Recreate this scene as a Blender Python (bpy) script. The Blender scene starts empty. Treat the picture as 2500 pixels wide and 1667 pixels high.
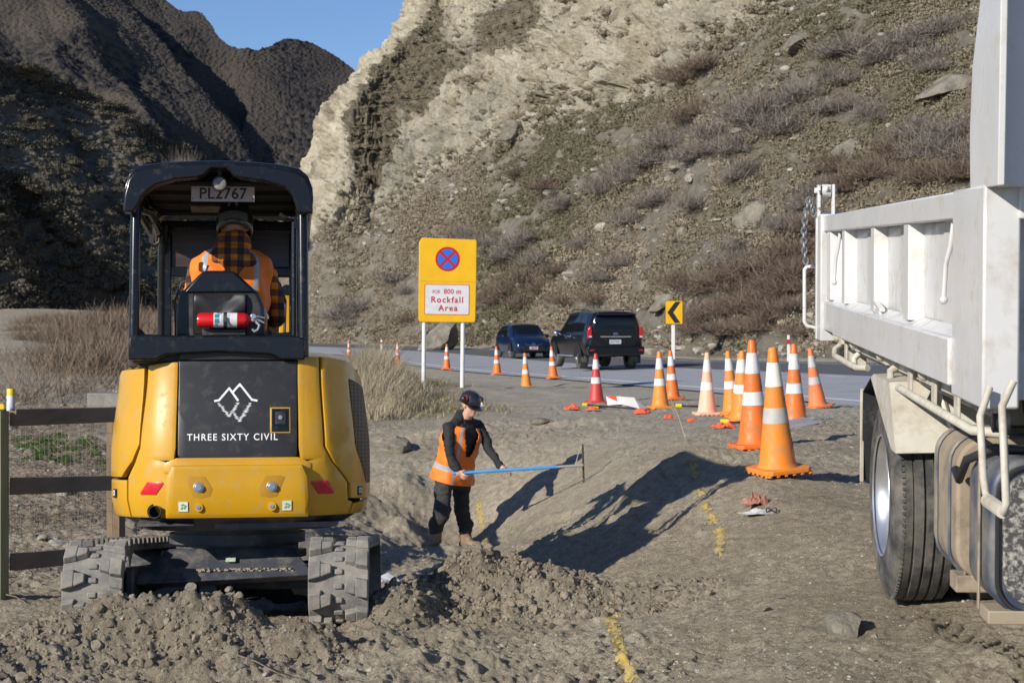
import bpy, bmesh, math, random
import numpy as np
from mathutils import Vector, Matrix, Euler, noise as mnoise
R = math.radians
sc = bpy.context.scene
# ------------------------------------------------------------------ camera, light, exposure
F = 4200.0            # focal length in pixels of the 2500 px wide picture
HZ = 790.0            # horizon row
CAM = Vector((0, 0, 1.6))
cd = bpy.data.cameras.new('camera'); cam = bpy.data.objects.new('camera', cd)
sc.collection.objects.link(cam); sc.camera = cam
cam.location = CAM; cam.rotation_euler = (R(90), 0, 0)
cd.sensor_width = 36; cd.lens = 36 * F / 2500; cd.shift_y = -(833.5 - HZ) / 2500
cd.clip_start = 0.1; cd.clip_end = 20000
cd.dof.use_dof = True; cd.dof.focus_distance = 10.5; cd.dof.aperture_fstop = 9.0
SUN_AZ = 45.0         # shadows run this many degrees left of +X (towards +Y)
SUN_EL = 24.0
sv = Vector((-math.cos(R(SUN_AZ)) * math.cos(R(SUN_EL)), -math.sin(R(SUN_AZ)) * math.cos(R(SUN_EL)), math.sin(R(SUN_EL))))
sd = bpy.data.lights.new('sun', 'SUN'); so = bpy.data.objects.new('sun', sd); sc.collection.objects.link(so)
sd.energy = 5.0; sd.angle = R(0.5); sd.color = (1.0, 0.935, 0.83)
so.rotation_euler = sv.to_track_quat('Z', 'Y').to_euler()
w = bpy.data.worlds.new('World'); sc.world = w; w.use_nodes = True
nt = w.node_tree; nt.nodes.clear()
st = nt.nodes.new('ShaderNodeTexSky'); st.sky_type = 'NISHITA'; st.sun_disc = False
st.sun_elevation = R(SUN_EL); st.sun_rotation = math.atan2(sv.x, sv.y)
st.altitude = 300; st.air_density = 1.0; st.dust_density = 0.0; st.ozone_density = 6.0
bg = nt.nodes.new('ShaderNodeBackground'); bg.inputs[1].default_value = 0.108
wo = nt.nodes.new('ShaderNodeOutputWorld')
tn_ = nt.nodes.new('ShaderNodeMix'); tn_.data_type = 'RGBA'; tn_.blend_type = 'MULTIPLY'; tn_.inputs[0].default_value = 1; tn_.inputs[7].default_value = (1.04, .955, 1.0, 1)
nt.links.new(st.outputs[0], tn_.inputs[6]); nt.links.new(tn_.outputs[2], bg.inputs[0]); nt.links.new(bg.outputs[0], wo.inputs[0])
sc.view_settings.view_transform = 'Standard'; sc.view_settings.look = 'None'
sc.view_settings.exposure = 0.15; sc.view_settings.gamma = 1.0; sc.view_settings.use_curve_mapping = False
sc.render.resolution_x = 1024; sc.render.resolution_y = 682
sc.render.engine = 'CYCLES'

# ------------------------------------------------------------------ helpers
K = 2500 / 2352.0
def P(u, v, Y):                       # source pixel at a depth -> world point
    return Vector(((u - 1250) / F * Y, Y, 1.6 - (v - HZ) / F * Y))
def D(xd, yd, Y):                     # the same with display pixels (2352 wide)
    return P(xd * K, yd * K, Y)
rng = np.random.default_rng(7); random.seed(7)

def link(o, parent=None):
    sc.collection.objects.link(o)
    if parent is not None: o.parent = parent
    return o
def tag(o, label=None, cat=None, group=None, kind=None):
    if label: o['label'] = label
    if cat: o['category'] = cat
    if group: o['group'] = group
    if kind: o['kind'] = kind
    return o
def thing(name, label, cat, loc=(0, 0, 0), rot=(0, 0, 0), group=None):
    o = bpy.data.objects.new(name, None); o.location = loc; o.rotation_euler = rot
    o.empty_display_size = 0.2
    return tag(link(o), label, cat, group)
def copy_tree(o, parent=None):
    c = o.copy(); link(c, parent)
    for ch in list(o.children): copy_tree(ch, c)
    return c

class MB:
    def __init__(s): s.v = []; s.f = []; s.m = []; s.cur = 0
    def add(s, verts, faces, M=None):
        b = len(s.v)
        s.v += [tuple(M @ Vector(p)) if M is not None else tuple(p) for p in verts]
        s.f += [tuple(i + b for i in f) for f in faces]; s.m += [s.cur] * len(faces); return s
    def box(s, c, d, rot=None, M=None, taper=None):
        x, y, z = d[0] / 2, d[1] / 2, d[2] / 2; tx = taper or 1
        vs = [(-x, -y, -z), (x, -y, -z), (x, y, -z), (-x, y, -z), (-x*tx, -y*tx, z), (x*tx, -y*tx, z), (x*tx, y*tx, z), (-x*tx, y*tx, z)]
        Mt = Matrix.Translation(c)
        if rot is not None: Mt = Mt @ Euler(rot).to_matrix().to_4x4()
        if M is not None: Mt = M @ Mt
        return s.add(vs, [(0, 3, 2, 1), (4, 5, 6, 7), (0, 1, 5, 4), (1, 2, 6, 5), (2, 3, 7, 6), (3, 0, 4, 7)], Mt)
    def beam(s, a, b, wd, ht, up=(0, 0, 1)):            # box from a to b
        a = Vector(a); b = Vector(b); d = (b - a); L = d.length; d.normalize()
        x = d.cross(Vector(up))
        if x.length < 1e-4: x = d.cross(Vector((1, 0, 0)))
        x.normalize(); u = x.cross(d)
        M = Matrix((x, d, u)).transposed().to_4x4(); M.translation = (a + b) / 2
        return s.box((0, 0, 0), (wd, L, ht), M=M)
    def cyl(s, a, b, r0, r1=None, n=14, cap=True):
        r1 = r0 if r1 is None else r1
        a = Vector(a); b = Vector(b); d = (b - a).normalized()
        x = d.orthogonal().normalized(); y = d.cross(x); vs = []
        for p, r in ((a, r0), (b, r1)):
            for i in range(n):
                t = 2 * math.pi * i / n; vs.append(p + x * (r * math.cos(t)) + y * (r * math.sin(t)))
        fs = [(i, (i + 1) % n, n + (i + 1) % n, n + i) for i in range(n)]
        if cap: fs += [tuple(range(n - 1, -1, -1)), tuple(range(n, 2 * n))]
        return s.add(vs, fs)
    def tube(s, pts, r, n=8, cap=True):
        pts = [Vector(p) for p in pts]; rs = r if hasattr(r, '__len__') else [r] * len(pts)
        vs = []; ref = None
        for i, p in enumerate(pts):
            if i == 0: t = pts[1] - pts[0]
            elif i == len(pts) - 1: t = pts[-1] - pts[-2]
            else: t = (pts[i + 1] - p).normalized() + (p - pts[i - 1]).normalized()
            t.normalize()
            if ref is None: ref = t.orthogonal().normalized()
            ref = (ref - t * ref.dot(t)); 
            if ref.length < 1e-5: ref = t.orthogonal()
            ref.normalize(); y = t.cross(ref)
            for k in range(n):
                a = 2 * math.pi * k / n; vs.append(p + ref * (rs[i] * math.cos(a)) + y * (rs[i] * math.sin(a)))
        fs = []
        for i in range(len(pts) - 1):
            for k in range(n):
                k2 = (k + 1) % n; fs.append((i*n + k, i*n + k2, (i+1)*n + k2, (i+1)*n + k))
        if cap: fs += [tuple(range(n - 1, -1, -1)), tuple(range((len(pts)-1)*n, len(pts)*n))]
        return s.add(vs, fs)
    def lathe(s, prof, n=24, M=None, cap=True):          # prof: (r, z)
        vs = []
        for r, z in prof:
            for i in range(n):
                t = 2 * math.pi * i / n; vs.append((r * math.cos(t), r * math.sin(t), z))
        fs = []
        for j in range(len(prof) - 1):
            for i in range(n):
                i2 = (i + 1) % n; fs.append((j*n + i, j*n + i2, (j+1)*n + i2, (j+1)*n + i))
        if cap: fs += [tuple(range(n - 1, -1, -1)), tuple(range((len(prof)-1)*n, len(prof)*n))]
        return s.add(vs, fs, M)
    def prism(s, poly, h0, h1, M=None, axis='y'):        # poly in the plane, extruded along axis
        n = len(poly)
        def q(a, b, h): return {'y': (a, h, b), 'x': (h, a, b), 'z': (a, b, h)}[axis]
        vs = [q(a, b, h0) for a, b in poly] + [q(a, b, h1) for a, b in poly]
        fs = [tuple(range(n)), tuple(range(2*n - 1, n - 1, -1))] + [(i, n + i, n + (i+1) % n, (i+1) % n) for i in range(n)]
        return s.add(vs, fs, M)
    def ell(s, c, r, n=12, m=8, M=None):
        vs = []; fs = []
        for j in range(m + 1):
            ph = math.pi * j / m
            for i in range(n):
                t = 2*math.pi*i/n; vs.append((c[0] + r[0]*math.sin(ph)*math.cos(t), c[1] + r[1]*math.sin(ph)*math.sin(t), c[2] + r[2]*math.cos(ph)))
        for j in range(m):
            for i in range(n):
                i2 = (i+1) % n; fs.append((j*n+i, (j+1)*n+i, (j+1)*n+i2, j*n+i2))
        return s.add(vs, fs, M)
    def mesh(s, name):
        me = bpy.data.meshes.new(name); me.from_pydata(s.v, [], s.f); me.update(); return me
    def build(s, name, mats, parent=None, bevel=0, smooth=None, M=None, seg=2, fix=True):
        me = s.mesh(name)
        if not isinstance(mats, (list, tuple)): mats = [mats]
        for m in mats: me.materials.append(m)
        if len(mats) > 1: me.polygons.foreach_set('material_index', s.m)
        if fix:
            bm = bmesh.new(); bm.from_mesh(me); bmesh.ops.remove_doubles(bm, verts=bm.verts, dist=1e-5)
            bmesh.ops.recalc_face_normals(bm, faces=bm.faces); bm.to_mesh(me); bm.free()
        o = bpy.data.objects.new(name, me); link(o, parent)
        if M is not None: o.matrix_local = M
        if smooth is not None:
            for p in me.polygons: p.use_smooth = True
            if smooth < 180: me.set_sharp_from_angle(angle=R(smooth))
        if bevel:
            b = o.modifiers.new('bevel', 'BEVEL'); b.width = bevel; b.segments = seg; b.limit_method = 'ANGLE'; b.angle_limit = R(35)
            b.harden_normals = False
            if smooth is None:
                for p in me.polygons: p.use_smooth = True
                me.set_sharp_from_angle(angle=R(38))
        return o

def np_mesh(name, V, Fq, mats, parent=None, smooth=True, col=None):
    """V (n,3) array, Fq (m,3|4) int array"""
    me = bpy.data.meshes.new(name); n = len(V); m, k = Fq.shape
    me.vertices.add(n); me.vertices.foreach_set('co', np.ascontiguousarray(V, dtype=np.float32).ravel())
    me.loops.add(m * k); me.loops.foreach_set('vertex_index', np.ascontiguousarray(Fq, dtype=np.int32).ravel())
    me.polygons.add(m); me.polygons.foreach_set('loop_start', np.arange(0, m*k, k, dtype=np.int32))
    me.polygons.foreach_set('loop_total', np.full(m, k, dtype=np.int32))
    me.polygons.foreach_set('use_smooth', np.full(m, smooth))
    me.update(calc_edges=True)
    if not isinstance(mats, (list, tuple)): mats = [mats]
    for mt in mats: me.materials.append(mt)
    if col is not None:
        for nm, arr in col.items():
            a = me.attributes.new(nm, 'FLOAT', 'POINT'); a.data.foreach_set('value', np.ascontiguousarray(arr, dtype=np.float32))
    return link(bpy.data.objects.new(name, me), parent)
def grid_faces(nr, nc):
    i = np.arange(nr - 1)[:, None] * nc + np.arange(nc - 1)[None, :]
    return np.stack([i, i + 1, i + nc + 1, i + nc], -1).reshape(-1, 4)

# vectorised noise
def _h(ix, iy, iz, seed):
    h = (ix.astype(np.int64) * 374761393 + iy.astype(np.int64) * 668265263 + iz.astype(np.int64) * 2147483647 + seed * 974634777) & 0xffffffff
    h = ((h ^ (h >> 13)) * 1274126177) & 0xffffffff
    h = ((h ^ (h >> 16)) * 2246822519) & 0xffffffff
    return ((h ^ (h >> 15)) & 0xffffff) / float(0xffffff)
def vn(x, y, z=None, seed=0):
    x = np.asarray(x, float); y = np.asarray(y, float)
    if z is None:
        xi = np.floor(x); yi = np.floor(y); fx = x - xi; fy = y - yi; fx = fx*fx*(3-2*fx); fy = fy*fy*(3-2*fy); o = np.zeros_like(xi)
        a = _h(xi, yi, o, seed); b = _h(xi+1, yi, o, seed); c = _h(xi, yi+1, o, seed); d = _h(xi+1, yi+1, o, seed)
        return (a*(1-fx)+b*fx)*(1-fy) + (c*(1-fx)+d*fx)*fy
    z = np.asarray(z, float); zi = np.floor(z); fz = z - zi; fz = fz*fz*(3-2*fz)
    xi = np.floor(x); yi = np.floor(y); fx = x - xi; fy = y - yi; fx = fx*fx*(3-2*fx); fy = fy*fy*(3-2*fy)
    def L(zz):
        a = _h(xi, yi, zz, seed); b = _h(xi+1, yi, zz, seed); c = _h(xi, yi+1, zz, seed); d = _h(xi+1, yi+1, zz, seed)
        return (a*(1-fx)+b*fx)*(1-fy) + (c*(1-fx)+d*fx)*fy
    return L(zi)*(1-fz) + L(zi+1)*fz
def fbm(x, y, z=None, oct=4, seed=0, gain=0.5):
    s = 0; a = 1; t = 0
    for k in range(oct):
        s = s + a * (vn(x, y, z, seed + k) - 0.5); t += a; a *= gain
        x = x * 2.03 + 11.3; y = y * 2.03 + 5.7
        if z is not None: z = z * 2.03 + 3.1
    return s / t * 2
def worley(x, y, seed=0):             # F1 distance, 2D
    xi = np.floor(x); yi = np.floor(y); best = np.full(np.shape(x), 9.0); idv = np.zeros(np.shape(x))
    o = np.zeros_like(xi)
    for dx in (-1, 0, 1):
        for dy in (-1, 0, 1):
            cx = xi + dx; cy = yi + dy
            px = cx + _h(cx, cy, o, seed); py = cy + _h(cx, cy, o, seed + 50)
            d = np.hypot(x - px, y - py); m = d < best
            best = np.where(m, d, best); idv = np.where(m, _h(cx, cy, o, seed + 99), idv)
    return best, idv
def sstep(a, b, x):
    t = np.clip((x - a) / (b - a), 0, 1); return t * t * (3 - 2 * t)

# ------------------------------------------------------------------ materials
def mat(name, c1, c2=None, rough=0.6, metal=0.0, scale=8.0, bump=0.0, bscale=60.0, detail=6, spec=0.5, coat=0.0,
        dirt=None, dirt_amt=0.0, dirt_scale=3.0, rvar=0.0, contrast=(0.35, 0.65), coords='Object', c3=None, bdist=0.01, aniso=None, transl=0.0):
    m = bpy.data.materials.new(name); m.use_nodes = True; n = m.node_tree; N = n.nodes; L = n.links
    b = N['Principled BSDF']; b.inputs['Roughness'].default_value = rough; b.inputs['Metallic'].default_value = metal
    b.inputs['Specular IOR Level'].default_value = spec
    if coat: b.inputs['Coat Weight'].default_value = coat; b.inputs['Coat Roughness'].default_value = 0.08
    b.inputs['Base Color'].default_value = (*c1, 1)
    tc = N.new('ShaderNodeTexCoord'); co = tc.outputs[coords]
    if aniso:
        mp = N.new('ShaderNodeMapping'); mp.inputs['Scale'].default_value = aniso; L.new(co, mp.inputs[0]); co = mp.outputs[0]
    last = None
    if c2 is not None:
        nz = N.new('ShaderNodeTexNoise'); nz.inputs['Scale'].default_value = scale; nz.inputs['Detail'].default_value = detail
        nz.inputs['Roughness'].default_value = 0.6
        L.new(co, nz.inputs['Vector'])
        rp = N.new('ShaderNodeValToRGB'); rp.color_ramp.elements[0].position = contrast[0]; rp.color_ramp.elements[1].position = contrast[1]
        rp.color_ramp.elements[0].color = (*c1, 1); rp.color_ramp.elements[1].color = (*c2, 1)
        if c3: e = rp.color_ramp.elements.new(sum(contrast) / 2); e.color = (*c3, 1)
        L.new(nz.outputs['Fac'], rp.inputs[0]); last = rp.outputs[0]
    if dirt is not None:
        nz = N.new('ShaderNodeTexNoise'); nz.inputs['Scale'].default_value = dirt_scale; nz.inputs['Detail'].default_value = 9
        nz.inputs['Roughness'].default_value = 0.7; L.new(co, nz.inputs['Vector'])
        mr = N.new('ShaderNodeMapRange'); mr.inputs[1].default_value = 0.62 - 0.3 * dirt_amt; mr.inputs[2].default_value = 0.85 - 0.25 * dirt_amt
        L.new(nz.outputs['Fac'], mr.inputs[0])
        mx = N.new('ShaderNodeMix'); mx.data_type = 'RGBA'; L.new(mr.outputs[0], mx.inputs[0])
        if last: L.new(last, mx.inputs[6])
        else: mx.inputs[6].default_value = (*c1, 1)
        mx.inputs[7].default_value = (*dirt, 1); last = mx.outputs[2]
        mm = N.new('ShaderNodeMapRange'); mm.inputs[3].default_value = rough; mm.inputs[4].default_value = min(1, rough + 0.45)
        L.new(mr.outputs[0], mm.inputs[0]); L.new(mm.outputs[0], b.inputs['Roughness'])
    if last: L.new(last, b.inputs['Base Color'])
    if bump:
        nb = N.new('ShaderNodeTexNoise'); nb.inputs['Scale'].default_value = bscale; nb.inputs['Detail'].default_value = 5
        L.new(co, nb.inputs['Vector'])
        bp = N.new('ShaderNodeBump'); bp.inputs['Strength'].default_value = bump; bp.inputs['Distance'].default_value = bdist
        L.new(nb.outputs['Fac'], bp.inputs['Height']); L.new(bp.outputs[0], b.inputs['Normal'])
    return m
def glass(name, c=(0.02, 0.025, 0.03), rough=0.05):
    m = mat(name, c, rough=rough, spec=0.7, coat=0.5); return m

DUST = (0.30, 0.26, 0.20)
M_yel = mat('yellow_paint', (0.53, 0.275, 0.006), (0.59, 0.31, 0.008), rough=0.33, coat=0.3, scale=2.5, dirt=(0.44, 0.29, 0.08), dirt_amt=0.35, dirt_scale=14, bump=.06, bscale=3)
M_blk = mat('black_gloss', (0.007, 0.0075, 0.009), rough=0.25, spec=.35, coat=0.18, dirt=(0.035, 0.033, 0.031), dirt_amt=0.25, dirt_scale=16)
M_blkm = mat('black_matt', (0.017, 0.018, 0.02), (0.028, 0.029, 0.031), rough=0.5, scale=10, dirt=(0.10, 0.09, 0.08), dirt_amt=0.3, dirt_scale=9)
M_panel = mat('charcoal_panel', (0.020, 0.020, 0.022), (0.028, 0.028, 0.029), rough=0.42, scale=4, dirt=(0.055, 0.052, 0.048), dirt_amt=0.3, dirt_scale=12)
M_dark = mat('dark_void', (0.008, 0.008, 0.009), rough=0.9)
M_rub = mat('track_rubber', (0.12, 0.118, 0.112), (0.20, 0.193, 0.18), rough=0.85, scale=6, dirt=(0.29, 0.265, 0.225), dirt_amt=0.8, dirt_scale=8, bump=0.3, bscale=60)
M_tyre = mat('tyre_rubber', (0.028, 0.029, 0.03), (0.05, 0.05, 0.05), rough=0.75, scale=9, dirt=(0.17, 0.155, 0.13), dirt_amt=0.75, dirt_scale=7, bump=0.2, bscale=90)
M_tyred = mat('tyre_dark', (0.02, 0.02, 0.021), rough=0.8)
M_steel = mat('zinc_steel', (0.45, 0.45, 0.46), (0.6, 0.6, 0.6), rough=0.35, metal=0.9, scale=20)
M_white = mat('white_vinyl', (0.8, 0.8, 0.8), rough=0.5)
M_red = mat('red_reflector', (0.55, 0.01, 0.02), rough=0.25, coat=0.3)
M_ufr = mat('undercarriage_paint', (0.045, 0.050, 0.066), (0.065, 0.070, 0.085), rough=0.45, scale=5, dirt=(0.22, 0.19, 0.15), dirt_amt=0.45, dirt_scale=8)
# ------------------------------------------------------------------ ground height
near_edge = [(9.6, 2, .5), (9.4, 10, .5), (8.7, 17, .4), (7.6, 24, .3), (6.19, 30.6, .2), (4.68, 37.6, .14), (4.24, 39.6, .12), (2.64, 45.9, .07), (1.38, 50.4, .04), (-1.06, 57.9, 0),
             (-3.26, 67.1, -.03), (-6.1, 80.6, -.05), (-9.8, 95, -.05), (-18, 112, 0), (-32, 130, .1), (-52, 146, .2)]
def catmull(pts, n):
    pts = np.array(pts, float); m = len(pts); t = np.linspace(0, m - 1 - 1e-9, n); i = t.astype(int); f = (t - i)[:, None]
    p0 = pts[np.clip(i-1, 0, m-1)]; p1 = pts[i]; p2 = pts[np.clip(i+1, 0, m-1)]; p3 = pts[np.clip(i+2, 0, m-1)]
    return 0.5*((2*p1)+(-p0+p2)*f+(2*p0-5*p1+4*p2-p3)*f*f+(-p0+3*p1-3*p2+p3)*f**3)
ne = catmull(near_edge, 240)
# smooth the polyline a little
for _ in range(14): ne[1:-1] = (ne[:-2] + ne[2:] + 2*ne[1:-1]) / 4
tg = np.gradient(ne[:, :2], axis=0); tg /= np.linalg.norm(tg, axis=1)[:, None]
nrm = np.stack([tg[:, 1], -tg[:, 0]], 1)
RW = 8.6
sup = np.interp(ne[:, 1], [10, 45, 60, 95, 146], [.42, .36, .24, .16, .15])
def road_pt(i, d):            # d metres to the far side of the near edge line
    return np.array([ne[i, 0] + nrm[i, 0]*d, ne[i, 1] + nrm[i, 1]*d, ne[i, 2] + sup[i]*d/RW])
def road_d(x, y):             # signed lateral distance from near edge, and index
    x = np.asarray(x, float); y = np.asarray(y, float); sh = x.shape; x = x.ravel(); y = y.ravel()
    if len(x) > 5000:
        far = (y > 12); la = np.full(x.shape, -20.0); zq = np.zeros(x.shape); l2, z2 = road_d(*[np.array_split(q[far], 1)[0][:] for q in (x, y)]) if far.sum() <= 5000 else _rd(x[far], y[far]); la[far] = l2; zq[far] = z2; return la.reshape(sh), zq.reshape(sh)
    a, b = _rd(x, y); return a.reshape(sh), b.reshape(sh)
def _rd(x, y):
    sh = x.shape
    best = np.full(x.shape, 1e9); lat = np.zeros_like(best); zz = np.zeros_like(best)
    for i in range(len(ne)):
        dx = x - ne[i, 0]; dy = y - ne[i, 1]
        al = np.abs(dx*tg[i, 0] + dy*tg[i, 1]); l = dx*nrm[i, 0] + dy*nrm[i, 1]
        q = al + 0.02*np.abs(l); m = q < best
        best = np.where(m, q, best); lat = np.where(m, l, lat); zz = np.where(m, ne[i, 2] + sup[i]*l/RW, zz)
    return lat.reshape(sh), zz.reshape(sh)
ctl = []
def C(xd, yd, Y): p = D(xd, yd, Y); ctl.append((p.x, p.y, p.z))
def Z(x, y, z): ctl.append((x, y, z))
for a in ((1787, 1085, 12.3), (1735, 1030, 14.2), (1700, 970, 21.5), (1622, 955, 24.8), (1543, 918, 31.5), (1510, 938, 27), (1370, 926, 31), (1270, 868, 49),
          (1205, 890, 44.5), (1140, 860, 54.7), (1025, 848, 61), (913, 836, 71), (1825, 980, 18.7), (1880, 938, 25.8)): C(*a)
for i in range(20, 240, 16):
    for d in (-.6, 0, RW/2, RW, RW + 1.2):
        q = road_pt(i, d); Z(*q)
for a in ((1000, 878, 42), (1060, 878, 42), (985, 1259, 18.7), (1085, 1257, 18.86), (1035, 1259, 18.6), (1035, 1256, 19.1), (1010, 1285, 17.9), (1160, 1268, 16.5), (1350, 1160, 15.7), (1550, 1060, 15), (1400, 1200, 13), (1610, 1090, 13.4), (1300, 1310, 11.8),
          (1400, 1400, 9.7), (1700, 1300, 10.2), (1900, 1200, 10.8), (1960, 1100, 13), (900, 985, 24), (1100, 985, 22.5), (1300, 968, 23), (1540, 1000, 19.5), (1338, 1105, 18.5),
          (880, 1060, 21), (900, 1180, 19.5), (880, 1240, 17.5), (1200, 1060, 20.4)): C(*a)
for a in ((1.9, 8.5, .22), (2.2, 12, .45), (2.4, 5, .1), (1, 5, 0), (-1, 5, -.03), (-3, 5, -.03), (0, 7.8, -.03), (2.17, 7.3, .17), (-2.56, 8.6, -.05), (-1.6, 9.0, -.02), (-1.6, 10.2, -.11), (-1.7, 11.2, -.24),
          (-1.75, 13, -.5), (-1.6, 15, -.6), (-.5, 14, -.4), (-.4, 12, -.2), (-3.1, 10.5, -.1), (-3.2, 12.5, -.25), (-4, 15, -.5), (-5, 14, -.5), (-4, 9, -.1), (-5.5, 20, 0), (-4.5, 22, .02), (-7.5, 28, .35),
          (-10, 36, .6), (-6, 38, .35), (-3.5, 30, .12), (-2, 34, .08), (-12, 45, 1.2), (-16, 60, 1.6), (-8, 55, .5), (-14, 80, 1.0), (-22, 100, 2), (-30, 60, 0), (-20, 35, -1), (-12, 20, -1.5), (-10, 10, -1.5),
          (4, 6, .25), (5, 12, .45), (7, 6, .45), (6, 20, .4), (-3, 48, .0), (-5, 60, -.1), (16, 12, 1), (25, 40, 2), (30, 80, 3), (10, 120, 1), (-30, 160, 2)): Z(*a)
ctl = np.array(ctl)
def _tk(r2): return 0.5 * r2 * np.log(r2 + 1e-9)
def _warp(x, y):              # even out the control spacing with distance
    yy = np.maximum(y, 2.0); ly = 9 * np.log(yy / 5.0); return x / (0.35 + 0.065 * yy), ly
tcx, tcy = _warp(ctl[:, 0], ctl[:, 1]); nC = len(ctl)
TA = np.zeros((nC + 3, nC + 3)); TA[:nC, :nC] = _tk((tcx[:, None]-tcx)**2 + (tcy[:, None]-tcy)**2) + np.eye(nC)*0.004
TA[:nC, nC] = 1; TA[:nC, nC+1] = tcx; TA[:nC, nC+2] = tcy; TA[nC:, :nC] = TA[:nC, nC:].T
TW = np.linalg.solve(TA, np.concatenate([ctl[:, 2], np.zeros(3)]))
def mound(x, y, cx_, cy_, a, b, h, rot=0.0, sq=2.0):
    dx = x - cx_; dy = y - cy_; c, s = math.cos(rot), math.sin(rot)
    u = (dx*c + dy*s) / a; v = (-dx*s + dy*c) / b
    w_ = 0.16 * fbm(x*3.1, y*3.1, oct=3, seed=31); rr = np.sqrt(u*u + v*v) + w_
    return h * (1 - sstep(0.0, 1.0, rr)) 
def base_h(x, y, mounds=True):
    x = np.asarray(x, float); y = np.asarray(y, float)
    X, Y_ = _warp(x, y); z = TW[nC] + TW[nC+1]*X + TW[nC+2]*Y_
    for i in range(nC): z = z + TW[i] * _tk((X - tcx[i])**2 + (Y_ - tcy[i])**2)
    if mounds:
        for a in MOUNDS: z = z + mound(x, y, *a)
    return z
MOUNDS = [(-1.98, 8.55, .85, .42, .25, .03), (-1.42, 8.62, .42, .36, .23, 0), (-1.02, 8.35, .36, .3, .16, 0), (-2.6, 8.2, .5, .4, .10, 0),
          (-.30, 10.15, .62, .62, .285, .2), (.12, 10.0, .6, .5, .19, -.3), (-.62, 9.5, .35, .5, .22, 0), (.42, 10.3, .3, .25, .12, 0), (.25, 9.75, .95, .5, .10, .1), (-.55, 8.3, .8, .35, .07, .2), (-.72, 8.7, .3, .3, .10, 0),
          (1.25, 13.7, .8, .25, .20, .5), (.35, 14.9, .9, .12, .08, -.95), (-.9, 22.3, 1.3, .25, .08, .05), (.9, 22.0, 1.2, .25, .08, -.1), (.9, 12.7, .5, .2, .07, .8), (-1.3, 8.0, .55, .2, .09, .1), (-.3, 8.9, .5, .35, .08, .4),
          (-1.3, 20.2, .5, .5, .2, 0), (-1.2, 19.0, .35, .5, .16, 0), (-2.3, 17, .6, .9, .3, 0), (1.9, 7.95, .16, .1, .05, 0)]
def roughness(x, y):
    r = 0.40 + .55*sstep(.05, .35, fbm(x*.9, y*.6, oct=3, seed=77)) + 0*x
    r = np.maximum(r, .95*sstep(9.6, 8.6, y)*sstep(1.3, .4, x))
    r = np.maximum(r, 1.0*np.exp(-((x+1.7)/1.4)**2 - ((y-8.4)/.8)**2)*1.2)
    r = np.maximum(r, 1.35*np.exp(-((x+.1)/.9)**2 - ((y-9.9)/1.1)**2))
    r = np.maximum(r, .8*np.exp(-((x+1.3)/1.0)**2 - ((y-19.5)/2.5)**2))
    r = np.maximum(r, .7*np.exp(-((x-.9)/1.0)**2 - ((y-12.2)/1.5)**2))
    r = np.maximum(r, .95*sstep(-2.6, -3.6, x)*sstep(40, 14, y))
    r = r * (1 - .55*np.exp(-((x-2.2)/1.0)**2 - ((y-10.5)/2.2)**2))
    r = r*(1 - .6*np.exp(-((x-.6)/.9)**2 - ((y-18.0)/2.2)**2))
    return r * sstep(44, 15, y)
def detail_h(x, y):
    r = roughness(x, y)
    wx = x + .04*fbm(x*7, y*7, oct=2, seed=5); wy = y + .04*fbm(x*7+9, y*7, oct=2, seed=6)
    d = .045*fbm(x*1.6, y*1.6, oct=3, seed=1)
    d = d + r*.040*fbm(wx*5, wy*5, oct=4, seed=2, gain=.62)
    f1, id1 = worley(wx*9, wy*9, 11); f2, id2 = worley(wx*21, wy*21, 12)
    d = d + (.2+r)*.018*fbm(x*22, y*22, oct=3, seed=3, gain=.7)
    d = d + r*.034*np.clip(.55 - f1, 0, 1)*(.2+id1)**1.6*2 + r*.016*np.clip(.6 - f2, 0, 1)*(.3+id2)*1.6
    # tyre and track prints pressed into the soil
    for (px_, py_, dx_, dy_, wd_, pit) in ((2.35, 7.0, -.25, 1, .30, 9), (-.15, 7.6, .9, .35, .30, 8), (-2.4, 7.9, 1, .15, .28, 8)):
        n_ = math.hypot(dx_, dy_); a_ = (x-px_)*dx_/n_ + (y-py_)*dy_/n_; b_ = -(x-px_)*dy_/n_ + (y-py_)*dx_/n_
        d = d - .022*sstep(wd_*.62, wd_*.5, np.abs(b_))*sstep(1.6, 1.1, np.abs(a_))*(.6 + .8*(np.abs((a_*pit + .9*np.abs(b_)*pit) % 1 - .5) > .22))
    return d
NR, NCc = 1500, 900
_k = np.linspace(4.2, 165, 20001); _w = 1/(_k*np.where(_k < 6.5, 2.2, np.where(_k < 14, .7, np.where(_k < 26, 1.1, 2.2)))); _c = np.cumsum(_w); _c = (_c-_c[0])/(_c[-1]-_c[0]); ys = np.interp(np.linspace(0, 1, NR), _c, _k)
xs = np.linspace(-.40, .40, NCc)
YY, TT = np.meshgrid(ys, xs, indexing='ij'); XX = TT * YY
latg, zroad = road_d(XX, YY)
HH = base_h(XX, YY)
onroad = sstep(-1.5, -.65, latg) * sstep(RW + 1.8, RW + .9, latg)
det = detail_h(XX, YY)
HH = HH * (1 - onroad) + zroad * onroad
HH = HH + det * (1 - onroad) - .02 * onroad
GV = np.stack([XX, YY, HH], -1).reshape(-1, 3)
def gz(x, y):
    x = np.atleast_1d(np.asarray(x, float)); y = np.atleast_1d(np.asarray(y, float))
    h = base_h(x, y); l, zr = road_d(x, y); o = sstep(-1.5, -.65, l)*sstep(RW+1.8, RW+.9, l)
    return h*(1-o) + zr*o + (detail_h(x, y))*(1-o)
def gz1(x, y): return float(gz(x, y)[0])

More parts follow.
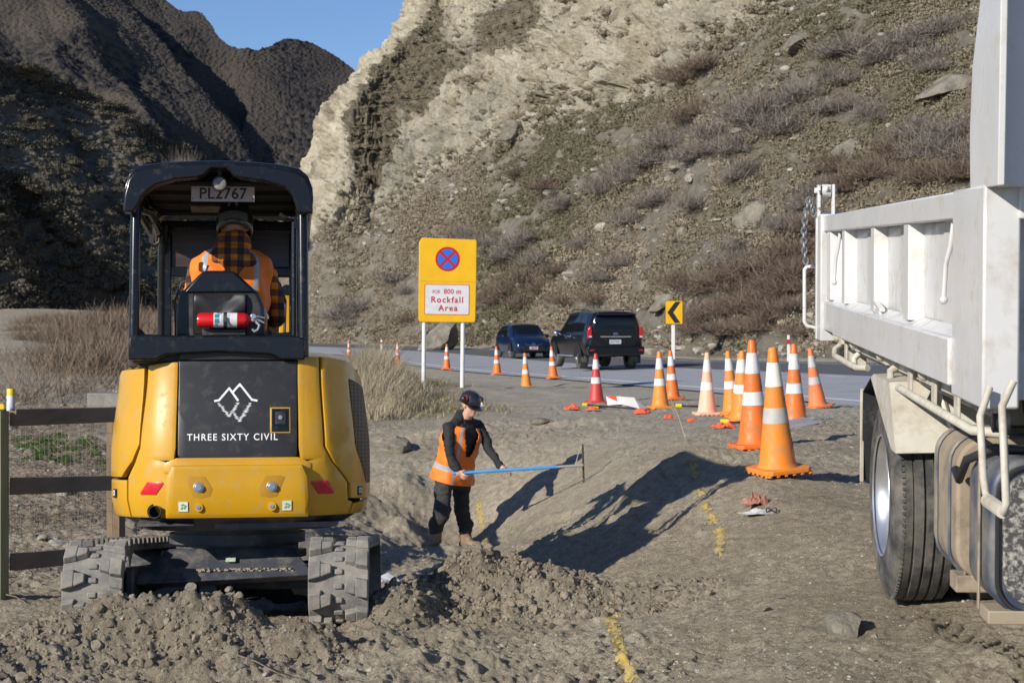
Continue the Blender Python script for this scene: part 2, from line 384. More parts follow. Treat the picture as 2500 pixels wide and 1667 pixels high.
def ground_mat():
    m = bpy.data.materials.new('soil'); m.use_nodes = True; n = m.node_tree; N = n.nodes; L = n.links; b = N['Principled BSDF']
    b.inputs['Roughness'].default_value = .95; b.inputs['Specular IOR Level'].default_value = .15
    tc = N.new('ShaderNodeTexCoord').outputs['Object']
    def nz(s, d=8, r=.6):
        q = N.new('ShaderNodeTexNoise'); q.inputs['Scale'].default_value = s; q.inputs['Detail'].default_value = d; q.inputs['Roughness'].default_value = r; L.new(tc, q.inputs['Vector']); return q.outputs['Fac']
    def ramp(f, stops):
        q = N.new('ShaderNodeValToRGB'); L.new(f, q.inputs[0]); e = q.color_ramp.elements
        e[0].position, e[0].color = stops[0][0], (*stops[0][1], 1); e[1].position, e[1].color = stops[-1][0], (*stops[-1][1], 1)
        for p, c in stops[1:-1]: x = e.new(p); x.color = (*c, 1)
        return q.outputs[0]
    def mix(f, a, c, mode='MIX'):
        q = N.new('ShaderNodeMix'); q.data_type = 'RGBA'; q.blend_type = mode
        if hasattr(f, 'links') or not isinstance(f, float): L.new(f, q.inputs[0])
        else: q.inputs[0].default_value = f
        L.new(a, q.inputs[6])
        if isinstance(c, tuple): q.inputs[7].default_value = (*c, 1)
        else: L.new(c, q.inputs[7])
        return q.outputs[2]
    c = ramp(nz(.9), [(.3, (.335, .282, .20)), (.5, (.47, .408, .30)), (.7, (.575, .515, .395))])
    c = mix(ramp(nz(14, 6, .75), [(.42, (0, 0, 0)), (.62, (1, 1, 1))]), c, (.285, .235, .17))
    c = mix(ramp(nz(75, 6, .8), [(.50, (0, 0, 0)), (.64, (.8, .8, .8))]), c, (.17, .135, .097))
    c = mix(ramp(nz(110, 6, .8), [(.54, (0, 0, 0)), (.66, (.8, .8, .8))]), c, (.58, .54, .45))
    # pale stone flecks
    vo = N.new('ShaderNodeTexVoronoi'); vo.inputs['Scale'].default_value = 70; L.new(tc, vo.inputs['Vector'])
    rp = ramp(vo.outputs['Distance'], [(.12, (1, 1, 1)), (.2, (0, 0, 0))])
    sel = ramp(vo.outputs['Color'], [(.62, (0, 0, 0)), (.66, (1, 1, 1))])
    fm = N.new('ShaderNodeMath'); fm.operation = 'MULTIPLY'; L.new(rp, fm.inputs[0]); L.new(sel, fm.inputs[1])
    c = mix(fm.outputs[0], c, (.62, .58, .50))
    # attributes: damp dug soil, gravel shoulder, dry turf
    def att(nm):
        a = N.new('ShaderNodeAttribute'); a.attribute_name = nm; return a.outputs['Fac']
    c = mix(att('damp'), c, ramp(nz(18, 5), [(.35, (.17, .137, .10)), (.65, (.33, .28, .208))]))
    c = mix(att('gravel'), c, ramp(nz(30, 8, .8), [(.35, (.29, .27, .22)), (.65, (.51, .475, .40))]))
    c = mix(att('turf'), c, ramp(nz(5, 8, .8), [(.35, (.11, .10, .045)), (.5, (.20, .165, .09)), (.65, (.29, .24, .15))]))
    L.new(c, b.inputs['Base Color'])
    h = N.new('ShaderNodeMath'); h.operation = 'ADD'; L.new(nz(55, 8, .75), h.inputs[0]); 
    v2 = N.new('ShaderNodeMath'); v2.operation = 'MULTIPLY'; v2.inputs[1].default_value = .9; L.new(fm.outputs[0], v2.inputs[0]); L.new(v2.outputs[0], h.inputs[1])
    bp = N.new('ShaderNodeBump'); bp.inputs['Strength'].default_value = 1; bp.inputs['Distance'].default_value = .03
    L.new(h.outputs[0], bp.inputs['Height']); L.new(bp.outputs[0], b.inputs['Normal'])
    return m
M_soil = ground_mat()
def soil_attrs(x, y):
    damp = np.zeros_like(x)
    for a in MOUNDS[:8]: damp = np.maximum(damp, np.clip(mound(x, y, a[0], a[1], a[2]*1.15, a[3]*1.15, 1.0, a[5])*1.5, 0, 1))
    damp = damp * np.clip(.75 + .9*fbm(x*2.2, y*2.2, oct=3, seed=71), 0, 1)
    damp = np.maximum(damp, .55*np.exp(-((x-1.9)/.6)**2 - ((y-8.0)/.35)**2))
    damp = np.maximum(damp, .5*sstep(.05, .4, fbm(x*.8, y*.45, oct=3, seed=72))*sstep(.3, 1.2, x)*sstep(12, 8, y))
    l, _ = road_d(x, y)
    gr = sstep(-9.5, -5, l)*sstep(RW + 6, RW + 3, l)*sstep(17, 22, y)*np.clip(.65+.6*fbm(x*.5, y*.5, oct=3, seed=74), 0, 1)
    turf = sstep(24, 29, y)*sstep(.6, -1.6, x - (y-30)*(-.10))*sstep(-2.2, -3.6, l)*np.clip(.75+.8*fbm(x*.4, y*.4, oct=3, seed=73), 0, 1)
    turf = turf*sstep(-.135, -.10, x/np.maximum(y, 1))
    gr = np.maximum(gr, sstep(-.16, -.19, x/np.maximum(y, 1))*sstep(22, 28, y)*sstep(48, 38, y)*np.clip(.35+1.2*fbm(x*.3, y*.3, oct=3, seed=75), 0, 1))
    turf = np.maximum(turf, .8*sstep(RW+2.2, RW+3.5, l))
    return damp, gr*(1-turf), turf
dm, gr, tf = soil_attrs(XX.ravel(), YY.ravel())
ground = np_mesh('ground', GV, grid_faces(NR, NCc), M_soil, col={'damp': dm, 'gravel': gr, 'turf': tf})
tag(ground, kind='structure')
# wide land around and far off (lies below the detailed sheet)
gx = np.linspace(-1, 1, 90); gx = np.sign(gx)*np.abs(gx)**2*1500; gy = np.linspace(-1, 1, 90); gy = np.sign(gy)*np.abs(gy)**2*2500+20
BX, BY = np.meshgrid(gx, gy)
BZ = -2.2 - .3*fbm(BX*.02, BY*.02, oct=2)
inner = (np.abs(BX) < 1.5) & (BY < 0)
bo = np_mesh('ground', np.stack([BX, BY, BZ], -1).reshape(-1, 3), grid_faces(90, 90), M_soil); bo.name = 'valley_floor'; tag(bo, kind='structure')

# ------------------------------------------------------------------ road
M_asph = mat('asphalt', (.30, .305, .325), (.39, .395, .41), rough=.8, scale=25, bump=.4, bscale=200, dirt=(.24, .245, .26), dirt_amt=.4, dirt_scale=.5)
M_asph2 = mat('asphalt_new', (.085, .088, .094), (.12, .122, .128), rough=.85, scale=25, bump=.4, bscale=200)
M_line = mat('road_line', (.74, .74, .72), (.58, .58, .56), rough=.7, scale=18)
def ribbon(name, d0, d1, dz, m, seg=1, i0=0, i1=239, thick=.05, parent=None):
    mb = MB(); rows = []
    for i in range(i0, i1 + 1):
        rows.append([road_pt(i, d0 + (d1-d0)*k/seg) + np.array([0, 0, dz]) for k in range(seg + 1)])
    nC_ = seg + 1; vs = [tuple(p) for r in rows for p in r]
    fs = [(r*nC_+k, r*nC_+k+1, (r+1)*nC_+k+1, (r+1)*nC_+k) for r in range(len(rows)-1) for k in range(seg)]
    mb.add(vs, fs); return mb
o = ribbon('road', -.55, RW*.56, .012, M_asph, 4).build('road', M_asph, smooth=180, fix=False); tag(o, kind='structure')
o = ribbon('road', RW*.56, RW + .9, .012, M_asph2, 4).build('road_far_lane', M_asph2, smooth=180, fix=False); tag(o, kind='structure')
mb = ribbon('l', 0, .17, .017, M_line)
mb2 = ribbon('l', RW, RW + .12, .017, M_line); mb.add(mb2.v, mb2.f)
for i in range(0, 236, 9):
    q = ribbon('l', RW*.5 - .06, RW*.5 + .06, .017, M_line, i0=i, i1=i + 3); mb.add(q.v, q.f)
tag(mb.build('road_marking', M_line, fix=False), kind='structure')

# ------------------------------------------------------------------ sprayed yellow survey marks: patches of the ground sheet itself, lifted
M_spray = mat('yellow_spray', (.56, .38, .02), (.44, .32, .07), rough=.8, scale=30, bump=.5, bscale=60, dirt=(.27, .23, .15), dirt_amt=.9, dirt_scale=22)
VG = GV.reshape(NR, NCc, 3)
def spray(paths, wid, cut):
    cxg = (VG[:-1, :-1, 0] + VG[1:, 1:, 0]) / 2; cyg = (VG[:-1, :-1, 1] + VG[1:, 1:, 1]) / 2
    dmin = np.full(cxg.shape, 9.0)
    for pts in paths:
        for (x0, y0), (x1, y1) in zip(pts[:-1], pts[1:]):
            dx, dy = x1-x0, y1-y0; t = np.clip(((cxg-x0)*dx + (cyg-y0)*dy)/(dx*dx+dy*dy), 0, 1)
            dmin = np.minimum(dmin, np.hypot(cxg-x0-t*dx, cyg-y0-t*dy))
    lim = wid*(1 + .5*fbm(cxg*6, cyg*6, oct=2, seed=8)) * 1.0
    msk = (dmin < lim) & (vn(cxg*70, cyg*70, seed=4) > cut + .5*(dmin/wid))
    r, c = np.nonzero(msk); idx = np.stack([r*NCc+c, r*NCc+c+1, (r+1)*NCc+c+1, (r+1)*NCc+c], -1)
    u, inv = np.unique(idx, return_inverse=True); return GV[u] + np.array([0, 0, .004]), inv.reshape(-1, 4)
def gpt(xd, yd):              # ground point seen at a display pixel (march along the ray)
    Ys = np.concatenate([np.arange(5, 30, .05), np.arange(30, 140, .5)]); x = (xd*K-1250)/F*Ys; z = 1.6-(yd*K-HZ)/F*Ys
    g = gz(x, Ys); k = np.nonzero(z <= g)[0]; k = k[0] if len(k) else -1
    return float(x[k]), float(Ys[k]), float(g[k])
def path(*pts): return [gpt(*p)[:2] for p in pts]
for nm, pts, wd, cut in (('near', [path((1398, 1392), (1408, 1440), (1420, 1490), (1432, 1530), (1452, 1566))], .036, .08),
                     ('mid', [path((1604, 1128), (1608, 1140)), path((1616, 1160), (1626, 1178)), path((1634, 1188), (1642, 1200)), path((1652, 1215), (1655, 1240)), path((1654, 1250), (1652, 1278)), path((1594, 1078), (1600, 1100))], .036, .1),
                     ('ditch', [path((1098, 1150), (1104, 1190), (1108, 1215)), path((1112, 1228), (1132, 1258))], .042, .2)):
    V_, F_ = spray(pts, wd, cut)
    if len(F_): tag(np_mesh('ground_marking', V_, F_, M_spray), kind='structure')
# ------------------------------------------------------------------ rocky hillside beyond the road (lofted from key lines)
def cr_axis(A, n, axis):
    A = np.moveaxis(A, axis, 0); m = A.shape[0]; t = np.linspace(0, m-1-1e-9, n); i = t.astype(int); f = (t-i).reshape(-1, *([1]*(A.ndim-1)))
    p0 = A[np.clip(i-1, 0, m-1)]; p1 = A[i]; p2 = A[np.clip(i+1, 0, m-1)]; p3 = A[np.clip(i+2, 0, m-1)]
    r = 0.5*((2*p1)+(-p0+p2)*f+(2*p0-5*p1+4*p2-p3)*f*f+(-p0+3*p1-3*p2+p3)*f**3)
    return np.moveaxis(r, 0, axis)
def loft(cols, nc, nr):
    A = np.array([[tuple(P(*k)) for k in col] for col in cols]); A = cr_axis(A, nr, 1); return cr_axis(A, nc, 0)
def normals(G):
    a = np.gradient(G, axis=0); b = np.gradient(G, axis=1); n = np.cross(a, b); n /= np.linalg.norm(n, axis=-1, keepdims=True) + 1e-9; return n
cols = [
 [(560, 862, 175), (580, 800, 178), (640, 640, 182), (700, 500, 186), (760, 330, 190), (860, 200, 195), (980, 60, 200), (1010, -150, 205)],
 [(775, 868, 140), (795, 760, 141), (825, 600, 144), (870, 450, 148), (895, 300, 152), (950, 150, 156), (1050, 20, 160), (1080, -150, 166)],
 [(780, 866, 126), (786, 690, 128), (792, 566, 131), (838, 440, 134), (852, 280, 137), (892, 170, 140), (1012, 45, 146), (1070, -150, 156)],
 [(880, 866, 119), (890, 690, 125), (930, 540, 130), (945, 400, 132.5), (960, 260, 135), (1000, 140, 138), (1090, -10, 144), (1150, -180, 155)],
 [(1100, 868, 108), (1090, 640, 117), (1107, 415, 124), (1130, 320, 126.5), (1150, 200, 129), (1180, 100, 132), (1230, -30, 137), (1270, -200, 150)],
 [(1320, 868, 92), (1310, 580, 102), (1330, 300, 112), (1335, 220, 114), (1350, 140, 116), (1370, 60, 118), (1400, -50, 123), (1430, -200, 136)],
 [(1550, 872, 75), (1550, 520, 87), (1590, 225, 97), (1600, 140, 99), (1620, 60, 101), (1640, -10, 103), (1670, -80, 107), (1690, -220, 120)],
 [(1800, 874, 64.5), (1800, 440, 77), (1805, 84, 88), (1815, 30, 89), (1830, -20, 90), (1845, -80, 92), (1860, -140, 97), (1880, -260, 110)],
 [(2060, 882, 57), (2060, 420, 70), (2060, -10, 82), (2060, -60, 83), (2060, -110, 84), (2070, -160, 86), (2080, -210, 90), (2090, -300, 100)],
 [(2400, 892, 49.5), (2400, 430, 62), (2400, 0, 74), (2400, -60, 76), (2400, -120, 78), (2400, -180, 80), (2400, -240, 84), (2400, -330, 94)],
 [(2950, 905, 42), (2950, 430, 53), (2950, 0, 64), (2950, -60, 66), (2950, -130, 68), (2950, -200, 70), (2950, -270, 74), (2950, -360, 84)]]
NCH, NRH = 1000, 620
tt = np.linspace(0, 1, NRH)
A = np.array([[tuple(P(*k)) for k in c] for c in cols])
# rows: more samples on scrub slope (keys 0-2), columns by depth
A = cr_axis(A, NRH, 1); HG = cr_axis(A, NCH, 0)
keyrow = np.linspace(0, 7, NRH)[None, :] * np.ones((NCH, 1)); keycol = np.linspace(0, 10, NCH)[:, None] * np.ones((1, NRH))
Hn = normals(HG)
if Hn[500, 100] @ np.array([-.6, -.6, .4]) < 0: Hn = -Hn
X0, Y0, Z0 = HG[..., 0], HG[..., 1], HG[..., 2]
rock = sstep(1.82, 2.12, keyrow + .28*fbm(X0*.16, Y0*.16, Z0*.16, oct=4, seed=41) - .35*sstep(7.0, 8.5, keycol))
rock = rock * (1 - .9*sstep(7.6, 8.4, keycol))
# large slabs and gullies on the cliff, dipping strata, crumbly scree below
dd = rock*(2.4*fbm(X0*.10, Y0*.10, Z0*.16, oct=4, seed=42, gain=.55))
s_ = Z0*.80 + X0*.45 + Y0*.1 + 1.2*fbm(X0*.12, Y0*.12, Z0*.12, oct=3, seed=43)
strat = np.abs((s_*.55) % 1 - .5)
dd = dd + rock*.55*(strat - .25)*np.clip(.7 + fbm(X0*.07, Y0*.07, Z0*.07, oct=2, seed=40), 0, 2) + rock*.55*fbm(X0*.55, Y0*.55, Z0*.55, oct=4, seed=44, gain=.6)
ca = np.abs(fbm(X0*.28+Z0*.1, Y0*.28, Z0*.18, oct=3, seed=60)); dd = dd - rock*.9*np.clip(.10 - ca, 0, 1)*9*.35
fr = fbm(keycol*8.5 - keyrow*1.6, keyrow*1.7 + keycol*.6, oct=5, seed=67, gain=.62); dd = dd + rock*(1.05*fr - .7*np.clip(.07-np.abs(fr), 0, 1)*9)
crk = np.abs(fbm(X0*.22+Z0*.25, Y0*.22, Z0*.35, oct=4, seed=66, gain=.6)); dd = dd - rock*1.3*np.clip(.05-crk, 0, 1)*12
gul = fbm((X0-Y0*.3)*.35, (X0*.2+Y0*.2)*.35, Z0*.05, oct=4, seed=61, gain=.6); dd = dd + rock*(.9*gul - .8*np.clip(.06-np.abs(gul), 0, 1)*10*.5)
dd = dd + rock*.30*fbm(X0*1.6, Y0*1.6, Z0*1.1, oct=3, seed=62, gain=.7)
dd = dd + (1-rock)*(.9*fbm(X0*.12, Y0*.12, Z0*.12, oct=3, seed=45) + .28*fbm(X0*.8, Y0*.8, Z0*.8, oct=4, seed=46, gain=.6))
# rocky outcrops in the scrub
oc = sstep(.20, .36, fbm(X0*.32+Z0*.22, Y0*.32, Z0*.45, oct=4, seed=47)) * (1-rock)
oc = oc * np.clip(.6 + .8*fbm(X0*.05, Y0*.05, oct=2, seed=59), 0, 1)
dd = dd + oc*.45*(1 + .8*fbm(X0*1.3, Y0*1.3, Z0*1.3, oct=3, seed=48))
gq = np.exp(-((keycol-2.6)/.9)**2 - ((keyrow-4.8)/1.4)**2); dd = dd + rock*gq*.7*fbm(X0*.4, Y0*.4, Z0*.7, oct=4, seed=92, gain=.65)
HG2 = HG + Hn * dd[..., None] * sstep(0, .12, keyrow)[..., None]
HG2[:, :3, 2] -= 1.0
bank = sstep(.22, .08, keyrow) * (1 - sstep(9, 10, keycol)) * np.clip(.55 + 1.1*fbm(X0*.12, Y0*.12, oct=2, seed=49), 0, 1)
pale = np.clip(bank + oc*.8 + (1-rock)*1.0*sstep(.10, .42, -fbm(keycol*4.2+3, keyrow*9.5, oct=4, seed=91, gain=.6)), 0, 1)
# brown weathered rock and lichen on the left shoulder of the cliff
gx_ = np.exp(-((keycol-2.3)/.7)**2 - ((keyrow-5.2)/.9)**2)*1.2 + np.exp(-((keycol-3.0)/.75)**2 - ((keyrow-4.4)/1.1)**2)*1.15 + np.exp(-((keycol-2.7)/.5)**2 - ((keyrow-3.1)/.5)**2)*.6 + np.exp(-((keycol-4.3)/.5)**2 - ((keyrow-5.4)/.7)**2)*.9
brown = sstep(.36, .66, gx_ + .55*fbm(X0*.14, Y0*.14, Z0*.2, oct=5, seed=50, gain=.65)) * rock
brown = np.maximum(brown, rock*sstep(.22, .42, fbm(X0*.2, Y0*.2, Z0*.3, oct=5, seed=51, gain=.65))*.75)

def hill_mat():
    m = bpy.data.materials.new('hillside'); m.use_nodes = True; n = m.node_tree; N = n.nodes; L = n.links; b = N['Principled BSDF']
    b.inputs['Roughness'].default_value = .95; b.inputs['Specular IOR Level'].default_value = .1
    tc = N.new('ShaderNodeTexCoord').outputs['Object']
    def nz(s, d=8, r=.65, sc_=None):
        q = N.new('ShaderNodeTexNoise'); q.inputs['Scale'].default_value = s; q.inputs['Detail'].default_value = d; q.inputs['Roughness'].default_value = r
        if sc_: mp = N.new('ShaderNodeMapping'); mp.inputs['Scale'].default_value = sc_; L.new(tc, mp.inputs[0]); L.new(mp.outputs[0], q.inputs['Vector'])
        else: L.new(tc, q.inputs['Vector'])
        return q.outputs['Fac']
    def ramp(f, stops):
        q = N.new('ShaderNodeValToRGB'); L.new(f, q.inputs[0]); e = q.color_ramp.elements
        e[0].position, e[0].color = stops[0][0], (*stops[0][1], 1); e[1].position, e[1].color = stops[-1][0], (*stops[-1][1], 1)
        for p, c in stops[1:-1]: x = e.new(p); x.color = (*c, 1)
        return q.outputs[0]
    def mix(f, a, c):
        q = N.new('ShaderNodeMix'); q.data_type = 'RGBA'; L.new(f, q.inputs[0]); L.new(a, q.inputs[6]); L.new(c, q.inputs[7]); return q.outputs[2]
    def att(nm): a = N.new('ShaderNodeAttribute'); a.attribute_name = nm; return a.outputs['Fac']
    soil = ramp(nz(1.6, 10, .75), [(.32, (.15, .128, .092)), (.47, (.235, .205, .152)), (.6, (.34, .30, .232)), (.72, (.46, .42, .345))])
    rockc = ramp(nz(.35, 10, .7), [(.28, (.32, .275, .195)), (.43, (.50, .44, .33)), (.56, (.62, .565, .445)), (.75, (.70, .655, .54))])
    grey = ramp(nz(.16, 6, .6, (1, 1, .6)), [(.54, (0, 0, 0)), (.68, (.85, .85, .85))])
    rockc = mix(grey, rockc, ramp(nz(1.5, 8, .7), [(.3, (.27, .26, .215)), (.7, (.52, .495, .42))]))
    br = ramp(nz(1.1, 9, .75), [(.3, (.125, .105, .076)), (.5, (.22, .19, .14)), (.7, (.40, .35, .265))])
    fine = ramp(nz(5, 11, .8), [(.32, (.50, .48, .44)), (.46, (.95, .95, .95)), (.66, (1.25, 1.24, 1.22))])
    q = N.new('ShaderNodeMix'); q.data_type = 'RGBA'; q.blend_type = 'MULTIPLY'; q.inputs[0].default_value = 1; L.new(rockc, q.inputs[6]); L.new(fine, q.inputs[7]); rockc = q.outputs[2]
    c = mix(att('rock'), soil, rockc); c = mix(att('pale'), c, ramp(nz(1.3, 8, .7), [(.3, (.20, .18, .145)), (.7, (.40, .36, .30))])); c = mix(att('brown'), c, br)
    L.new(c, b.inputs['Base Color'])
    bp = N.new('ShaderNodeBump'); bp.inputs['Strength'].default_value = 1; bp.inputs['Distance'].default_value = .55
    L.new(nz(1.8, 13, .78), bp.inputs['Height']); L.new(bp.outputs[0], b.inputs['Normal'])
    return m
M_hill = hill_mat()
o = np_mesh('rocky_hillside', HG2.reshape(-1, 3), grid_faces(NCH, NRH), M_hill,
            col={'rock': rock.ravel(), 'pale': pale.ravel(), 'brown': brown.ravel()})
tag(o, kind='structure')

# ------------------------------------------------------------------ scrub clumps and twig bushes
def veg_mat(name, stops, scale=.6, rough=.9):
    m = bpy.data.materials.new(name); m.use_nodes = True; n = m.node_tree; N = n.nodes; L = n.links; b = N['Principled BSDF']
    b.inputs['Roughness'].default_value = rough; b.inputs['Specular IOR Level'].default_value = .12
    a = N.new('ShaderNodeAttribute'); a.attribute_name = 'tint'
    q = N.new('ShaderNodeValToRGB'); L.new(a.outputs['Fac'], q.inputs[0]); e = q.color_ramp.elements
    e[0].position, e[0].color = 0, (*stops[0], 1); e[1].position, e[1].color = 1, (*stops[-1], 1)
    for i, c in enumerate(stops[1:-1]): x = e.new((i+1)/(len(stops)-1)); x.color = (*c, 1)
    L.new(q.outputs[0], b.inputs['Base Color']); return m
M_scrub = veg_mat('thyme_scrub', [(.155, .138, .09), (.20, .175, .12), (.235, .20, .142), (.27, .225, .165), (.31, .265, .20)])
M_twig = veg_mat('grey_twigs', [(.14, .115, .098), (.20, .17, .148), (.29, .26, .235), (.17, .13, .105)])
M_twigr = veg_mat('rust_twigs', [(.145, .10, .075), (.205, .148, .112), (.20, .162, .13), (.12, .092, .072)])
M_dscrub = veg_mat('hill_shrub', [(.055, .053, .038), (.095, .083, .062), (.14, .12, .092), (.08, .078, .056)])
M_straw = veg_mat('dry_grass', [(.25, .20, .125), (.34, .285, .185), (.44, .38, .27), (.20, .155, .10)])

def leaf_clump(n, r, flat=.6, leaf=.10, seed=0):
    """n leaf triangles filling a lumpy half ball"""
    g = np.random.default_rng(seed); d = g.normal(size=(n, 3)); d[:, 2] = np.abs(d[:, 2])*.9 + .02; d /= np.linalg.norm(d, axis=1)[:, None]
    lump = 1 + .45*(vn(d[:, 0]*2.2+seed, d[:, 1]*2.2, d[:, 2]*2.2, seed) - .5)*2
    c = d * (r*lump*g.uniform(.72, 1.03, n))[:, None]; c[:, 2] *= flat
    a = g.normal(size=(n, 3)); a -= (a*d).sum(1)[:, None]*d*.6; a /= np.linalg.norm(a, axis=1)[:, None]
    b = np.cross(a, d); s = leaf*g.uniform(.6, 1.4, n)[:, None]
    V = np.stack([c - a*s*.5 - b*s*.3, c + a*s*.5 - b*s*.3, c + d*s*.7 + b*s*.35], 1).reshape(-1, 3)
    return V, np.arange(3*n).reshape(n, 3)
def blob(r, flat, seed):
    bm = bmesh.new(); bmesh.ops.create_icosphere(bm, subdivisions=2, radius=1); V = np.array([v.co[:] for v in bm.verts]); Fc = np.array([[v.index for v in f.verts] for f in bm.faces]); bm.free()
    V = V * (r*(.82 + .35*(vn(V[:, 0]*2+seed, V[:, 1]*2, V[:, 2]*2, seed)-.5)))[:, None]; V[:, 2] *= flat; return V, Fc
def twig_bush(n, h, spread, wd, seed, droop=.25):
    g = np.random.default_rng(seed); Vs = []; 
    for i in range(n):
        az = g.uniform(0, 2*math.pi); el = g.uniform(.25, 1.5); L_ = h*g.uniform(.45, 1.1)*(.65+.35*math.sin(el))
        d = np.array([math.cos(az)*math.cos(el), math.sin(az)*math.cos(el), math.sin(el)]); side = np.cross(d, g.normal(size=3)); side /= np.linalg.norm(side)
        b = np.array([g.normal()*spread*.25, g.normal()*spread*.25, 0]); cur = g.normal(size=3)*.18*L_; cur[2] -= droop*L_*.3
        p0 = b + d*L_*g.uniform(0, .35); p1 = b + d*L_*.6 + cur*.35; p2 = b + d*L_ + cur
        Vs += [p0 - side*wd, p0 + side*wd, p1 - side*wd*.7, p1 + side*wd*.7, p2 - side*wd*.3, p2 + side*wd*.3]
    V = np.array(Vs); k = np.arange(n)[:, None]*6
    Fc = np.concatenate([k + np.array([[0, 1, 3, 2]]), k + np.array([[2, 3, 5, 4]])], 1).reshape(-1, 4); return V, Fc
def scatter(name, protos, pts, scales, m, label=None, cat=None, kind='stuff', squash=None, seed=1, tint=None, nrmls=None, smooth=False):
    g = np.random.default_rng(seed); VV = []; FF = []; TTs = []; off = 0
    which = g.integers(0, len(protos), len(pts)); rot = g.uniform(0, 2*math.pi, len(pts))
    tint = g.uniform(0, 1, len(pts)) if tint is None else tint
    for pi, (V, Fc) in enumerate(protos):
        ix = np.nonzero(which == pi)[0]
        if not len(ix): continue
        c, s = np.cos(rot[ix]), np.sin(rot[ix]); n = len(V)
        X = V[None, :, 0]*c[:, None] - V[None, :, 1]*s[:, None]; Y = V[None, :, 0]*s[:, None] + V[None, :, 1]*c[:, None]; Zz = np.repeat(V[None, :, 2], len(ix), 0)
        if nrmls is not None: Y = Y; Zz = Zz + (-(nrmls[ix, 0:1]/np.maximum(nrmls[ix, 2:3], .35))*X - (nrmls[ix, 1:2]/np.maximum(nrmls[ix, 2:3], .35))*Y)*.8
        W_ = np.stack([X, Y, Zz], -1) * scales[ix][:, None, None] + pts[ix][:, None, :]
        VV.append(W_.reshape(-1, 3)); FF.append((Fc[None] + (np.arange(len(ix))*n)[:, None, None] + off).reshape(-1, Fc.shape[1])); off += len(ix)*n
        TTs.append(np.clip(np.repeat(tint[ix], n) + g.normal(0, .12, len(ix)*n), 0, 1))
    o = np_mesh(name, np.concatenate(VV), np.concatenate(FF), m, smooth=smooth, col={'tint': np.concatenate(TTs)}); return tag(o, label, cat, kind=kind)
def merge(a, b): return np.concatenate([a[0], b[0]]), np.concatenate([a[1], b[1] + len(a[0])])
clumps = [merge(leaf_clump(150, .5, .62, .10, s), blob(.33, .6, s)) for s in range(5)]
# choose sites on the slope
Hn2 = normals(HG2); 
if Hn2[500, 100, 2] < 0: Hn2 = -Hn2
def sites(n, wfun, seed):
    g = np.random.default_rng(seed); out = []
    area = np.linalg.norm(np.cross(np.gradient(HG, axis=0), np.gradient(HG, axis=1)), axis=-1); Wt = (area*wfun).ravel(); Wt[Wt < 0] = 0
    ix = g.choice(len(Wt), n, p=Wt/Wt.sum()); i, j = np.unravel_index(ix, area.shape); return i, j
vis = (keycol > 1.6) * (keycol < 9.6)
bandn = fbm(keycol*4.2+3, keyrow*9.5, oct=4, seed=91, gain=.6)
patch = np.clip(.55 + 1.5*bandn + 1.2*fbm(X0*.3, Y0*.3, Z0*.4, oct=4, seed=52, gain=.65), 0.04, 1)
i, j = sites(17000, (1-rock)*(1-.85*oc)*(1-bank)*patch*vis*(keyrow > .1), 5)
pts = HG2[i, j] + np.array([0, 0, -.08]); g = np.random.default_rng(3)
tn = np.clip(.45 + 1.1*fbm(pts[:, 0]*.12, pts[:, 1]*.12, oct=3, seed=53) + g.normal(0, .16, len(pts)), 0, 1)
scatter('scrub_ground_cover', clumps, pts, g.gamma(5, .17, len(pts))*.50 + .12, M_scrub, 'grey green thyme scrub covering the steep slope above the road', 'scrub', tint=tn, seed=11)
i, j = sites(4200, (rock*.55*sstep(2.9, 2.0, keyrow) + brown*.5 + rock*.06)*vis*(keyrow < 6.5), 6)
pts = HG2[i, j]; scatter('cliff_scrub', clumps, pts, g.gamma(3, .11, len(pts))+.1, M_scrub, 'small dark shrubs clinging to the pale cliff', 'scrub', seed=12)
# small stones strewn over the slope
def rockproto(seed, sub=2, sq=(1, .8, .55)):
    bm = bmesh.new(); bmesh.ops.create_icosphere(bm, subdivisions=sub, radius=.5); V = np.array([v.co[:] for v in bm.verts]); Fc = np.array([[v.index for v in f.verts] for f in bm.faces]); bm.free()
    g = np.random.default_rng(seed)
    for _ in range(7):                     # planar cuts give facets
        d = g.normal(size=3); d /= np.linalg.norm(d); lim = g.uniform(.22, .40); q = V @ d; V = V - np.outer(np.maximum(q - lim, 0), d)
    V = V * (1 + .10*(vn(V[:, 0]*6, V[:, 1]*6, V[:, 2]*6, seed) - .5))[:, None]; return V*np.array(sq), Fc
rocks = [rockproto(s, 2, (1, g.uniform(.6, .9), g.uniform(.35, .7))) for s in range(6)]
M_stone = veg_mat('stone', [(.22, .195, .155), (.31, .28, .23), (.38, .35, .295), (.25, .235, .205)])
i, j = sites(2300, ((1-rock)*(.25+oc*2.5+bank*2))*vis, 8)
scatter('scree', rocks, HG2[i, j], g.gamma(1.8, .13, len(i))+.07, M_stone, 'loose grey stones strewn over the slope', 'stones', seed=13)
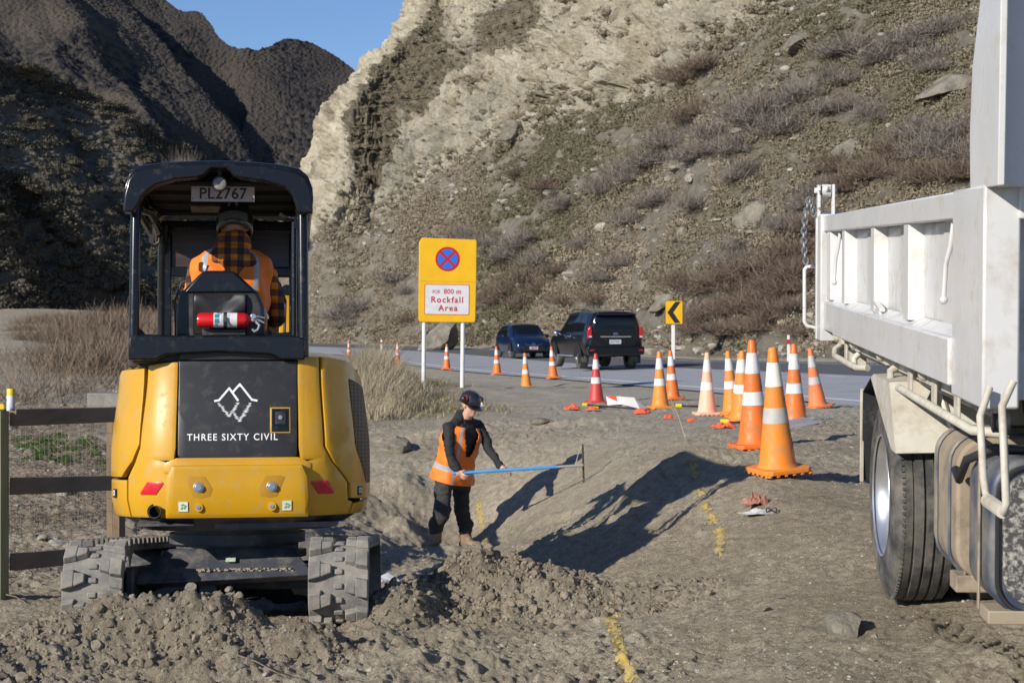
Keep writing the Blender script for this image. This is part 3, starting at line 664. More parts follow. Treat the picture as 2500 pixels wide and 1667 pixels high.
# boulders one can tell apart, each its own
M_boulder = mat('boulder_rock', (.12, .11, .088), (.27, .24, .19), rough=.9, scale=1.6, bump=.9, bscale=5, bdist=.12, detail=9)
def ray_hill(xd, yd):
    d = np.array([(xd*K-1250)/F, 1, -(yd*K-HZ)/F]); Q = HG2 - np.array(CAM); u = Q[..., 0]/Q[..., 1] - d[0]; v = Q[..., 2]/Q[..., 1] - d[2]
    e = u*u + v*v + (Q[..., 1] > 0)*0; near_ = e < e.min() + 4e-6; k = np.where(near_, Q[..., 1], 1e9).argmin(); return HG2.reshape(-1, 3)[k]
def rockobj(name, seed, size, loc, rot, label, group=None, m=None, sub=4):
    V, Fc = rockproto(seed, sub, (1, 1, 1)); V = V*(1 + .08*fbm(V[:, 0]*9, V[:, 1]*9, V[:, 2]*9, oct=3, seed=seed))[:, None]; V = V*np.array(size)
    o = np_mesh(name, V, Fc, m or M_boulder, smooth=True); o.location = loc; o.rotation_euler = rot
    o.data.set_sharp_from_angle(angle=R(32)); return tag(o, label, 'rock', group)
for k, (xd, yd, sx, sz, lab) in enumerate([
   (1165, 297, 2.3, 1.6, 'dark round boulder lying at the foot of the pale cliff'), (1720, 500, 2.2, 1.5, 'large rounded grey boulder standing out of the scrub left of the truck tailgate chain'),
   (655, 0, 0, 0, ''), (1170, 795, 0, 0, ''), (1545, 722, 0, 0, ''), (1560, 535, 1.0, .7, 'grey rounded boulder in scrub below the long shrub patch'),
   (1845, 90, 2.4, 1.1, 'long grey slab boulder high on the slope right of the pale cliff'), (1950, 345, 2.3, 1.0, 'dark tilted slab with an overhanging edge half way up the scrub slope'),
   (2170, 195, 3.2, 1.2, 'long grey rock slab high on the slope left of the white tray post'), (1520, 690, 1.5, .8, 'tilted grey slab on the slope just above the yellow chevron sign'),
   (1590, 700, 1.3, .7, 'flat pale slab right of the tilted slab above the chevron sign'), (1480, 655, .9, .6, 'small grey boulder up the slope from the black four wheel drive')]):
    if not sx: continue
    p = ray_hill(xd, yd); rockobj('boulder', 100+k, (sx, sx*.8, sz), p, (R(g.uniform(-15, 15)), R(-28), R(g.uniform(-20, 20))), lab)
p = P(1170*K, 800*K, 97); rockobj('boulder', 131, (3.0, 2.2, 1.9), (p.x-4, p.y+2, .8), (0, R(-30), .3), 'large grey slab leaning out of the bank behind the rockfall sign posts')

# bigger leafless bushes, each its own thing
tw = [twig_bush(900, 1.0, 1.5, .0075, s) for s in range(4)]
def bush_mesh(k, m, nm):
    V, Fc = tw[k]; me_o = np_mesh(nm, V, Fc, m, smooth=False, col={'tint': np.clip(np.repeat(np.random.default_rng(k).uniform(0, 1, len(V)//6), 6), 0, 1)}); return me_o
def bush_set(name, m, spots, label, group, zs=1.0):
    first = {}
    for q, (p, s) in enumerate(spots):
        k = q % 4
        if k not in first: o = bush_mesh(k, m, name); first[k] = o
        else: o = first[k].copy(); link(o)
        o.location = p; o.scale = (s*1.25, s*1.25, s*zs); o.rotation_euler = (0, 0, random.uniform(0, 6.28)); tag(o, label, 'bush', group)
def hill_spots(lst): return [(Vector(ray_hill(x, y)) - Vector((0, 0, .15)), s) for x, y, s in lst]
gb = np.random.default_rng(21)
grey = [(1770, 250, 2.6), (1800, 290, 2.3), (1740, 270, 2.4), (1500, 370, 2.4), (1440, 400, 2.3), (1540, 330, 2.2), (1390, 440, 2.0), (1640, 310, 2.1), (1590, 360, 2.1), (1690, 340, 1.9),
        (1960, 110, 2.1), (2040, 120, 2.1), (2090, 90, 1.9), (2140, 130, 1.9), (2160, 70, 1.8), (2200, 300, 2.0), (2150, 330, 1.9), (2220, 350, 1.8), (2100, 300, 1.6), (1850, 210, 1.8), (1900, 250, 1.7),
        (1200, 560, 2.2), (1160, 590, 2.1), (1120, 560, 2.0), (1240, 600, 2.0), (1060, 540, 1.8), (1600, 470, 1.7), (1700, 400, 1.7), (1450, 500, 1.8), (1520, 450, 1.8), (780, 720, 2.3), (830, 700, 2.2), (900, 640, 2.0),
        (1380, 640, 1.7), (1430, 600, 1.7), (1340, 560, 1.7), (1660, 600, 1.4), (1700, 560, 1.4), (1800, 520, 1.4), (1850, 470, 1.5), (1900, 430, 1.5), (2010, 250, 1.6), (1950, 180, 1.7), (1300, 470, 1.8)]
rust = [(1210, 640, 2.3), (1170, 670, 2.3), (1250, 660, 2.1), (1130, 690, 2.1), (1280, 620, 2.0), (1200, 700, 2.0), (1300, 690, 1.9), (1370, 690, 1.8), (1560, 640, 1.7), (1620, 660, 1.8), (1680, 640, 1.9), (1740, 620, 1.9),
        (1800, 600, 1.9), (1840, 570, 1.9), (1640, 720, 1.8), (1700, 700, 1.9), (1760, 690, 1.8), (1820, 660, 1.9), (1850, 620, 1.9), (1600, 750, 1.6), (1680, 755, 1.7), (1740, 745, 1.6), (1790, 720, 1.6), (1590, 270, 2.3),
        (1560, 180, 2.4), (1620, 150, 2.1), (1250, 430, 2.0), (1190, 400, 1.6), (1950, 430, 1.7), (2000, 400, 1.8), (2060, 390, 1.8), (2120, 400, 1.8), (2180, 390, 1.7), (2210, 400, 1.7), (1920, 380, 1.6), (2050, 340, 1.6),
        (1860, 520, 1.7), (1830, 700, 1.4), (1780, 650, 1.7), (1860, 760, 1.2), (940, 730, 1.8), (1050, 700, 1.7)]
rust += [(x+gb.uniform(-35, 35), y+gb.uniform(-20, 20), s*.8) for x, y, s in rust if x > 1500]
grey += [(x+gb.uniform(-45, 45), y+gb.uniform(-25, 25), s*.75) for x, y, s in grey]
grey = [(x, y, s*.66) for x, y, s in grey]; rust = [(x, y, s*.66) for x, y, s in rust]
bush_set('grey_bush', M_twig, hill_spots(grey), 'leafless grey twiggy bush growing among the scrub on the steep slope', 'grey leafless bushes on the slope', .75)
bush_set('rust_bush', M_twigr, hill_spots(rust), 'leafless rust brown twiggy bush on the lower slope above the road', 'rust brown bushes on the slope', .72)

# ------------------------------------------------------------------ distant hills
def far_mat(name, a, b_, c_, s=.03):
    m = mat(name, a, c_, rough=.95, scale=s, contrast=(.35, .68), detail=12, c3=b_, spec=.05, bump=1.0, bscale=.6, bdist=1.2); return m
HILLS = {}
def hill(name, cols, nc, nr, m, amp, cell, seed, big=0, fbs=.01, ridge=()):
    Gd = loft(cols, nc, nr); n_ = normals(Gd)
    if (n_[..., 1].mean() > 0): n_ = -n_
    X, Y, Z_ = Gd[..., 0], Gd[..., 1], Gd[..., 2]; L1 = X + .0*Y; L2 = Z_*1.25 + Y*.6
    f1, i1 = worley(L1/cell, L2/cell, seed); f2, i2 = worley(L1/(cell*.45), L2/(cell*.45), seed+3)
    cov = sstep(-.25, .15, fbm(X*fbs*3, Y*fbs*3, Z_*fbs*3, oct=4, seed=seed+9))
    d = amp*np.clip(.62-f1, 0, 1)*(.1+i1)*1.8*cov + amp*.45*np.clip(.62-f2, 0, 1)*(.3+i2)*1.8 + big*fbm(X*fbs, Y*fbs, Z_*fbs, oct=5, seed=seed+5)
    for per, am_, wf in ridge: d = d + ridged((X+Y)*.7071 + 22*fbm(X*wf, Y*wf, Z_*wf, oct=3, seed=seed+21)*(per/60), 0, per, am_)*np.clip(.8+.9*fbm(X*.006, Y*.006, Z_*.006, oct=2, seed=seed+33), .2, 1.5)
    G2 = Gd + n_*d[..., None]; HILLS[name] = G2; g_ = np.clip(.62-f1, 0, 1)*cov
    o = np_mesh(name, G2.reshape(-1, 3), grid_faces(nc, nr), m, col={'shrub': np.clip(g_*2.2 + .6*np.clip(.5-f2, 0, 1), 0, 1).ravel()}); tag(o, kind='structure'); return G2
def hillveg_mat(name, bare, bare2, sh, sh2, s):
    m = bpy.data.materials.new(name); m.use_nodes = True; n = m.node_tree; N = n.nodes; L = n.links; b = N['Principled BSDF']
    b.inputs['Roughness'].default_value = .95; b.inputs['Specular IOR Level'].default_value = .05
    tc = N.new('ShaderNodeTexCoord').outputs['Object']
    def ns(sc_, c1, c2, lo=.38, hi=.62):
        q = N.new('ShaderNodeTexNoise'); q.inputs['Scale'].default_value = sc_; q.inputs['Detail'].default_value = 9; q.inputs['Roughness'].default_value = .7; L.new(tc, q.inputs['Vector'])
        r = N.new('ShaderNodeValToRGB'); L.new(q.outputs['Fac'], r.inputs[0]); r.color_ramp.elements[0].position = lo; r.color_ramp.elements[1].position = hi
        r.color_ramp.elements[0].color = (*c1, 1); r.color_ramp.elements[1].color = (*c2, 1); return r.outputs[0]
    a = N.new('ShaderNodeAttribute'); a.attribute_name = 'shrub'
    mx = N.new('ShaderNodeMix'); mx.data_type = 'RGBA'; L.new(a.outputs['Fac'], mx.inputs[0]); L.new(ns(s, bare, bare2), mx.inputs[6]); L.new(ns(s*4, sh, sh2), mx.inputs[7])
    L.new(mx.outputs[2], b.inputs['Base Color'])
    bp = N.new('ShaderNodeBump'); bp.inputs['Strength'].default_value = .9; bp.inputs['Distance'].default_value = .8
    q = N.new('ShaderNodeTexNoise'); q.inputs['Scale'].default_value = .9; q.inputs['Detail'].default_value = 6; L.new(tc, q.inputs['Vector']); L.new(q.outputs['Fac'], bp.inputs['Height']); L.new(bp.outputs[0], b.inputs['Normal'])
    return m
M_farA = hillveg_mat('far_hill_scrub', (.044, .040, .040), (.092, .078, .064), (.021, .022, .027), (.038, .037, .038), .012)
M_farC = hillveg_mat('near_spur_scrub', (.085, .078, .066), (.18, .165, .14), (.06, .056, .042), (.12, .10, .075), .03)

def pl(u, v, n, c): q = np.array([(u-1250)/F, 1, -(v-HZ)/F]); return float(c/(np.array(n) @ q))
def plcols(cols, n, c): return [[(u, v, pl(u, v, n, c)) for u, v in col] for col in cols]
def ridged(q, s1, per, amp):
    t = q/per; t = t - np.floor(t); asym = np.where(t < .62, t/.62, (1-t)/.38); return amp*(asym-.5)
nB = (.20, -.62, .76); cB = -.62*700*.72
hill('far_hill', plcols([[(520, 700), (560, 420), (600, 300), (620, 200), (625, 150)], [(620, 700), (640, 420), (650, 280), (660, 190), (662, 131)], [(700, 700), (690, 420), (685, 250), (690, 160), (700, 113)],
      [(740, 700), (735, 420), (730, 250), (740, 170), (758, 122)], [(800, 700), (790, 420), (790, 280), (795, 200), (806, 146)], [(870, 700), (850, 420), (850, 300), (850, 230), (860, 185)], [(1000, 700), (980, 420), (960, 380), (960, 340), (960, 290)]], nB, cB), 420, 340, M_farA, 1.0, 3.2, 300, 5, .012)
nA = (.43, -.47, .77); cA = -243.0
Aco = [[(-500, 1050), (-500, 600), (-500, 200), (-500, -300), (-450, -600)], [(-150, 1050), (-150, 560), (-120, 150), (-80, -250), (-60, -480)], [(80, 1050), (90, 560), (110, 230), (140, -60), (160, -330)],
 [(260, 1050), (270, 640), (290, 330), (310, 80), (330, -110)], [(420, 1050), (425, 700), (430, 420), (435, 190), (430, -2)], [(480, 1050), (485, 700), (490, 450), (495, 220), (490, 32)], [(560, 1050), (560, 740), (556, 490), (545, 280), (532, 84)], [(630, 1050), (630, 760), (625, 540), (610, 340), (580, 118)],
 [(700, 1050), (695, 790), (685, 600), (665, 400), (635, 138)], [(800, 1050), (800, 840), (800, 700), (780, 520), (720, 205)], [(900, 1050), (905, 850), (900, 720), (870, 560), (800, 300)], [(1020, 1050), (1010, 850), (1000, 720), (980, 560), (900, 400)]]
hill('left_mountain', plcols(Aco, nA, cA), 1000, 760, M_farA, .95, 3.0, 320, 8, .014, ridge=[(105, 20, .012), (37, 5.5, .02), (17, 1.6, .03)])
nC_ = (.66, -.40, .635)
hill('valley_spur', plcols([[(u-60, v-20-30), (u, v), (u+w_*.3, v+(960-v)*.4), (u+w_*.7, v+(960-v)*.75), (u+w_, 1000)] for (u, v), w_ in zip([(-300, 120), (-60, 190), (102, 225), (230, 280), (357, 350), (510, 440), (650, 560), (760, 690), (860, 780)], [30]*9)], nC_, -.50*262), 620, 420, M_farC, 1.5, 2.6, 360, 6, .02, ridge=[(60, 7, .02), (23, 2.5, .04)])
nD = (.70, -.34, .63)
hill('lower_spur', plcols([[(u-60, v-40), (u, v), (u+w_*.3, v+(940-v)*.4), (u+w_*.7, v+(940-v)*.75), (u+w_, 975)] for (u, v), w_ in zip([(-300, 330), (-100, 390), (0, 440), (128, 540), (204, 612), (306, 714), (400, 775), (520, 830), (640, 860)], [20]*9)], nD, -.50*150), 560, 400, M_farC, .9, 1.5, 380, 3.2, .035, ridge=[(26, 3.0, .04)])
for nm, n_, c_, dens, u0, u1, vf, s0, s1, sd_ in (('spur_shrubs', nD, -.50*150, 1500, -150, 560, lambda u: np.interp(u, [0, 128, 306, 560], [440, 540, 714, 850]), .9, 2.3, 5), ('valley_shrubs', nC_, -.50*262, 2600, -150, 760, lambda u: np.interp(u, [-60, 230, 510, 760], [190, 280, 440, 690]), 1.2, 3.0, 6)):
    g = np.random.default_rng(sd_); G_ = HILLS['lower_spur' if nm == 'spur_shrubs' else 'valley_spur']; ii = g.integers(0, G_.shape[0], dens); jj = (g.uniform(0, 1, dens)**1.0*(G_.shape[1]-1)).astype(int)
    p_ = G_[ii, jj]; scatter(nm, clumps, p_, g.uniform(s0, s1, dens), M_dscrub, 'shrub clumps dotted over the shaded spur at the left', 'shrubs', seed=sd_, smooth=False)
# ================================================================== text helper
def text_mesh(s, size=1.0, spacing=1.0, bold=0.0, xs=1.0):
    cu = bpy.data.curves.new('t', 'FONT'); cu.body = s; cu.size = size; cu.space_character = spacing; cu.align_x = 'CENTER'; cu.align_y = 'CENTER'; cu.offset = bold; cu.resolution_u = 3
    ob = bpy.data.objects.new('t', cu); sc.collection.objects.link(ob); bpy.context.view_layer.update()
    dg = bpy.context.evaluated_depsgraph_get(); me = bpy.data.meshes.new_from_object(ob.evaluated_get(dg))
    V = [(v.co.x*xs, v.co.y) for v in me.vertices]; Fc = [tuple(p.vertices) for p in me.polygons]
    bpy.data.objects.remove(ob); bpy.data.curves.remove(cu); bpy.data.meshes.remove(me); return V, Fc
def flat_text(name, s, size, M, m, parent, spacing=1.0, bold=0.0, xs=1.0, depth=0.0015):
    V, Fc = text_mesh(s, size, spacing, bold, xs); mb = MB(); mb.add([(x, y, 0) for x, y in V], Fc, M)
    return mb.build(name, m, parent, fix=False)
def mirror_poly(p): return [(-a, b) for a, b in reversed(p)]

# ================================================================== excavator
EX = thing('mini_excavator', 'yellow and black mini excavator seen from behind, standing on rubber tracks in the dug soil', 'excavator', (-1.63, 10.21, -.135), (R(-4.0), 0, R(7)))
# zl(v): heights are given in metres above the machine's base
ZB = 0.07
def poly_wrap(name, poly, n0, n1, fmap, m, parent, bevel=.006, cuts=None, smooth=40, holes=None):
    """poly in (s, z); thickness from n0 to n1 along the surface normal; then mapped to 3D"""
    bm = bmesh.new(); vs = [bm.verts.new((a, b, n0)) for a, b in poly]; f = bm.faces.new(vs)
    r = bmesh.ops.extrude_face_region(bm, geom=[f]); up = [e for e in r['geom'] if isinstance(e, bmesh.types.BMVert)]
    for v in up: v.co.z = n1
    bmesh.ops.recalc_face_normals(bm, faces=bm.faces)
    if bevel:
        ed = [e for e in bm.edges if e.verts[0].co.z > max(n0, n1) - 1e-6 and e.verts[1].co.z > max(n0, n1) - 1e-6]
        bmesh.ops.bevel(bm, geom=ed, offset=bevel, segments=2, affect='EDGES', profile=.6, clamp_overlap=True)
    xs_ = [v.co.x for v in bm.verts]; a, b = min(xs_), max(xs_)
    st = cuts or .04; k = math.ceil(a/st)*st
    while k < b:
        g_ = bm.verts[:] + bm.edges[:] + bm.faces[:]; bmesh.ops.bisect_plane(bm, geom=g_, plane_co=(k, 0, 0), plane_no=(1, 0, 0)); k += st
    ys_ = [v.co.y for v in bm.verts]; a, b = min(ys_), max(ys_); k = math.ceil(a/.08)*.08
    while k < b:
        g_ = bm.verts[:] + bm.edges[:] + bm.faces[:]; bmesh.ops.bisect_plane(bm, geom=g_, plane_co=(0, k, 0), plane_no=(0, 1, 0)); k += .08
    for v in bm.verts: v.co = fmap(v.co.x, v.co.y, v.co.z)
    bmesh.ops.recalc_face_normals(bm, faces=bm.faces)
    me = bpy.data.meshes.new(name); bm.to_mesh(me); bm.free(); me.materials.append(m)
    for p in me.polygons: p.use_smooth = True
    me.set_sharp_from_angle(angle=R(smooth))
    return link(bpy.data.objects.new(name, me), parent)
# plan outline of the tail (x, y), from the middle of the tail round the right side to the front; mirrored for the left
plan = np.array([(0, -.875), (.18, -.872), (.33, -.862), (.43, -.835), (.52, -.78), (.61, -.68), (.68, -.55), (.725, -.38), (.745, -.15), (.75, .1), (.74, .35), (.70, .60)])
pl_s = np.concatenate([[0], np.cumsum(np.linalg.norm(np.diff(plan, axis=0), axis=1))])
plc = catmull(np.column_stack([plan, pl_s]), 400)
XOFF = .03
def plan_at(s):
    a = abs(s); x = np.interp(a, plc[:, 2], plc[:, 0]); y = np.interp(a, plc[:, 2], plc[:, 1])
    e = .012; x1 = np.interp(a+e, plc[:, 2], plc[:, 0]); y1 = np.interp(a+e, plc[:, 2], plc[:, 1]); x0 = np.interp(max(a-e, 0), plc[:, 2], plc[:, 0]); y0 = np.interp(max(a-e, 0), plc[:, 2], plc[:, 1])
    t = np.array([x1-x0, y1-y0]); t /= np.linalg.norm(t); n = np.array([t[1], -t[0]])
    if a < e: n = np.array([0, -1.0])
    sg = 1 if s >= 0 else -1
    return np.array([x*sg, y]), np.array([n[0]*sg, n[1]])
def inset(z):                 # body narrows a little upward, with a chamfered shoulder
    i = .045*sstep(.95, 1.45, z) + .0*z
    i += .03*sstep(.70, .60, z)
    return float(i)
def bodymap(s, z, n):
    p, q = plan_at(s); d = n - inset(z); return Vector((p[0] + q[0]*d + XOFF, p[1] + q[1]*d, z))
z0, z1 = .60, 1.47
def E(name, poly, n0, n1, m, **k): return poly_wrap(name, poly, n0, n1, bodymap, m, EX, **k)
# inner dark core so panel gaps read dark
mb = MB(); NS = 60; ss = np.linspace(-pl_s[-1], pl_s[-1], NS)
ring = lambda z, n: [tuple(bodymap(s, z, n)) for s in ss]
vs = ring(z0+.02, -.03) + ring(1.0, -.03) + ring(z1-.03, -.03)
mb.add(vs, [(i, i+1, NS+i+1, NS+i) for i in range(NS-1)] + [(NS+i, NS+i+1, 2*NS+i+1, 2*NS+i) for i in range(NS-1)] + [tuple(range(NS-1, -1, -1)), tuple(range(2*NS, 3*NS))])
mb.build('body_core', M_dark, EX)
# yellow body: middle frame round the black panel (left upright, right upright, band below)
E('body_panel', [(-.415, .93), (-.345, .93), (-.335, 1.0), (-.335, 1.47), (-.40, 1.47), (-.545, 1.455), (-.56, 1.0), (-.60, .92), (-.665, .84), (-.665, .62), (-.30, .62), (-.30, .90)], -.03, .0, M_yel, bevel=.010)
E('body_panel', mirror_poly([(-.415, .93), (-.345, .93), (-.335, 1.0), (-.335, 1.49), (-.40, 1.50), (-.475, 1.50), (-.48, 1.0), (-.53, .92), (-.66, .80), (-.67, .70), (-.72, .69), (-.72, .62), (-.30, .62), (-.30, .90)]), -.03, .0, M_yel, bevel=.010)
E('body_band', [(-.40, .86), (.40, .86), (.40, .915), (.33, .945), (-.33, .945), (-.40, .915)], -.025, .006, M_yel, bevel=.008)
cwt = E('counterweight', [(-.385, .615), (.385, .615), (.372, .84), (.345, .905), (-.345, .905), (-.372, .84)], -.03, .052, M_yel, bevel=.022, cuts=.03)
E('side_door', [(-.575, 1.44), (-.565, 1.02), (-.62, .93), (-.74, .84), (-1.25, .84), (-1.25, 1.38), (-.9, 1.44)], -.03, .004, M_yel, bevel=.008)
E('side_skirt', [(-.68, .62), (-.68, .825), (-1.25, .825), (-1.25, .62)], -.03, .0, M_yel, bevel=.008)
E('side_door', [(.492, 1.50), (.492, 1.0), (.545, .915), (.685, .79), (.69, .71), (.96, .70), (1.25, .74), (1.25, 1.30), (1.0, 1.40), (.72, 1.485)], -.03, .006, M_yel, bevel=.010)
E('side_skirt', [(.735, .62), (.735, .68), (1.25, .71), (1.25, .62)], -.03, .0, M_yel, bevel=.006)
# honeycomb grille in the right door
def hexmat():
    m = bpy.data.materials.new('honeycomb_mesh'); m.use_nodes = True; n = m.node_tree; N = n.nodes; L = n.links; b = N['Principled BSDF']
    tc = N.new('ShaderNodeTexCoord'); v = N.new('ShaderNodeTexVoronoi'); v.feature = 'DISTANCE_TO_EDGE'; v.inputs['Scale'].default_value = 46; v.inputs['Randomness'].default_value = .12
    L.new(tc.outputs['Object'], v.inputs['Vector']); r = N.new('ShaderNodeValToRGB'); r.color_ramp.elements[0].position = .10; r.color_ramp.elements[1].position = .16
    r.color_ramp.elements[0].color = (.16, .10, .035, 1); r.color_ramp.elements[1].color = (.006, .006, .006, 1); L.new(v.outputs['Distance'], r.inputs[0]); L.new(r.outputs[0], b.inputs['Base Color'])
    b.inputs['Roughness'].default_value = .6; return m
M_hex = hexmat()
E('door_grille', [(.74, 1.385), (.74, 1.02), (.76, .97), (.92, .79), (1.12, .79), (1.12, 1.33)], .004, .009, M_hex, bevel=.003)
# charcoal rear panel with logo and writing
pnl = E('rear_panel', [(-.325, .955), (-.30, .935), (.30, .935), (.325, .955), (.332, 1.475), (-.332, 1.475)], -.03, -.004, M_panel, bevel=.008)
E('rear_panel_lid', [(-.33, 1.482), (.335, 1.482), (.335, 1.53), (-.33, 1.53)], -.05, -.012, M_panel, bevel=.008)
def wrap_flat(name, V, Fc, n, m, parent, s0=0, zc=0):
    mb = MB(); mb.add([tuple(bodymap(s0 + x, zc + y, n)) for x, y in V], Fc); return mb.build(name, m, parent, fix=False)
V_, F_ = text_mesh('THREE SIXTY CIVIL', .052, 1.22, .0006, .93); wrap_flat('lettering', V_, F_, -.0025, M_white, pnl, -.028, 1.055)
def strokes(segs, wd):
    V = []; Fc = []
    for (a, b) in segs:
        a = np.array(a); b = np.array(b); d = b-a; d = d/np.linalg.norm(d); q = np.array([-d[1], d[0]])*wd/2; k = len(V)
        V += [tuple(a-q-d*wd*.3), tuple(b-q+d*wd*.3), tuple(b+q+d*wd*.3), tuple(a+q-d*wd*.3)]; Fc.append((k, k+1, k+2, k+3))
    return V, Fc
lg = [((-.118, 0), (-.095, .004)), ((-.095, .004), (-.040, .070)), ((-.040, .070), (.008, .003)), ((-.022, .046), (.018, .092)), ((.018, .092), (.085, .006)), ((.085, .006), (.112, .001)), ((.018, .092), (.020, .082))]
V_, F_ = strokes(lg, .011)
gj = random.Random(4)
def wig(x0, y0, x1, y1, n, a0, a1):
    V = []; Fc = []
    for i in range(n):
        t = i/(n-1); x = x0+(x1-x0)*t + gj.uniform(-.004, .004); y = y0+(y1-y0)*t; hw = a0+(a1-a0)*t; hw *= gj.uniform(.65, 1.35); k = len(V); h = abs(y1-y0)/n*.42
        V += [(x-hw, y), (x, y-h), (x+hw, y+h*.3), (x, y+h)]; Fc.append((k, k+1, k+2, k+3))
    return V, Fc
for a in ((-.095, -.014, -.040, -.085, 13, .013, .012), (-.040, -.085, .010, -.012, 12, .013, .012), (-.022, -.058, .018, -.112, 9, .013, .012), (.018, -.112, .078, -.014, 15, .012, .013)):
    v, f = wig(*a); k = len(V_); V_ += v; F_ += [tuple(q+k for q in t) for t in f]
wrap_flat('logo', V_, F_, -.0025, M_white, pnl, -.008, 1.255)
# latch in its recess
lt = E('latch', [(.175, 1.075), (.29, 1.075), (.29, 1.22), (.175, 1.22)], -.02, .001, M_yel, bevel=.010, cuts=.03)
poly_wrap('latch_bezel', [(.184, 1.083), (.281, 1.083), (.281, 1.212), (.184, 1.212)], -.02, .004, bodymap, M_blk, lt, bevel=.006, cuts=.03)
poly_wrap('latch_paddle', [(.205, 1.125), (.262, 1.125), (.262, 1.195), (.205, 1.195)], 0, .008, bodymap, M_blkm, lt, bevel=.004, cuts=.03)
c = bodymap(.232, 1.163, .008); mb = MB(); mb.cyl(c, c + Vector((0, -.006, 0)), .012, n=10); mb.build('lock', M_steel, lt, smooth=40)
# reflectors, bolts, stickers, badges, exhaust
E('reflector', [(-.545, .745), (-.445, .745), (-.40, .805), (-.405, .815), (-.50, .815), (-.55, .755)], -.002, .0045, M_red, bevel=.002)
E('reflector', mirror_poly([(-.545, .74), (-.445, .74), (-.40, .80), (-.405, .815), (-.50, .815), (-.55, .75)]), -.002, .0045, M_red, bevel=.002)
for s, flip in ((-.205, 1), (.185, -1)):
    pk = [(-.07, .052), (-.03, -.052), (.01, -.060), (.06, -.05), (.075, -.01), (.035, .06), (-.05, .062)]
    if flip < 0: pk = mirror_poly(pk)
    E('bolt_recess', [(s+a, .785+b) for a, b in pk], .050, .0535, mat('recess_shade_yellow', (.42, .21, .008), rough=.5), bevel=.0015)  # slightly raised plate; its darker yellow paints in the shade of the hollow
    c = bodymap(s, .785, .05); mb = MB(); mb.cyl(c, c+Vector((0, -.008, 0)), .029, n=20); mb.cyl(c+Vector((0, -.008, 0)), c+Vector((0, -.026, 0)), .021, n=6); mb.build('bolt', M_steel, EX, bevel=.002)
    c = bodymap(s + (.0 if flip > 0 else .0), .678, .05); mb = MB(); mb.cyl(c, c+Vector((0, -.006, 0)), .024, n=18); mb.build('boss', M_yel, EX, smooth=40)
    mb = MB(); mb.cyl(c+Vector((0, -.006, 0)), c+Vector((0, -.010, 0)), .012, n=14); mb.box(c+Vector((0, -.012, 0)), (.018, .004, .004)); mb.build('screw', M_steel, EX)
    k = E('sticker', [(s*1+.05*-flip*1.6-.024, .655), (s+.05*-flip*1.6+.024, .655), (s+.05*-flip*1.6+.024, .708), (s+.05*-flip*1.6-.024, .708)], .052, .0545, mat('sticker_white', (.70, .72, .62), rough=.6), bevel=0)
    V_, F_ = strokes([((-.01, .006), (.0, .012)), ((.0, .012), (.011, .004)), ((.011, .004), (.004, -.010)), ((.004, -.010), (-.006, -.004)), ((-.006, -.004), (-.011, -.014))], .005)
    wrap_flat('mark', V_, F_, .0555, mat('sticker_green', (.10, .38, .10)), k, s+.05*-flip*1.6, .683)
for s in (.79, -.84):
    k = E('badge', [(s-.026, .725), (s+.028, .725), (s+.032, .775), (s-.022, .775)], .006, .011, M_blkm, bevel=.001, cuts=.02)
    V_, F_ = text_mesh('CR', .040, .95, .0012, .85); wrap_flat('lettering', V_, F_, .0122, M_white, k, s+.003, .75)
ce = bodymap(-.475, .655, -.03); mb = MB(); mb.cyl(ce+Vector((0, .05, 0)), ce+Vector((0, -.035, 0)), .043, n=24); mb.build('exhaust_collar', M_dark, EX, smooth=40)
mb = MB(); prof = [(.030, -.02), (.030, .06), (.034, .06), (.034, -.02)]
Mx = Matrix.Translation(ce+Vector((.003, -.045, .0))) @ Euler((R(90), 0, 0)).to_matrix().to_4x4(); mb.lathe(prof, 22, Mx, cap=False); mb.build('exhaust_pipe', mat('sooty_steel', (.05, .045, .04), (.12, .11, .10), rough=.6, metal=.6, scale=20), EX, smooth=40)
# grab notch trim under body and the swing plate
mb = MB(); 
vs = ring(z0+.02, -.035) + ring(z0-.06, -.16); mb.add(vs, [(i, i+1, NS+i+1, NS+i) for i in range(NS-1)] + [tuple(range(NS, 2*NS))])
mb.box((-.36, -.72, z0-.005), (.30, .20, .012), rot=(R(8), 0, 0)); mb.box((.25, -.60, z0-.03), (.7, .3, .03))
mb.build('under_plate', M_ufr, EX, smooth=40)
mb = MB(); mb.lathe([(.36, .40), (.36, .44), (.40, .44), (.40, .50), (.37, .50), (.37, .56)], 40); mb.build('swing_bearing', M_ufr, EX, smooth=40)
# hoses and deck top
mb = MB(); vs = ring(z1-.025, -.02) + ring(z1, -.07); mb.add(vs, [(i, i+1, NS+i+1, NS+i) for i in range(NS-1)] + [tuple(range(NS, 2*NS))]); mb.build('deck', M_yel, EX, smooth=40)

CAN = {'canopy_post', 'canopy_trim', 'roof_rail', 'roof', 'roof_cowl', 'headliner', 'windscreen_frame', 'header_window', 'window_seal', 'licence_plate', 'work_light', 'decal', 'hook', 'grab_bracket', 'canopy_sill', 'console'}
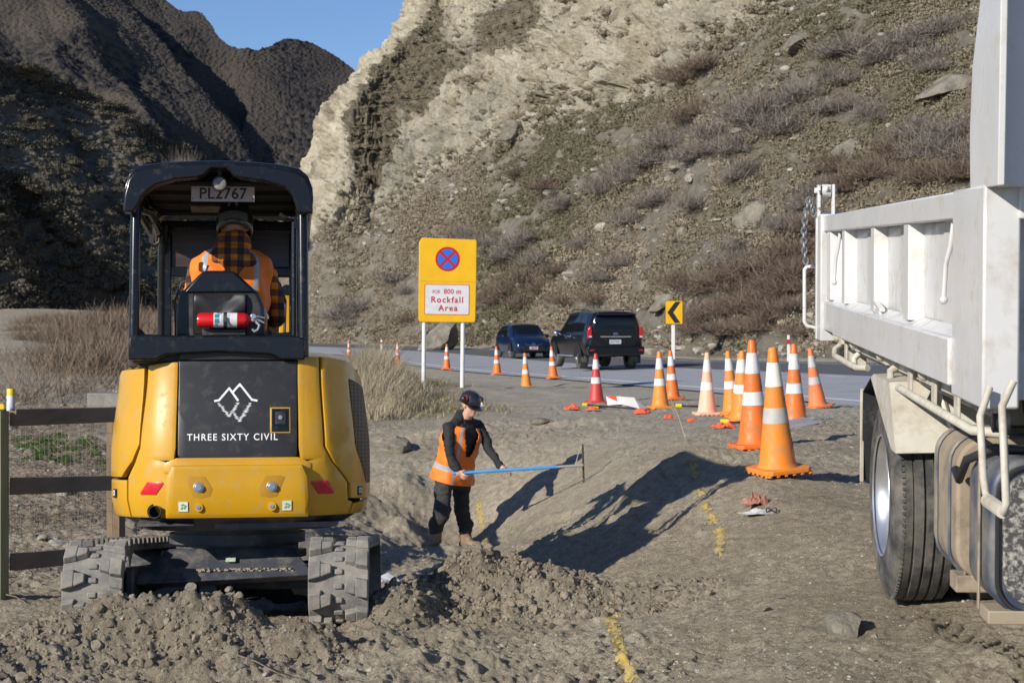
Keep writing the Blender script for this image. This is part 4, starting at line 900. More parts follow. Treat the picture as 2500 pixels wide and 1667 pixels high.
# ---- canopy (sits a little left of the middle)
CXc = -.075
mb = MB()     # rear sill and console under the seat
sill = [(-.515, 1.475), (-.515, 1.60), (-.50, 1.615), (-.40, 1.622), (-.25, 1.615), (.25, 1.615), (.42, 1.618), (.50, 1.60), (.50, 1.475), (.36, 1.475), (.30, 1.505), (0, 1.52), (-.30, 1.505), (-.36, 1.475)]
mb.prism([(a+CXc, b) for a, b in sill], -.86, -.74); mb.build('canopy_sill', M_blk, EX, bevel=.012)
mb = MB(); mb.box((CXc, -.60, 1.53), (.95, .34, .12)); mb.box((CXc-.47, .05, 1.50), (.08, 1.3, .10)); mb.box((CXc+.45, .05, 1.50), (.08, 1.3, .10)); mb.box((CXc, .0, 1.46), (.90, 1.4, .04)); mb.build('cab_floor', M_blkm, EX, bevel=.01)
for sx, w_ in ((-1, .055), (1, .06)):
    xb = CXc + sx*.49; mb = MB()
    pts = [(xb+sx*.0, -.80, 1.50), (xb, -.80, 1.62), (xb-sx*.005, -.785, 2.30), (xb-sx*.012, -.76, 2.44)]
    mb.tube(pts, [w_*.55]*4, n=12); mb.build('canopy_post', M_blk, EX, smooth=60)
    xf = CXc + sx*.455; mb = MB(); mb.tube([(xf, .70, 1.48), (xf, .70, 2.25), (xf-sx*.02, .62, 2.45)], .030, n=10); mb.build('canopy_post', M_blk, EX, smooth=60)
    if sx > 0:
        mb = MB(); mb.tube([(xb-.055, -.74, 1.60), (xb-.055, -.74, 2.30)], .017, n=8); mb.build('canopy_trim', M_blk, EX, smooth=60)
    mb = MB(); mb.tube([(xb-sx*.02, -.72, 2.36), (xb-sx*.02, -.1, 2.43), (xf, .62, 2.40)], .028, n=8); mb.build('roof_rail', M_blk, EX, smooth=60)
# roof: crowned skin with a drooping rear cowl
xo = np.array([-.535, -.53, -.505, -.46, -.36, -.20, 0, .20, .36, .46, .505, .53, .535]); zo = np.array([2.40, 2.47, 2.545, 2.578, 2.592, 2.606, 2.612, 2.606, 2.592, 2.572, 2.535, 2.47, 2.40])
def skin_at(y):
    t = (y + .86)/1.55; drop = -.02*(1-t)**2*0 - .05*t**2; return [(x*(1-.03*t)+CXc, y, z + drop - .0*t) for x, z in zip(xo, zo)]
mb = MB(); yy = [-.88, -.84, -.6, -.2, .2, .5, .72, .78]; rows = [skin_at(y) for y in yy]
rows[0] = [(x, y+.0, z-.018) for x, y, z in rows[0]]; rows[-1] = [(x, y, z-.03) for x, y, z in rows[-1]]
n_ = len(xo); vs = [p for r in rows for p in r]; fs = [(j*n_+i, j*n_+i+1, (j+1)*n_+i+1, (j+1)*n_+i) for j in range(len(yy)-1) for i in range(n_-1)]
mb.add(vs, fs); o = mb.build('roof', M_blk, EX, smooth=60); so_ = o.modifiers.new('solid', 'SOLIDIFY'); so_.thickness = .028; so_.offset = -1 if False else 0
cowl_o = [(-.545, 2.335), (-.540, 2.44), (-.520, 2.52), (-.49, 2.56), (-.44, 2.585), (-.34, 2.600), (-.30, 2.602), (-.28, 2.612), (-.10, 2.620), (.10, 2.620), (.28, 2.612), (.30, 2.602), (.36, 2.596), (.45, 2.575), (.50, 2.545), (.53, 2.49), (.545, 2.42), (.545, 2.335)]
cowl_i = [(.475, 2.335), (.455, 2.345), (.44, 2.40), (.42, 2.45), (.375, 2.49), (.25, 2.522), (.13, 2.535), (.085, 2.55), (.065, 2.575), (.045, 2.592), (-.045, 2.592), (-.065, 2.575), (-.085, 2.55), (-.13, 2.535), (-.25, 2.525), (-.36, 2.492), (-.43, 2.44), (-.46, 2.38), (-.485, 2.335)]
mb = MB(); mb.prism([(a+CXc, b-.02) for a, b in cowl_o + cowl_i], -.90, -.80); mb.build('roof_cowl', M_blk, EX, bevel=.012, seg=3)
mb = MB(); mb.box((CXc, -.1, 2.505), (.9, 1.3, .018)); 
for y in (-.5, -.1, .3): mb.box((CXc, y, 2.487), (.9, .04, .03))
mb.build('headliner', mat('headliner', (.012, .010, .008), (.022, .018, .014), rough=.8, scale=6), EX)
# front header with a strip window, front window frame
mb = MB(); mb.box((CXc, .70, 2.45), (.92, .05, .06)); mb.box((CXc, .71, 2.14), (.92, .05, .07)); mb.box((CXc, .70, 1.50), (.92, .05, .06)); mb.box((CXc-.42, .70, 1.95), (.06, .04, .9)); mb.box((CXc+.42, .70, 1.95), (.05, .04, .9)); mb.build('windscreen_frame', M_blk, EX, bevel=.01)
mb = MB(); mb.box((CXc, .71, 2.30), (.86, .012, .27)); mb.build('header_window', mat('brown_tinted_glass', (.035, .024, .022), (.075, .05, .045), rough=.25, scale=2, aniso=(1, 1, 12)), EX)
mb = MB()
for sx in (-1, 1):
    mb.tube([(CXc+sx*.36, .73, 1.55), (CXc+sx*.37, .73, 1.95), (CXc+sx*.33, .73, 2.07), (CXc+sx*.25, .73, 2.10)], .010, n=6)
mb.tube([(CXc-.25, .73, 2.10), (CXc+.25, .73, 2.10)], .010, n=6); mb.build('window_seal', M_blkm, EX, smooth=60)
# licence plate and work light
pl = MB(); pl.box((CXc+.015, -.70, 2.452), (.372, .006, .092)); lp = pl.build('licence_plate', mat('plate_white', (.50, .38, .33), (.40, .31, .27), rough=.5, scale=9), EX, bevel=.002)
Mp = Matrix.Translation((CXc+.015, -.7045, 2.452)) @ Euler((R(90), 0, 0)).to_matrix().to_4x4()
flat_text('lettering', 'PL2767', .092, Mp, mat('plate_ink', (.02, .016, .014)), lp, 1.05, .0015, .98)
mb = MB(); mb.tube([(CXc+.015-.186, -.7045, 2.406), (CXc+.015+.186, -.7045, 2.406)], .0015, n=4); mb.tube([(CXc+.015-.186, -.7045, 2.498), (CXc+.015+.186, -.7045, 2.498)], .0015, n=4)
for a, b in ((-.176, 2.424), (.176, 2.424), (-.10, 2.424), (.10, 2.424), (.176, 2.502), (-.176, 2.502)): mb.cyl((CXc+.015+a, -.7032, b), (CXc+.015+a, -.706, b), .004, n=8)
mb.build('plate_bolts', M_blkm, lp)
mb = MB(); mb.lathe([(.012, .03), (.038, .02), (.046, 0), (.046, -.02), (.040, -.026)], 22, Matrix.Translation((CXc-.0, -.80, 2.495)) @ Euler((R(90), 0, 0)).to_matrix().to_4x4() @ Matrix.Scale(-1, 4, (0, 0, 1))); mb.box((CXc, -.79, 2.56), (.02, .02, .07))
wl = mb.build('work_light', M_blkm, EX, smooth=40); mb = MB(); mb.cyl((CXc, -.826, 2.495), (CXc, -.829, 2.495), .036, .030, n=20); mb.build('lens', mat('lamp_lens', (.30, .27, .24), (.16, .14, .13), rough=.15, scale=60), wl, smooth=40)
mb = MB(); mb.box((CXc-.13, .1, 2.475), (.19, .12, .004), rot=(R(-10), 0, 0)); mb.build('decal', mat('decal_worn', (.30, .27, .23), (.14, .12, .10), rough=.7, scale=12), EX)
# brackets: coat hook left, mirror arm and handle right, armrest left
mb = MB(); mb.box((CXc-.415, -.55, 2.205), (.03, .02, .05)); mb.tube([(CXc-.415, -.55, 2.18), (CXc-.39, -.57, 2.17), (CXc-.37, -.57, 2.185), (CXc-.368, -.57, 2.21)], .007, n=6); mb.build('hook', M_blkm, EX, smooth=60)
mb = MB(); mb.tube([(CXc+.47, -.76, 2.32), (CXc+.43, -.76, 2.30), (CXc+.38, -.76, 2.31), (CXc+.35, -.76, 2.33)], .014, n=8); mb.box((CXc+.45, -.76, 2.28), (.03, .03, .07)); mb.build('grab_bracket', M_blk, EX, smooth=60)
mb = MB(); mb.prism([(CXc-.48, 1.60), (CXc-.44, 1.67), (CXc-.385, 1.60)], -.74, -.70); mb.build('post_gusset', M_blk, EX, bevel=.008)
mb = MB(); mb.prism([(CXc+.25, 1.60), (CXc+.28, 1.64), (CXc+.44, 1.65), (CXc+.46, 1.60)], -.66, -.30); mb.build('console', M_blk, EX, bevel=.008)
mb = MB(); mb.box((CXc-.31, -.45, 1.60), (.12, .30, .03)); mb.build('armrest', M_blk, EX, bevel=.008)

for o in EX.children:
    if o.name.split('.')[0] in CAN: o.scale = (.945, 1, .962); o.location = (CXc*.055, 0, 1.60*.038)
# ---- seat
SX = CXc + .0
def seatpoly(k): return [(-.25*k, 1.62), (-.245*k, 1.80), (-.225*k, 1.87), (-.13, 1.97), (-.095, 2.0), (.07, 2.0), (.12, 1.955), (.205*k, 1.875), (.24*k, 1.80), (.25*k, 1.62)]
mb = MB(); mb.prism([(a+SX, b) for a, b in seatpoly(1)], -.60, -.49); sb = mb.build('seat_back', M_blkm, EX, bevel=.022, seg=3)
mb = MB(); mb.prism([(SX+a, b) for a, b in [(-.205, 1.872), (-.125, 1.965), (-.092, 1.992), (.068, 1.992), (.115, 1.95), (.19, 1.875)]], -.618, -.60); mb.build('headrest_shell', M_blk, sb, bevel=.012, seg=3)
mb = MB(); mb.prism([(SX+a, b) for a, b in [(-.155, 1.64), (-.155, 1.865), (.145, 1.865), (.145, 1.64)]], -.607, -.60); mb.build('seat_recess', M_dark, sb)
mb = MB(); vs = []; 
for j in range(7):
    for i in range(13):
        u = i/12; v = j/6; sag = .045*math.exp(-((u-.4)/.22)**2)*(v) ; x = SX-.15+.29*u; z = 1.865-.135*v - .02*math.sin(u*3.1)*v + (sag if v < .1 else .03*math.cos(u*7)*v) - .035*math.exp(-((u-.4)/.2)**2)*(1-v); y = -.625 - .012*math.sin(u*6+v*4) - .012*math.sin(v*5-u*3)*math.sin(u*3.14)
        vs.append((x, y, z))
mb.add(vs, [(j*13+i, j*13+i+1, (j+1)*13+i+1, (j+1)*13+i) for j in range(6) for i in range(12)]); o = mb.build('document_pouch', mat('pouch_vinyl', (.025, .025, .027), rough=.45), sb, smooth=80); q = o.modifiers.new('s', 'SOLIDIFY'); q.thickness = .006; q = o.modifiers.new('ss', 'SUBSURF'); q.levels = q.render_levels = 1
mb = MB(); mb.box((SX, -.30, 1.60), (.46, .46, .10)); mb.build('seat_cushion', M_blkm, EX, bevel=.03)
mb = MB(); mb.box((SX+.02, -.635, 1.645), (.24, .05, .035)); mb.build('extinguisher_bracket', M_blkm, EX, bevel=.004)

# ---- front: boom, stick, bucket, blade
mb = MB(); mb.box((.24, .85, .80), (.26, .35, .30)); mb.box((.24, 1.02, .86), (.20, .2, .40)); sw = mb.build('swing_post', M_yel, EX, bevel=.015)
def plate_beam(name, pts, wd, m, parent=EX, bev=.01):      # pts: (y, z, height)
    mb = MB(); top = [(y, z+h/2) for y, z, h in pts]; bot = [(y, z-h/2) for y, z, h in pts][::-1]
    poly = top + bot; mb.prism(poly, wd[0], wd[1], axis='x'); return mb.build(name, m, parent, bevel=bev)
plate_beam('boom', [(1.05, .95, .22), (1.35, 1.50, .22), (1.62, 1.86, .20), (1.95, 1.98, .20), (2.5, 1.80, .17), (3.05, 1.45, .13)], (.225, .325), M_yel)
plate_beam('stick', [(3.0, 1.55, .12), (3.12, 1.35, .18), (3.2, .9, .14), (3.25, .30, .10)], (.21, .30), M_yel)
mb = MB(); mb.prism([(3.10, .30), (3.45, .32), (3.40, .0), (3.20, -.14), (3.0, -.10), (2.95, .05)], .03, .48, axis='x'); mb.build('bucket', mat('bucket_steel', (.10, .09, .08), (.2, .18, .15), rough=.7, scale=8), EX, bevel=.01)
mb = MB(); mb.cyl((.275, 1.05, 1.05), (.275, 1.7, 1.45), .045, n=12); mb.build('boom_cylinder', M_blk, EX, smooth=40)
mb = MB(); mb.cyl((.275, 1.95, 2.12), (.275, 2.9, 1.80), .04, n=12); mb.build('stick_cylinder', M_blk, EX, smooth=40)
mb = MB()
for k in range(4): mb.tube([(.34+.012*k, 1.0, 1.15), (.36+.02*k, 1.25, 1.55), (.35+.016*k, 1.5, 1.88+.02*k), (.34+.01*k, 1.9, 2.05), (.33, 2.3, 1.98)], .011, n=6)
mb.build('hydraulic_hose', M_blkm, EX, smooth=60)
mb = MB(); mb.tube([(.225, 1.02, 1.30), (.20, 1.2, 1.62), (.215, 1.45, 1.90), (.26, 1.6, 2.02)], .014, n=8); mb.tube([(.36, 1.05, 1.3), (.375, 1.3, 1.62), (.33, 1.6, 1.98)], .013, n=8); mb.build('steel_pipe', M_yel, EX, smooth=60)

# ---- undercarriage: its own heading, so a sub frame matrix
MU = Matrix.Rotation(R(-4.5), 4, 'Z') @ Matrix.Translation((0, -.9, .06)) @ Matrix.Rotation(R(-2.6), 4, 'X') @ Matrix.Translation((0, .9, -.06))
zb = 0.0
def track(name, cx_, wd=.325, L=1.62, r=.215, first_phase=0.0):
    cz = r + .035; c1, c2 = -L/2, L/2; per = 2*L + 2*math.pi*r
    def at(t, off):           # position along the loop
        t = t % per
        if t < L: return (c1 + t, cz + r + off), (0, 1)
        t -= L
        if t < math.pi*r: a = math.pi/2 - t/r; return (c2 + (r+off)*math.cos(a), cz + (r+off)*math.sin(a)), (math.cos(a), math.sin(a))
        t -= math.pi*r
        if t < L: return (c2 - t, cz - r - off), (0, -1)
        t -= L; a = -math.pi/2 - t/r; return (c1 + (r+off)*math.cos(a), cz + (r+off)*math.sin(a)), (math.cos(a), math.sin(a))
    mb = MB(); n = 90; vs = []
    for i in range(n):
        for off, x in ((-.022, -wd/2), (.004, -wd/2), (.006, wd/2), (-.022, wd/2)):
            (y, z), _ = at(per*i/n, off); vs.append((cx_+x, y, z))
    fs = []
    for i in range(n):
        j = (i+1) % n
        for k in range(4): k2 = (k+1) % 4; fs.append((i*4+k, i*4+k2, j*4+k2, j*4+k))
    mb.add(vs, fs)
    nl = 62; pitch = per/nl; gq = random.Random(5)
    def block(x0, x1, t0, t1, t0b, t1b, h=.034, hb=.0):
        # outline in (x, t), narrower at the top
        base = [(x0, t0), (x1, t0b), (x1, t1b), (x0, t1)]; cxm = (x0+x1)/2; tm = (t0+t1+t0b+t1b)/4; vs = []
        for (x, t), k in [(p, 0) for p in base] + [(p, 1) for p in base]:
            if k: x = cxm + (x-cxm)*.90; t = tm + (t-tm)*.80
            (y, z), _ = at(t, .004 + (h if k else 0)); vs.append((cx_+x, y, z))
        mb.add(vs, [(0, 1, 2, 3), (7, 6, 5, 4), (0, 4, 5, 1), (1, 5, 6, 2), (2, 6, 7, 3), (3, 7, 4, 0)])
    for i in range(0, nl):
        t = i*pitch + first_phase; w2 = wd/2; o_ = pitch*.5
        # left pad: broad outer block with a narrower inner foot, right pad staggered by half
        if i % 2 == 0:
            block(-w2, -w2*.55, t-pitch*.72, t+pitch*.62, t-pitch*.50, t+pitch*.78, .042); block(-w2*.60, -.034, t-pitch*.50, t+pitch*.55, t-pitch*.20, t+pitch*.50, .038)
            block(w2*.55, w2, t+pitch*.28, t+pitch*1.62, t+pitch*.10, t+pitch*1.44, .042); block(.034, w2*.60, t+pitch*.60, t+pitch*1.25, t+pitch*.36, t+pitch*1.40, .038)
        block(-.026, .026, t-pitch*.22, t+pitch*.22, t-pitch*.22, t+pitch*.22, .014)
    o = mb.build(name, M_rub, EX, bevel=.006); o.matrix_local = MU; return o
tw_ = .79
xl, xr = -.655, .655
track('rubber_track', xl); track('rubber_track', xr, first_phase=.03)
for cx_ in (xl, xr):
    s = 1 if cx_ < 0 else -1
    mb = MB(); mb.box((cx_, 0, .25), (.20, 1.5, .16)); mb.box((cx_+s*.13, 0, .25), (.05, 1.3, .20)); o = mb.build('track_frame', M_ufr, EX, bevel=.012); o.matrix_local = MU
    for y in (-.81, .81):
        mb = MB(); mb.lathe([(.05, -.10), (.18, -.09), (.185, -.05), (.185, .05), (.18, .09), (.05, .10)], 26, Matrix.Translation((cx_, y, .25)) @ Euler((0, R(90), 0)).to_matrix().to_4x4()); o = mb.build('drive_sprocket' if y < 0 else 'idler_wheel', M_ufr, EX, smooth=40); o.matrix_local = MU
    for y in (-.5, -.17, .17, .5):
        mb = MB(); mb.lathe([(.03, -.09), (.065, -.085), (.065, .085), (.03, .09)], 18, Matrix.Translation((cx_, y, .115)) @ Euler((0, R(90), 0)).to_matrix().to_4x4()); o = mb.build('track_roller', M_ufr, EX, smooth=40); o.matrix_local = MU
# cross frame: sloping rear plate, bottom plate and legs
mb = MB(); vs = [(-.34, -.42, .45), (.36, -.42, .45), (.47, -.58, .33), (.47, -.60, .295), (-.50, -.60, .255), (-.50, -.58, .31)]
mb.add(vs + [(x, y+.10, z-.03) for x, y, z in vs], [(0, 5, 4, 3, 2, 1), (6, 7, 8, 9, 10, 11)] + [(i, (i+1) % 6, 6+(i+1) % 6, 6+i) for i in range(6)])
mb.box((0, -.03, .41), (.76, .82, .05)); mb.box((-.12, -.42, .22), (.10, .06, .22)); mb.beam((-.5, -.5, .16), (-.16, -.45, .28), .06, .05); mb.box((.1, .15, .27), (1.1, .5, .14)); o = mb.build('cross_frame', M_ufr, EX, bevel=.008); o.matrix_local = MU
mb = MB(); mb.box((.02, -.525, .385), (.055, .002, .035), rot=(R(-50), 0, 0)); o = mb.build('sticker', mat('sticker_pale', (.6, .65, .55), (.3, .45, .3), rough=.6, scale=60), EX); o.matrix_local = MU
mb = MB(); g_ = random.Random(2)
for i in range(120): mb.ell((g_.uniform(-.16, .38), g_.uniform(-.575, -.545), .325+g_.uniform(-.004, .01)), (g_.uniform(.006, .02),)*2+(.007,), 5, 3)
o = mb.build('dirt_on_frame', mat('dirt', (.22, .18, .13)), EX); o.matrix_local = MU
mb = MB(); mb.tube([(-.12, -.40, .36), (-.05, -.2, .3), (.1, .1, .33)], .02, n=6); mb.tube([(.12, -.36, .33), (.14, -.2, .26), (.1, .2, .3)], .018, n=6); mb.cyl((.02, -.3, .30), (.02, .6, .26), .06, n=12); o = mb.build('travel_hose', M_blkm, EX, smooth=60); o.matrix_local = MU
mb = MB(); mb.box((0, 1.28, .17), (1.62, .06, .34)); mb.beam((-.35, .3, .25), (-.35, 1.25, .2), .09, .09); mb.beam((.35, .3, .25), (.35, 1.25, .2), .09, .09); o = mb.build('dozer_blade', M_blk, EX, bevel=.01); o.matrix_local = MU
# local -> world
bpy.context.view_layer.update()
EXM = EX.matrix_world.copy()

# ---- fire extinguisher strapped to the seat back
FE = thing('fire_extinguisher', 'small red fire extinguisher lying strapped across the back of the operator seat', 'fire extinguisher', EXM @ Vector((SX+.02, -.69, 1.71)), EX.rotation_euler)
M_fred = mat('extinguisher_red', (.55, .01, .012), rough=.25, coat=.5)
Mr = Euler((0, R(90), 0)).to_matrix().to_4x4()
mb = MB(); mb.lathe([(.02, -.148), (.036, -.143), (.042, -.128), (.042, .115), (.036, .130), (.018, .142), (.018, .150)], 26, Mr); cyl_o = mb.build('cylinder', M_fred, FE, smooth=50)
mb = MB(); mb.lathe([(.0425, -.055), (.0425, .075)], 26, Mr, cap=False); lb = mb.build('label', mat('label_white', (.72, .70, .72), (.62, .58, .60), rough=.4, scale=80), cyl_o, smooth=50)
def on_cyl(a, x, r=.0432): return (x, -r*math.cos(a), r*math.sin(a))
mb = MB()
for k, x0, x1, a0, a1 in ((0, -.048, -.022, .25, .85), (0, -.048, -.022, -.45, .15)):
    mb.add([on_cyl(a0, x0), on_cyl(a0, x1), on_cyl((a0+a1)/2, x1), on_cyl(a1, x1), on_cyl(a1, x0), on_cyl((a0+a1)/2, x0)], [(0, 1, 2, 5), (5, 2, 3, 4)])
mb.build('symbol', mat('teal_print', (.02, .22, .27)), lb, fix=False)
mb = MB()
for k in range(7):
    a = .7 - k*.17; mb.add([on_cyl(a, -.012), on_cyl(a, .035), on_cyl(a-.05, .035), on_cyl(a-.05, -.012)], [(0, 1, 2, 3)])
mb.add([on_cyl(-.55, -.045), on_cyl(-.55, -.028), on_cyl(-.95, -.034), on_cyl(-.95, -.048)], [(0, 1, 2, 3)]); mb.build('fine_print', mat('grey_print', (.25, .2, .25)), lb, fix=False)
mb = MB(); mb.lathe([(.0445, .0), (.0445, .018)], 26, Mr, cap=False); mb.box((.009, -.050, .0), (.018, .012, .03)); mb.tube([(-.03, -.03, .035), (-.035, -.03, .06), (-.02, -.03, .075), (-.01, -.03, .055), (-.03, -.03, .04)], .003, n=5); mb.build('strap', M_blkm, FE)
mb = MB(); mb.cyl((.15, 0, 0), (.185, 0, 0), .014, n=10); mb.box((.178, -.01, .02), (.035, .016, .012)); mb.cyl((.165, -.014, .02), (.165, -.026, .02), .016, n=14); mb.box((.20, -.005, -.002), (.06, .012, .010), rot=(0, R(28), 0)); mb.box((.205, -.005, .018), (.05, .012, .008), rot=(0, R(14), 0)); mb.build('valve', M_steel, FE, bevel=.002)
mb = MB(); mb.tube([(.18, -.01, -.01), (.20, -.015, -.03), (.19, -.02, -.055), (.17, -.02, -.065), (.16, -.02, -.05)], .008, n=8); mb.build('hose', mat('hose_grey', (.25, .27, .30), rough=.4), FE, smooth=60)
# ================================================================== people
def cap_field(prims, voxel, name, mats, parent=None, smooth_it=6, classify=None, folds=0):
    """prims: list of (kind, data, slot); union remeshed into one continuous surface"""
    mb = MB()
    for p in prims:
        if p[0] == 'cap':
            a, b, ra, rb = p[1]; a = Vector(a); b = Vector(b); d = (b-a)
            L_ = d.length; d = d.normalized() if L_ > 1e-6 else Vector((0, 0, 1)); x = d.orthogonal().normalized(); y = d.cross(x); prof = []
            for k in range(5): t = -math.pi/2 + math.pi/2*k/4; prof.append((ra*math.cos(t), ra*math.sin(t)))
            for k in range(5): t = math.pi/2*k/4; prof.append((rb*math.cos(t), L_ + rb*math.sin(t)))
            M = Matrix((x, y, d)).transposed().to_4x4(); M.translation = a
            mb.lathe([(max(r, 1e-4), z) for r, z in prof], 14, M)
        elif p[0] == 'ell':
            c, r, rot = p[1]; M = Matrix.Translation(c) @ Euler(rot).to_matrix().to_4x4(); mb.ell((0, 0, 0), r, 18, 12, M)
        elif p[0] == 'loft':             # rings: (centre, rx, ry), axis frame given
            rings, Mx = p[1]; vs = []; n = 20
            for (c, rx, ry) in rings:
                for i in range(n):
                    t = 2*math.pi*i/n; cc, ss2 = math.cos(t), math.sin(t); e = .8
                    vs.append(Mx @ Vector((c[0] + rx*abs(cc)**e*(1 if cc > 0 else -1), c[1] + ry*abs(ss2)**e*(1 if ss2 > 0 else -1), c[2])))
            k = len(rings); mb.add(vs, [(j*n+i, j*n+(i+1) % n, (j+1)*n+(i+1) % n, (j+1)*n+i) for j in range(k-1) for i in range(n)] + [tuple(range(n-1, -1, -1)), tuple(range((k-1)*n, k*n))])
    o = mb.build(name, mats, parent)
    m = o.modifiers.new('r', 'REMESH'); m.mode = 'VOXEL'; m.voxel_size = voxel
    m = o.modifiers.new('s', 'SMOOTH'); m.iterations = smooth_it; m.factor = .5
    bpy.context.view_layer.update(); dg = bpy.context.evaluated_depsgraph_get(); me = bpy.data.meshes.new_from_object(o.evaluated_get(dg)); o.modifiers.clear(); old = o.data; o.data = me; bpy.data.meshes.remove(old)
    if not len(me.materials):
        for q in (mats if isinstance(mats, (list, tuple)) else [mats]): me.materials.append(q)
    for p in me.polygons:
        p.use_smooth = True
        if classify: p.material_index = classify(p.center)
    if folds:
        skin = set() if name == 'hood' else set(i for p in me.polygons if p.material_index == 0 for i in p.vertices); V = np.array([v.co[:] for v in me.vertices]); N_ = np.array([v.normal[:] for v in me.vertices])
        d = fbm(V[:, 0]*9, V[:, 1]*9, V[:, 2]*22, oct=3, seed=17)*folds*2.2; ok_ = np.array([0 if i in skin else 1 for i in range(len(V))]); V = V + N_*(d*ok_)[:, None]; me.vertices.foreach_set('co', V.astype(np.float32).ravel()); me.update()
    return o
def seg_dist(p, a, b):
    a = Vector(a); b = Vector(b); d = b-a; t = max(0, min(1, (p-a).dot(d)/max(d.length_squared, 1e-9))); return (p-a-d*t).length
M_skin = mat('skin', (.50, .27, .19), (.58, .33, .24), rough=.5, scale=9)
M_hivis = mat('hi_vis_orange', (.85, .20, .012), (.78, .17, .01), rough=.65, scale=6, bump=.4, bscale=14)
M_refl = mat('reflective_tape', (.30, .31, .34), (.38, .39, .42), rough=.45, scale=12, bump=.2, bscale=30)
M_black_cloth = mat('black_cloth', (.013, .013, .015), (.022, .022, .024), rough=.85, scale=10, bump=.5, bscale=12, bdist=.02)
M_trouser = mat('charcoal_trousers', (.026, .026, .027), (.045, .044, .043), rough=.85, scale=8, bump=.6, bscale=9, bdist=.03)
M_boot = mat('tan_boot', (.20, .13, .08), (.30, .22, .15), rough=.8, scale=12)
M_helm = mat('black_helmet', (.018, .019, .022), rough=.28, coat=.5)
M_hair = mat('brown_hair', (.05, .032, .02), (.09, .055, .03), rough=.7, scale=40)
M_muff = mat('black_ear_cup', (.02, .02, .022), rough=.4); M_muffr = mat('red_ear_cup_ring', (.60, .03, .04), rough=.4)
def hand(prims, wrist, palm_dir, across, normal, slot, curl=.6, s=1.0):
    """five separate bent fingers; across points from little finger side to the index side"""
    w_ = Vector(wrist); d = Vector(palm_dir).normalized(); a = Vector(across); a = (a - d*a.dot(d)).normalized(); n = Vector(normal); n = (n - d*n.dot(d) - a*n.dot(a)).normalized()
    pe = w_ + d*.085*s
    for k in (-.027, -.009, .009, .027): prims.append(('cap', (w_ + a*k*.7*s + d*.01*s, pe + a*k*s, .015*s, .0125*s), slot))
    for k, L_ in ((-.030, .062), (-.0105, .076), (.0105, .082), (.030, .072)):
        p = pe + a*k*s; r = .0085*s; dirv = d.copy()
        for j, f in enumerate((.42, .33, .25)):
            ang = curl*(1.1 if j else .8); dirv = (dirv*math.cos(ang) + n*math.sin(ang)).normalized(); q = p + dirv*L_*f*s
            prims.append(('cap', (p, q, r, r*.9), slot)); p = q; r *= .9; n2 = n
            n = (n*math.cos(ang) - (dirv*0 + d)*0 ).normalized() if False else n
    b = w_ + a*.028*s + d*.02*s; t1 = b + (d*.7 + a*.75 + n*.35).normalized()*.045*s; t2 = t1 + (d*.75 + a*.15 + n*.7).normalized()*.033*s
    prims.append(('cap', (b, t1, .012*s, .010*s), slot)); prims.append(('cap', (t1, t2, .010*s, .008*s), slot))
def head(prims, c, face, up=(0, 0, 1), s=1.0, slot=0):
    c = Vector(c); f = Vector(face).normalized(); u = Vector(up); u = (u - f*u.dot(f)).normalized(); r = f.cross(u)
    Mh = Matrix((r, f, u)).transposed().to_4x4(); Mh.translation = c; e = Mh.to_euler()
    def q(x, y, z): return Mh @ Vector((x*s, y*s, z*s))
    prims += [('ell', (q(0, -.012, .03), (.076*s, .095*s, .092*s), e), slot), ('ell', (q(0, .022, -.035), (.058*s, .068*s, .078*s), e), slot), ('cap', (q(0, .07, -.085), q(0, .045, -.09), .024*s, .03*s), slot),
              ('cap', (q(0, .083, .012), q(0, .104, -.022), .011*s, .0145*s), slot), ('cap', (q(-.032, .078, .024), q(.032, .078, .024), .011*s, .011*s), slot), ('cap', (q(-.016, .088, -.058), q(.016, .088, -.058), .0095*s, .0095*s), slot),
              ('cap', (q(-.038, .062, -.02), q(-.04, .03, -.03), .018*s, .02*s), slot), ('cap', (q(.038, .062, -.02), q(.04, .03, -.03), .018*s, .02*s), slot)]
    for sx in (-1, 1): prims += [('ell', (q(sx*.078, -.008, -.005), (.010*s, .019*s, .031*s), e), slot)]
    return Mh
def eyes(Mh, parent, s=1.0):
    mb = MB()
    for sx in (-1, 1): mb.ell((sx*.030*s, .080*s, .004*s), (.012*s, .008*s, .006*s), 10, 6, Mh)
    mb.build('eyes', [mat('eye_dark', (.05, .035, .03), rough=.2)], parent, smooth=60)

# ---- standing worker in the ditch (drawn from joints placed in the world)
W0 = thing('person', 'person in orange vest and black hoodie standing in the ditch, holding a long blue rod', 'person', (-.66, 18.8, gz1(-.66, 18.8)))
def wp(xd, yd, Y=18.8): return D(xd, yd, Y)
IW = Matrix.Translation(-W0.location)
sR = wp(1031, 982, 18.62); sL = wp(1098, 976, 18.92); eR = wp(1033, 1042, 18.50); hR = wp(1052, 1086, 18.42); eL = wp(1124, 1032, 18.80); hL = wp(1152, 1074, 18.55)
hipR = wp(1022, 1096, 18.72); hipL = wp(1058, 1096, 18.90); kR = wp(1015, 1165, 18.60); kL = wp(1061, 1165, 18.86); aR = wp(1001, 1224, 18.72); aL = wp(1069, 1224, 18.86)
neck = wp(1066, 962, 18.78); hc = wp(1079, 931, 18.70); pelv = (hipR + hipL)/2 + Vector((0, 0, .03)); chest = (sR + sL)/2
pr = []
sd_ = (sL - sR).normalized(); fw = sd_.cross(Vector((0, 0, 1))).normalized()      # chest faces the camera and right
if fw.y > 0: fw = -fw
upv = (chest - pelv).normalized(); side = sd_ - upv*sd_.dot(upv); side.normalize(); fwd = side.cross(upv)
if fwd.y > 0: fwd = -fwd
MT = Matrix((side, -fwd, upv)).transposed().to_4x4(); MT.translation = pelv; TL = (chest - pelv).length
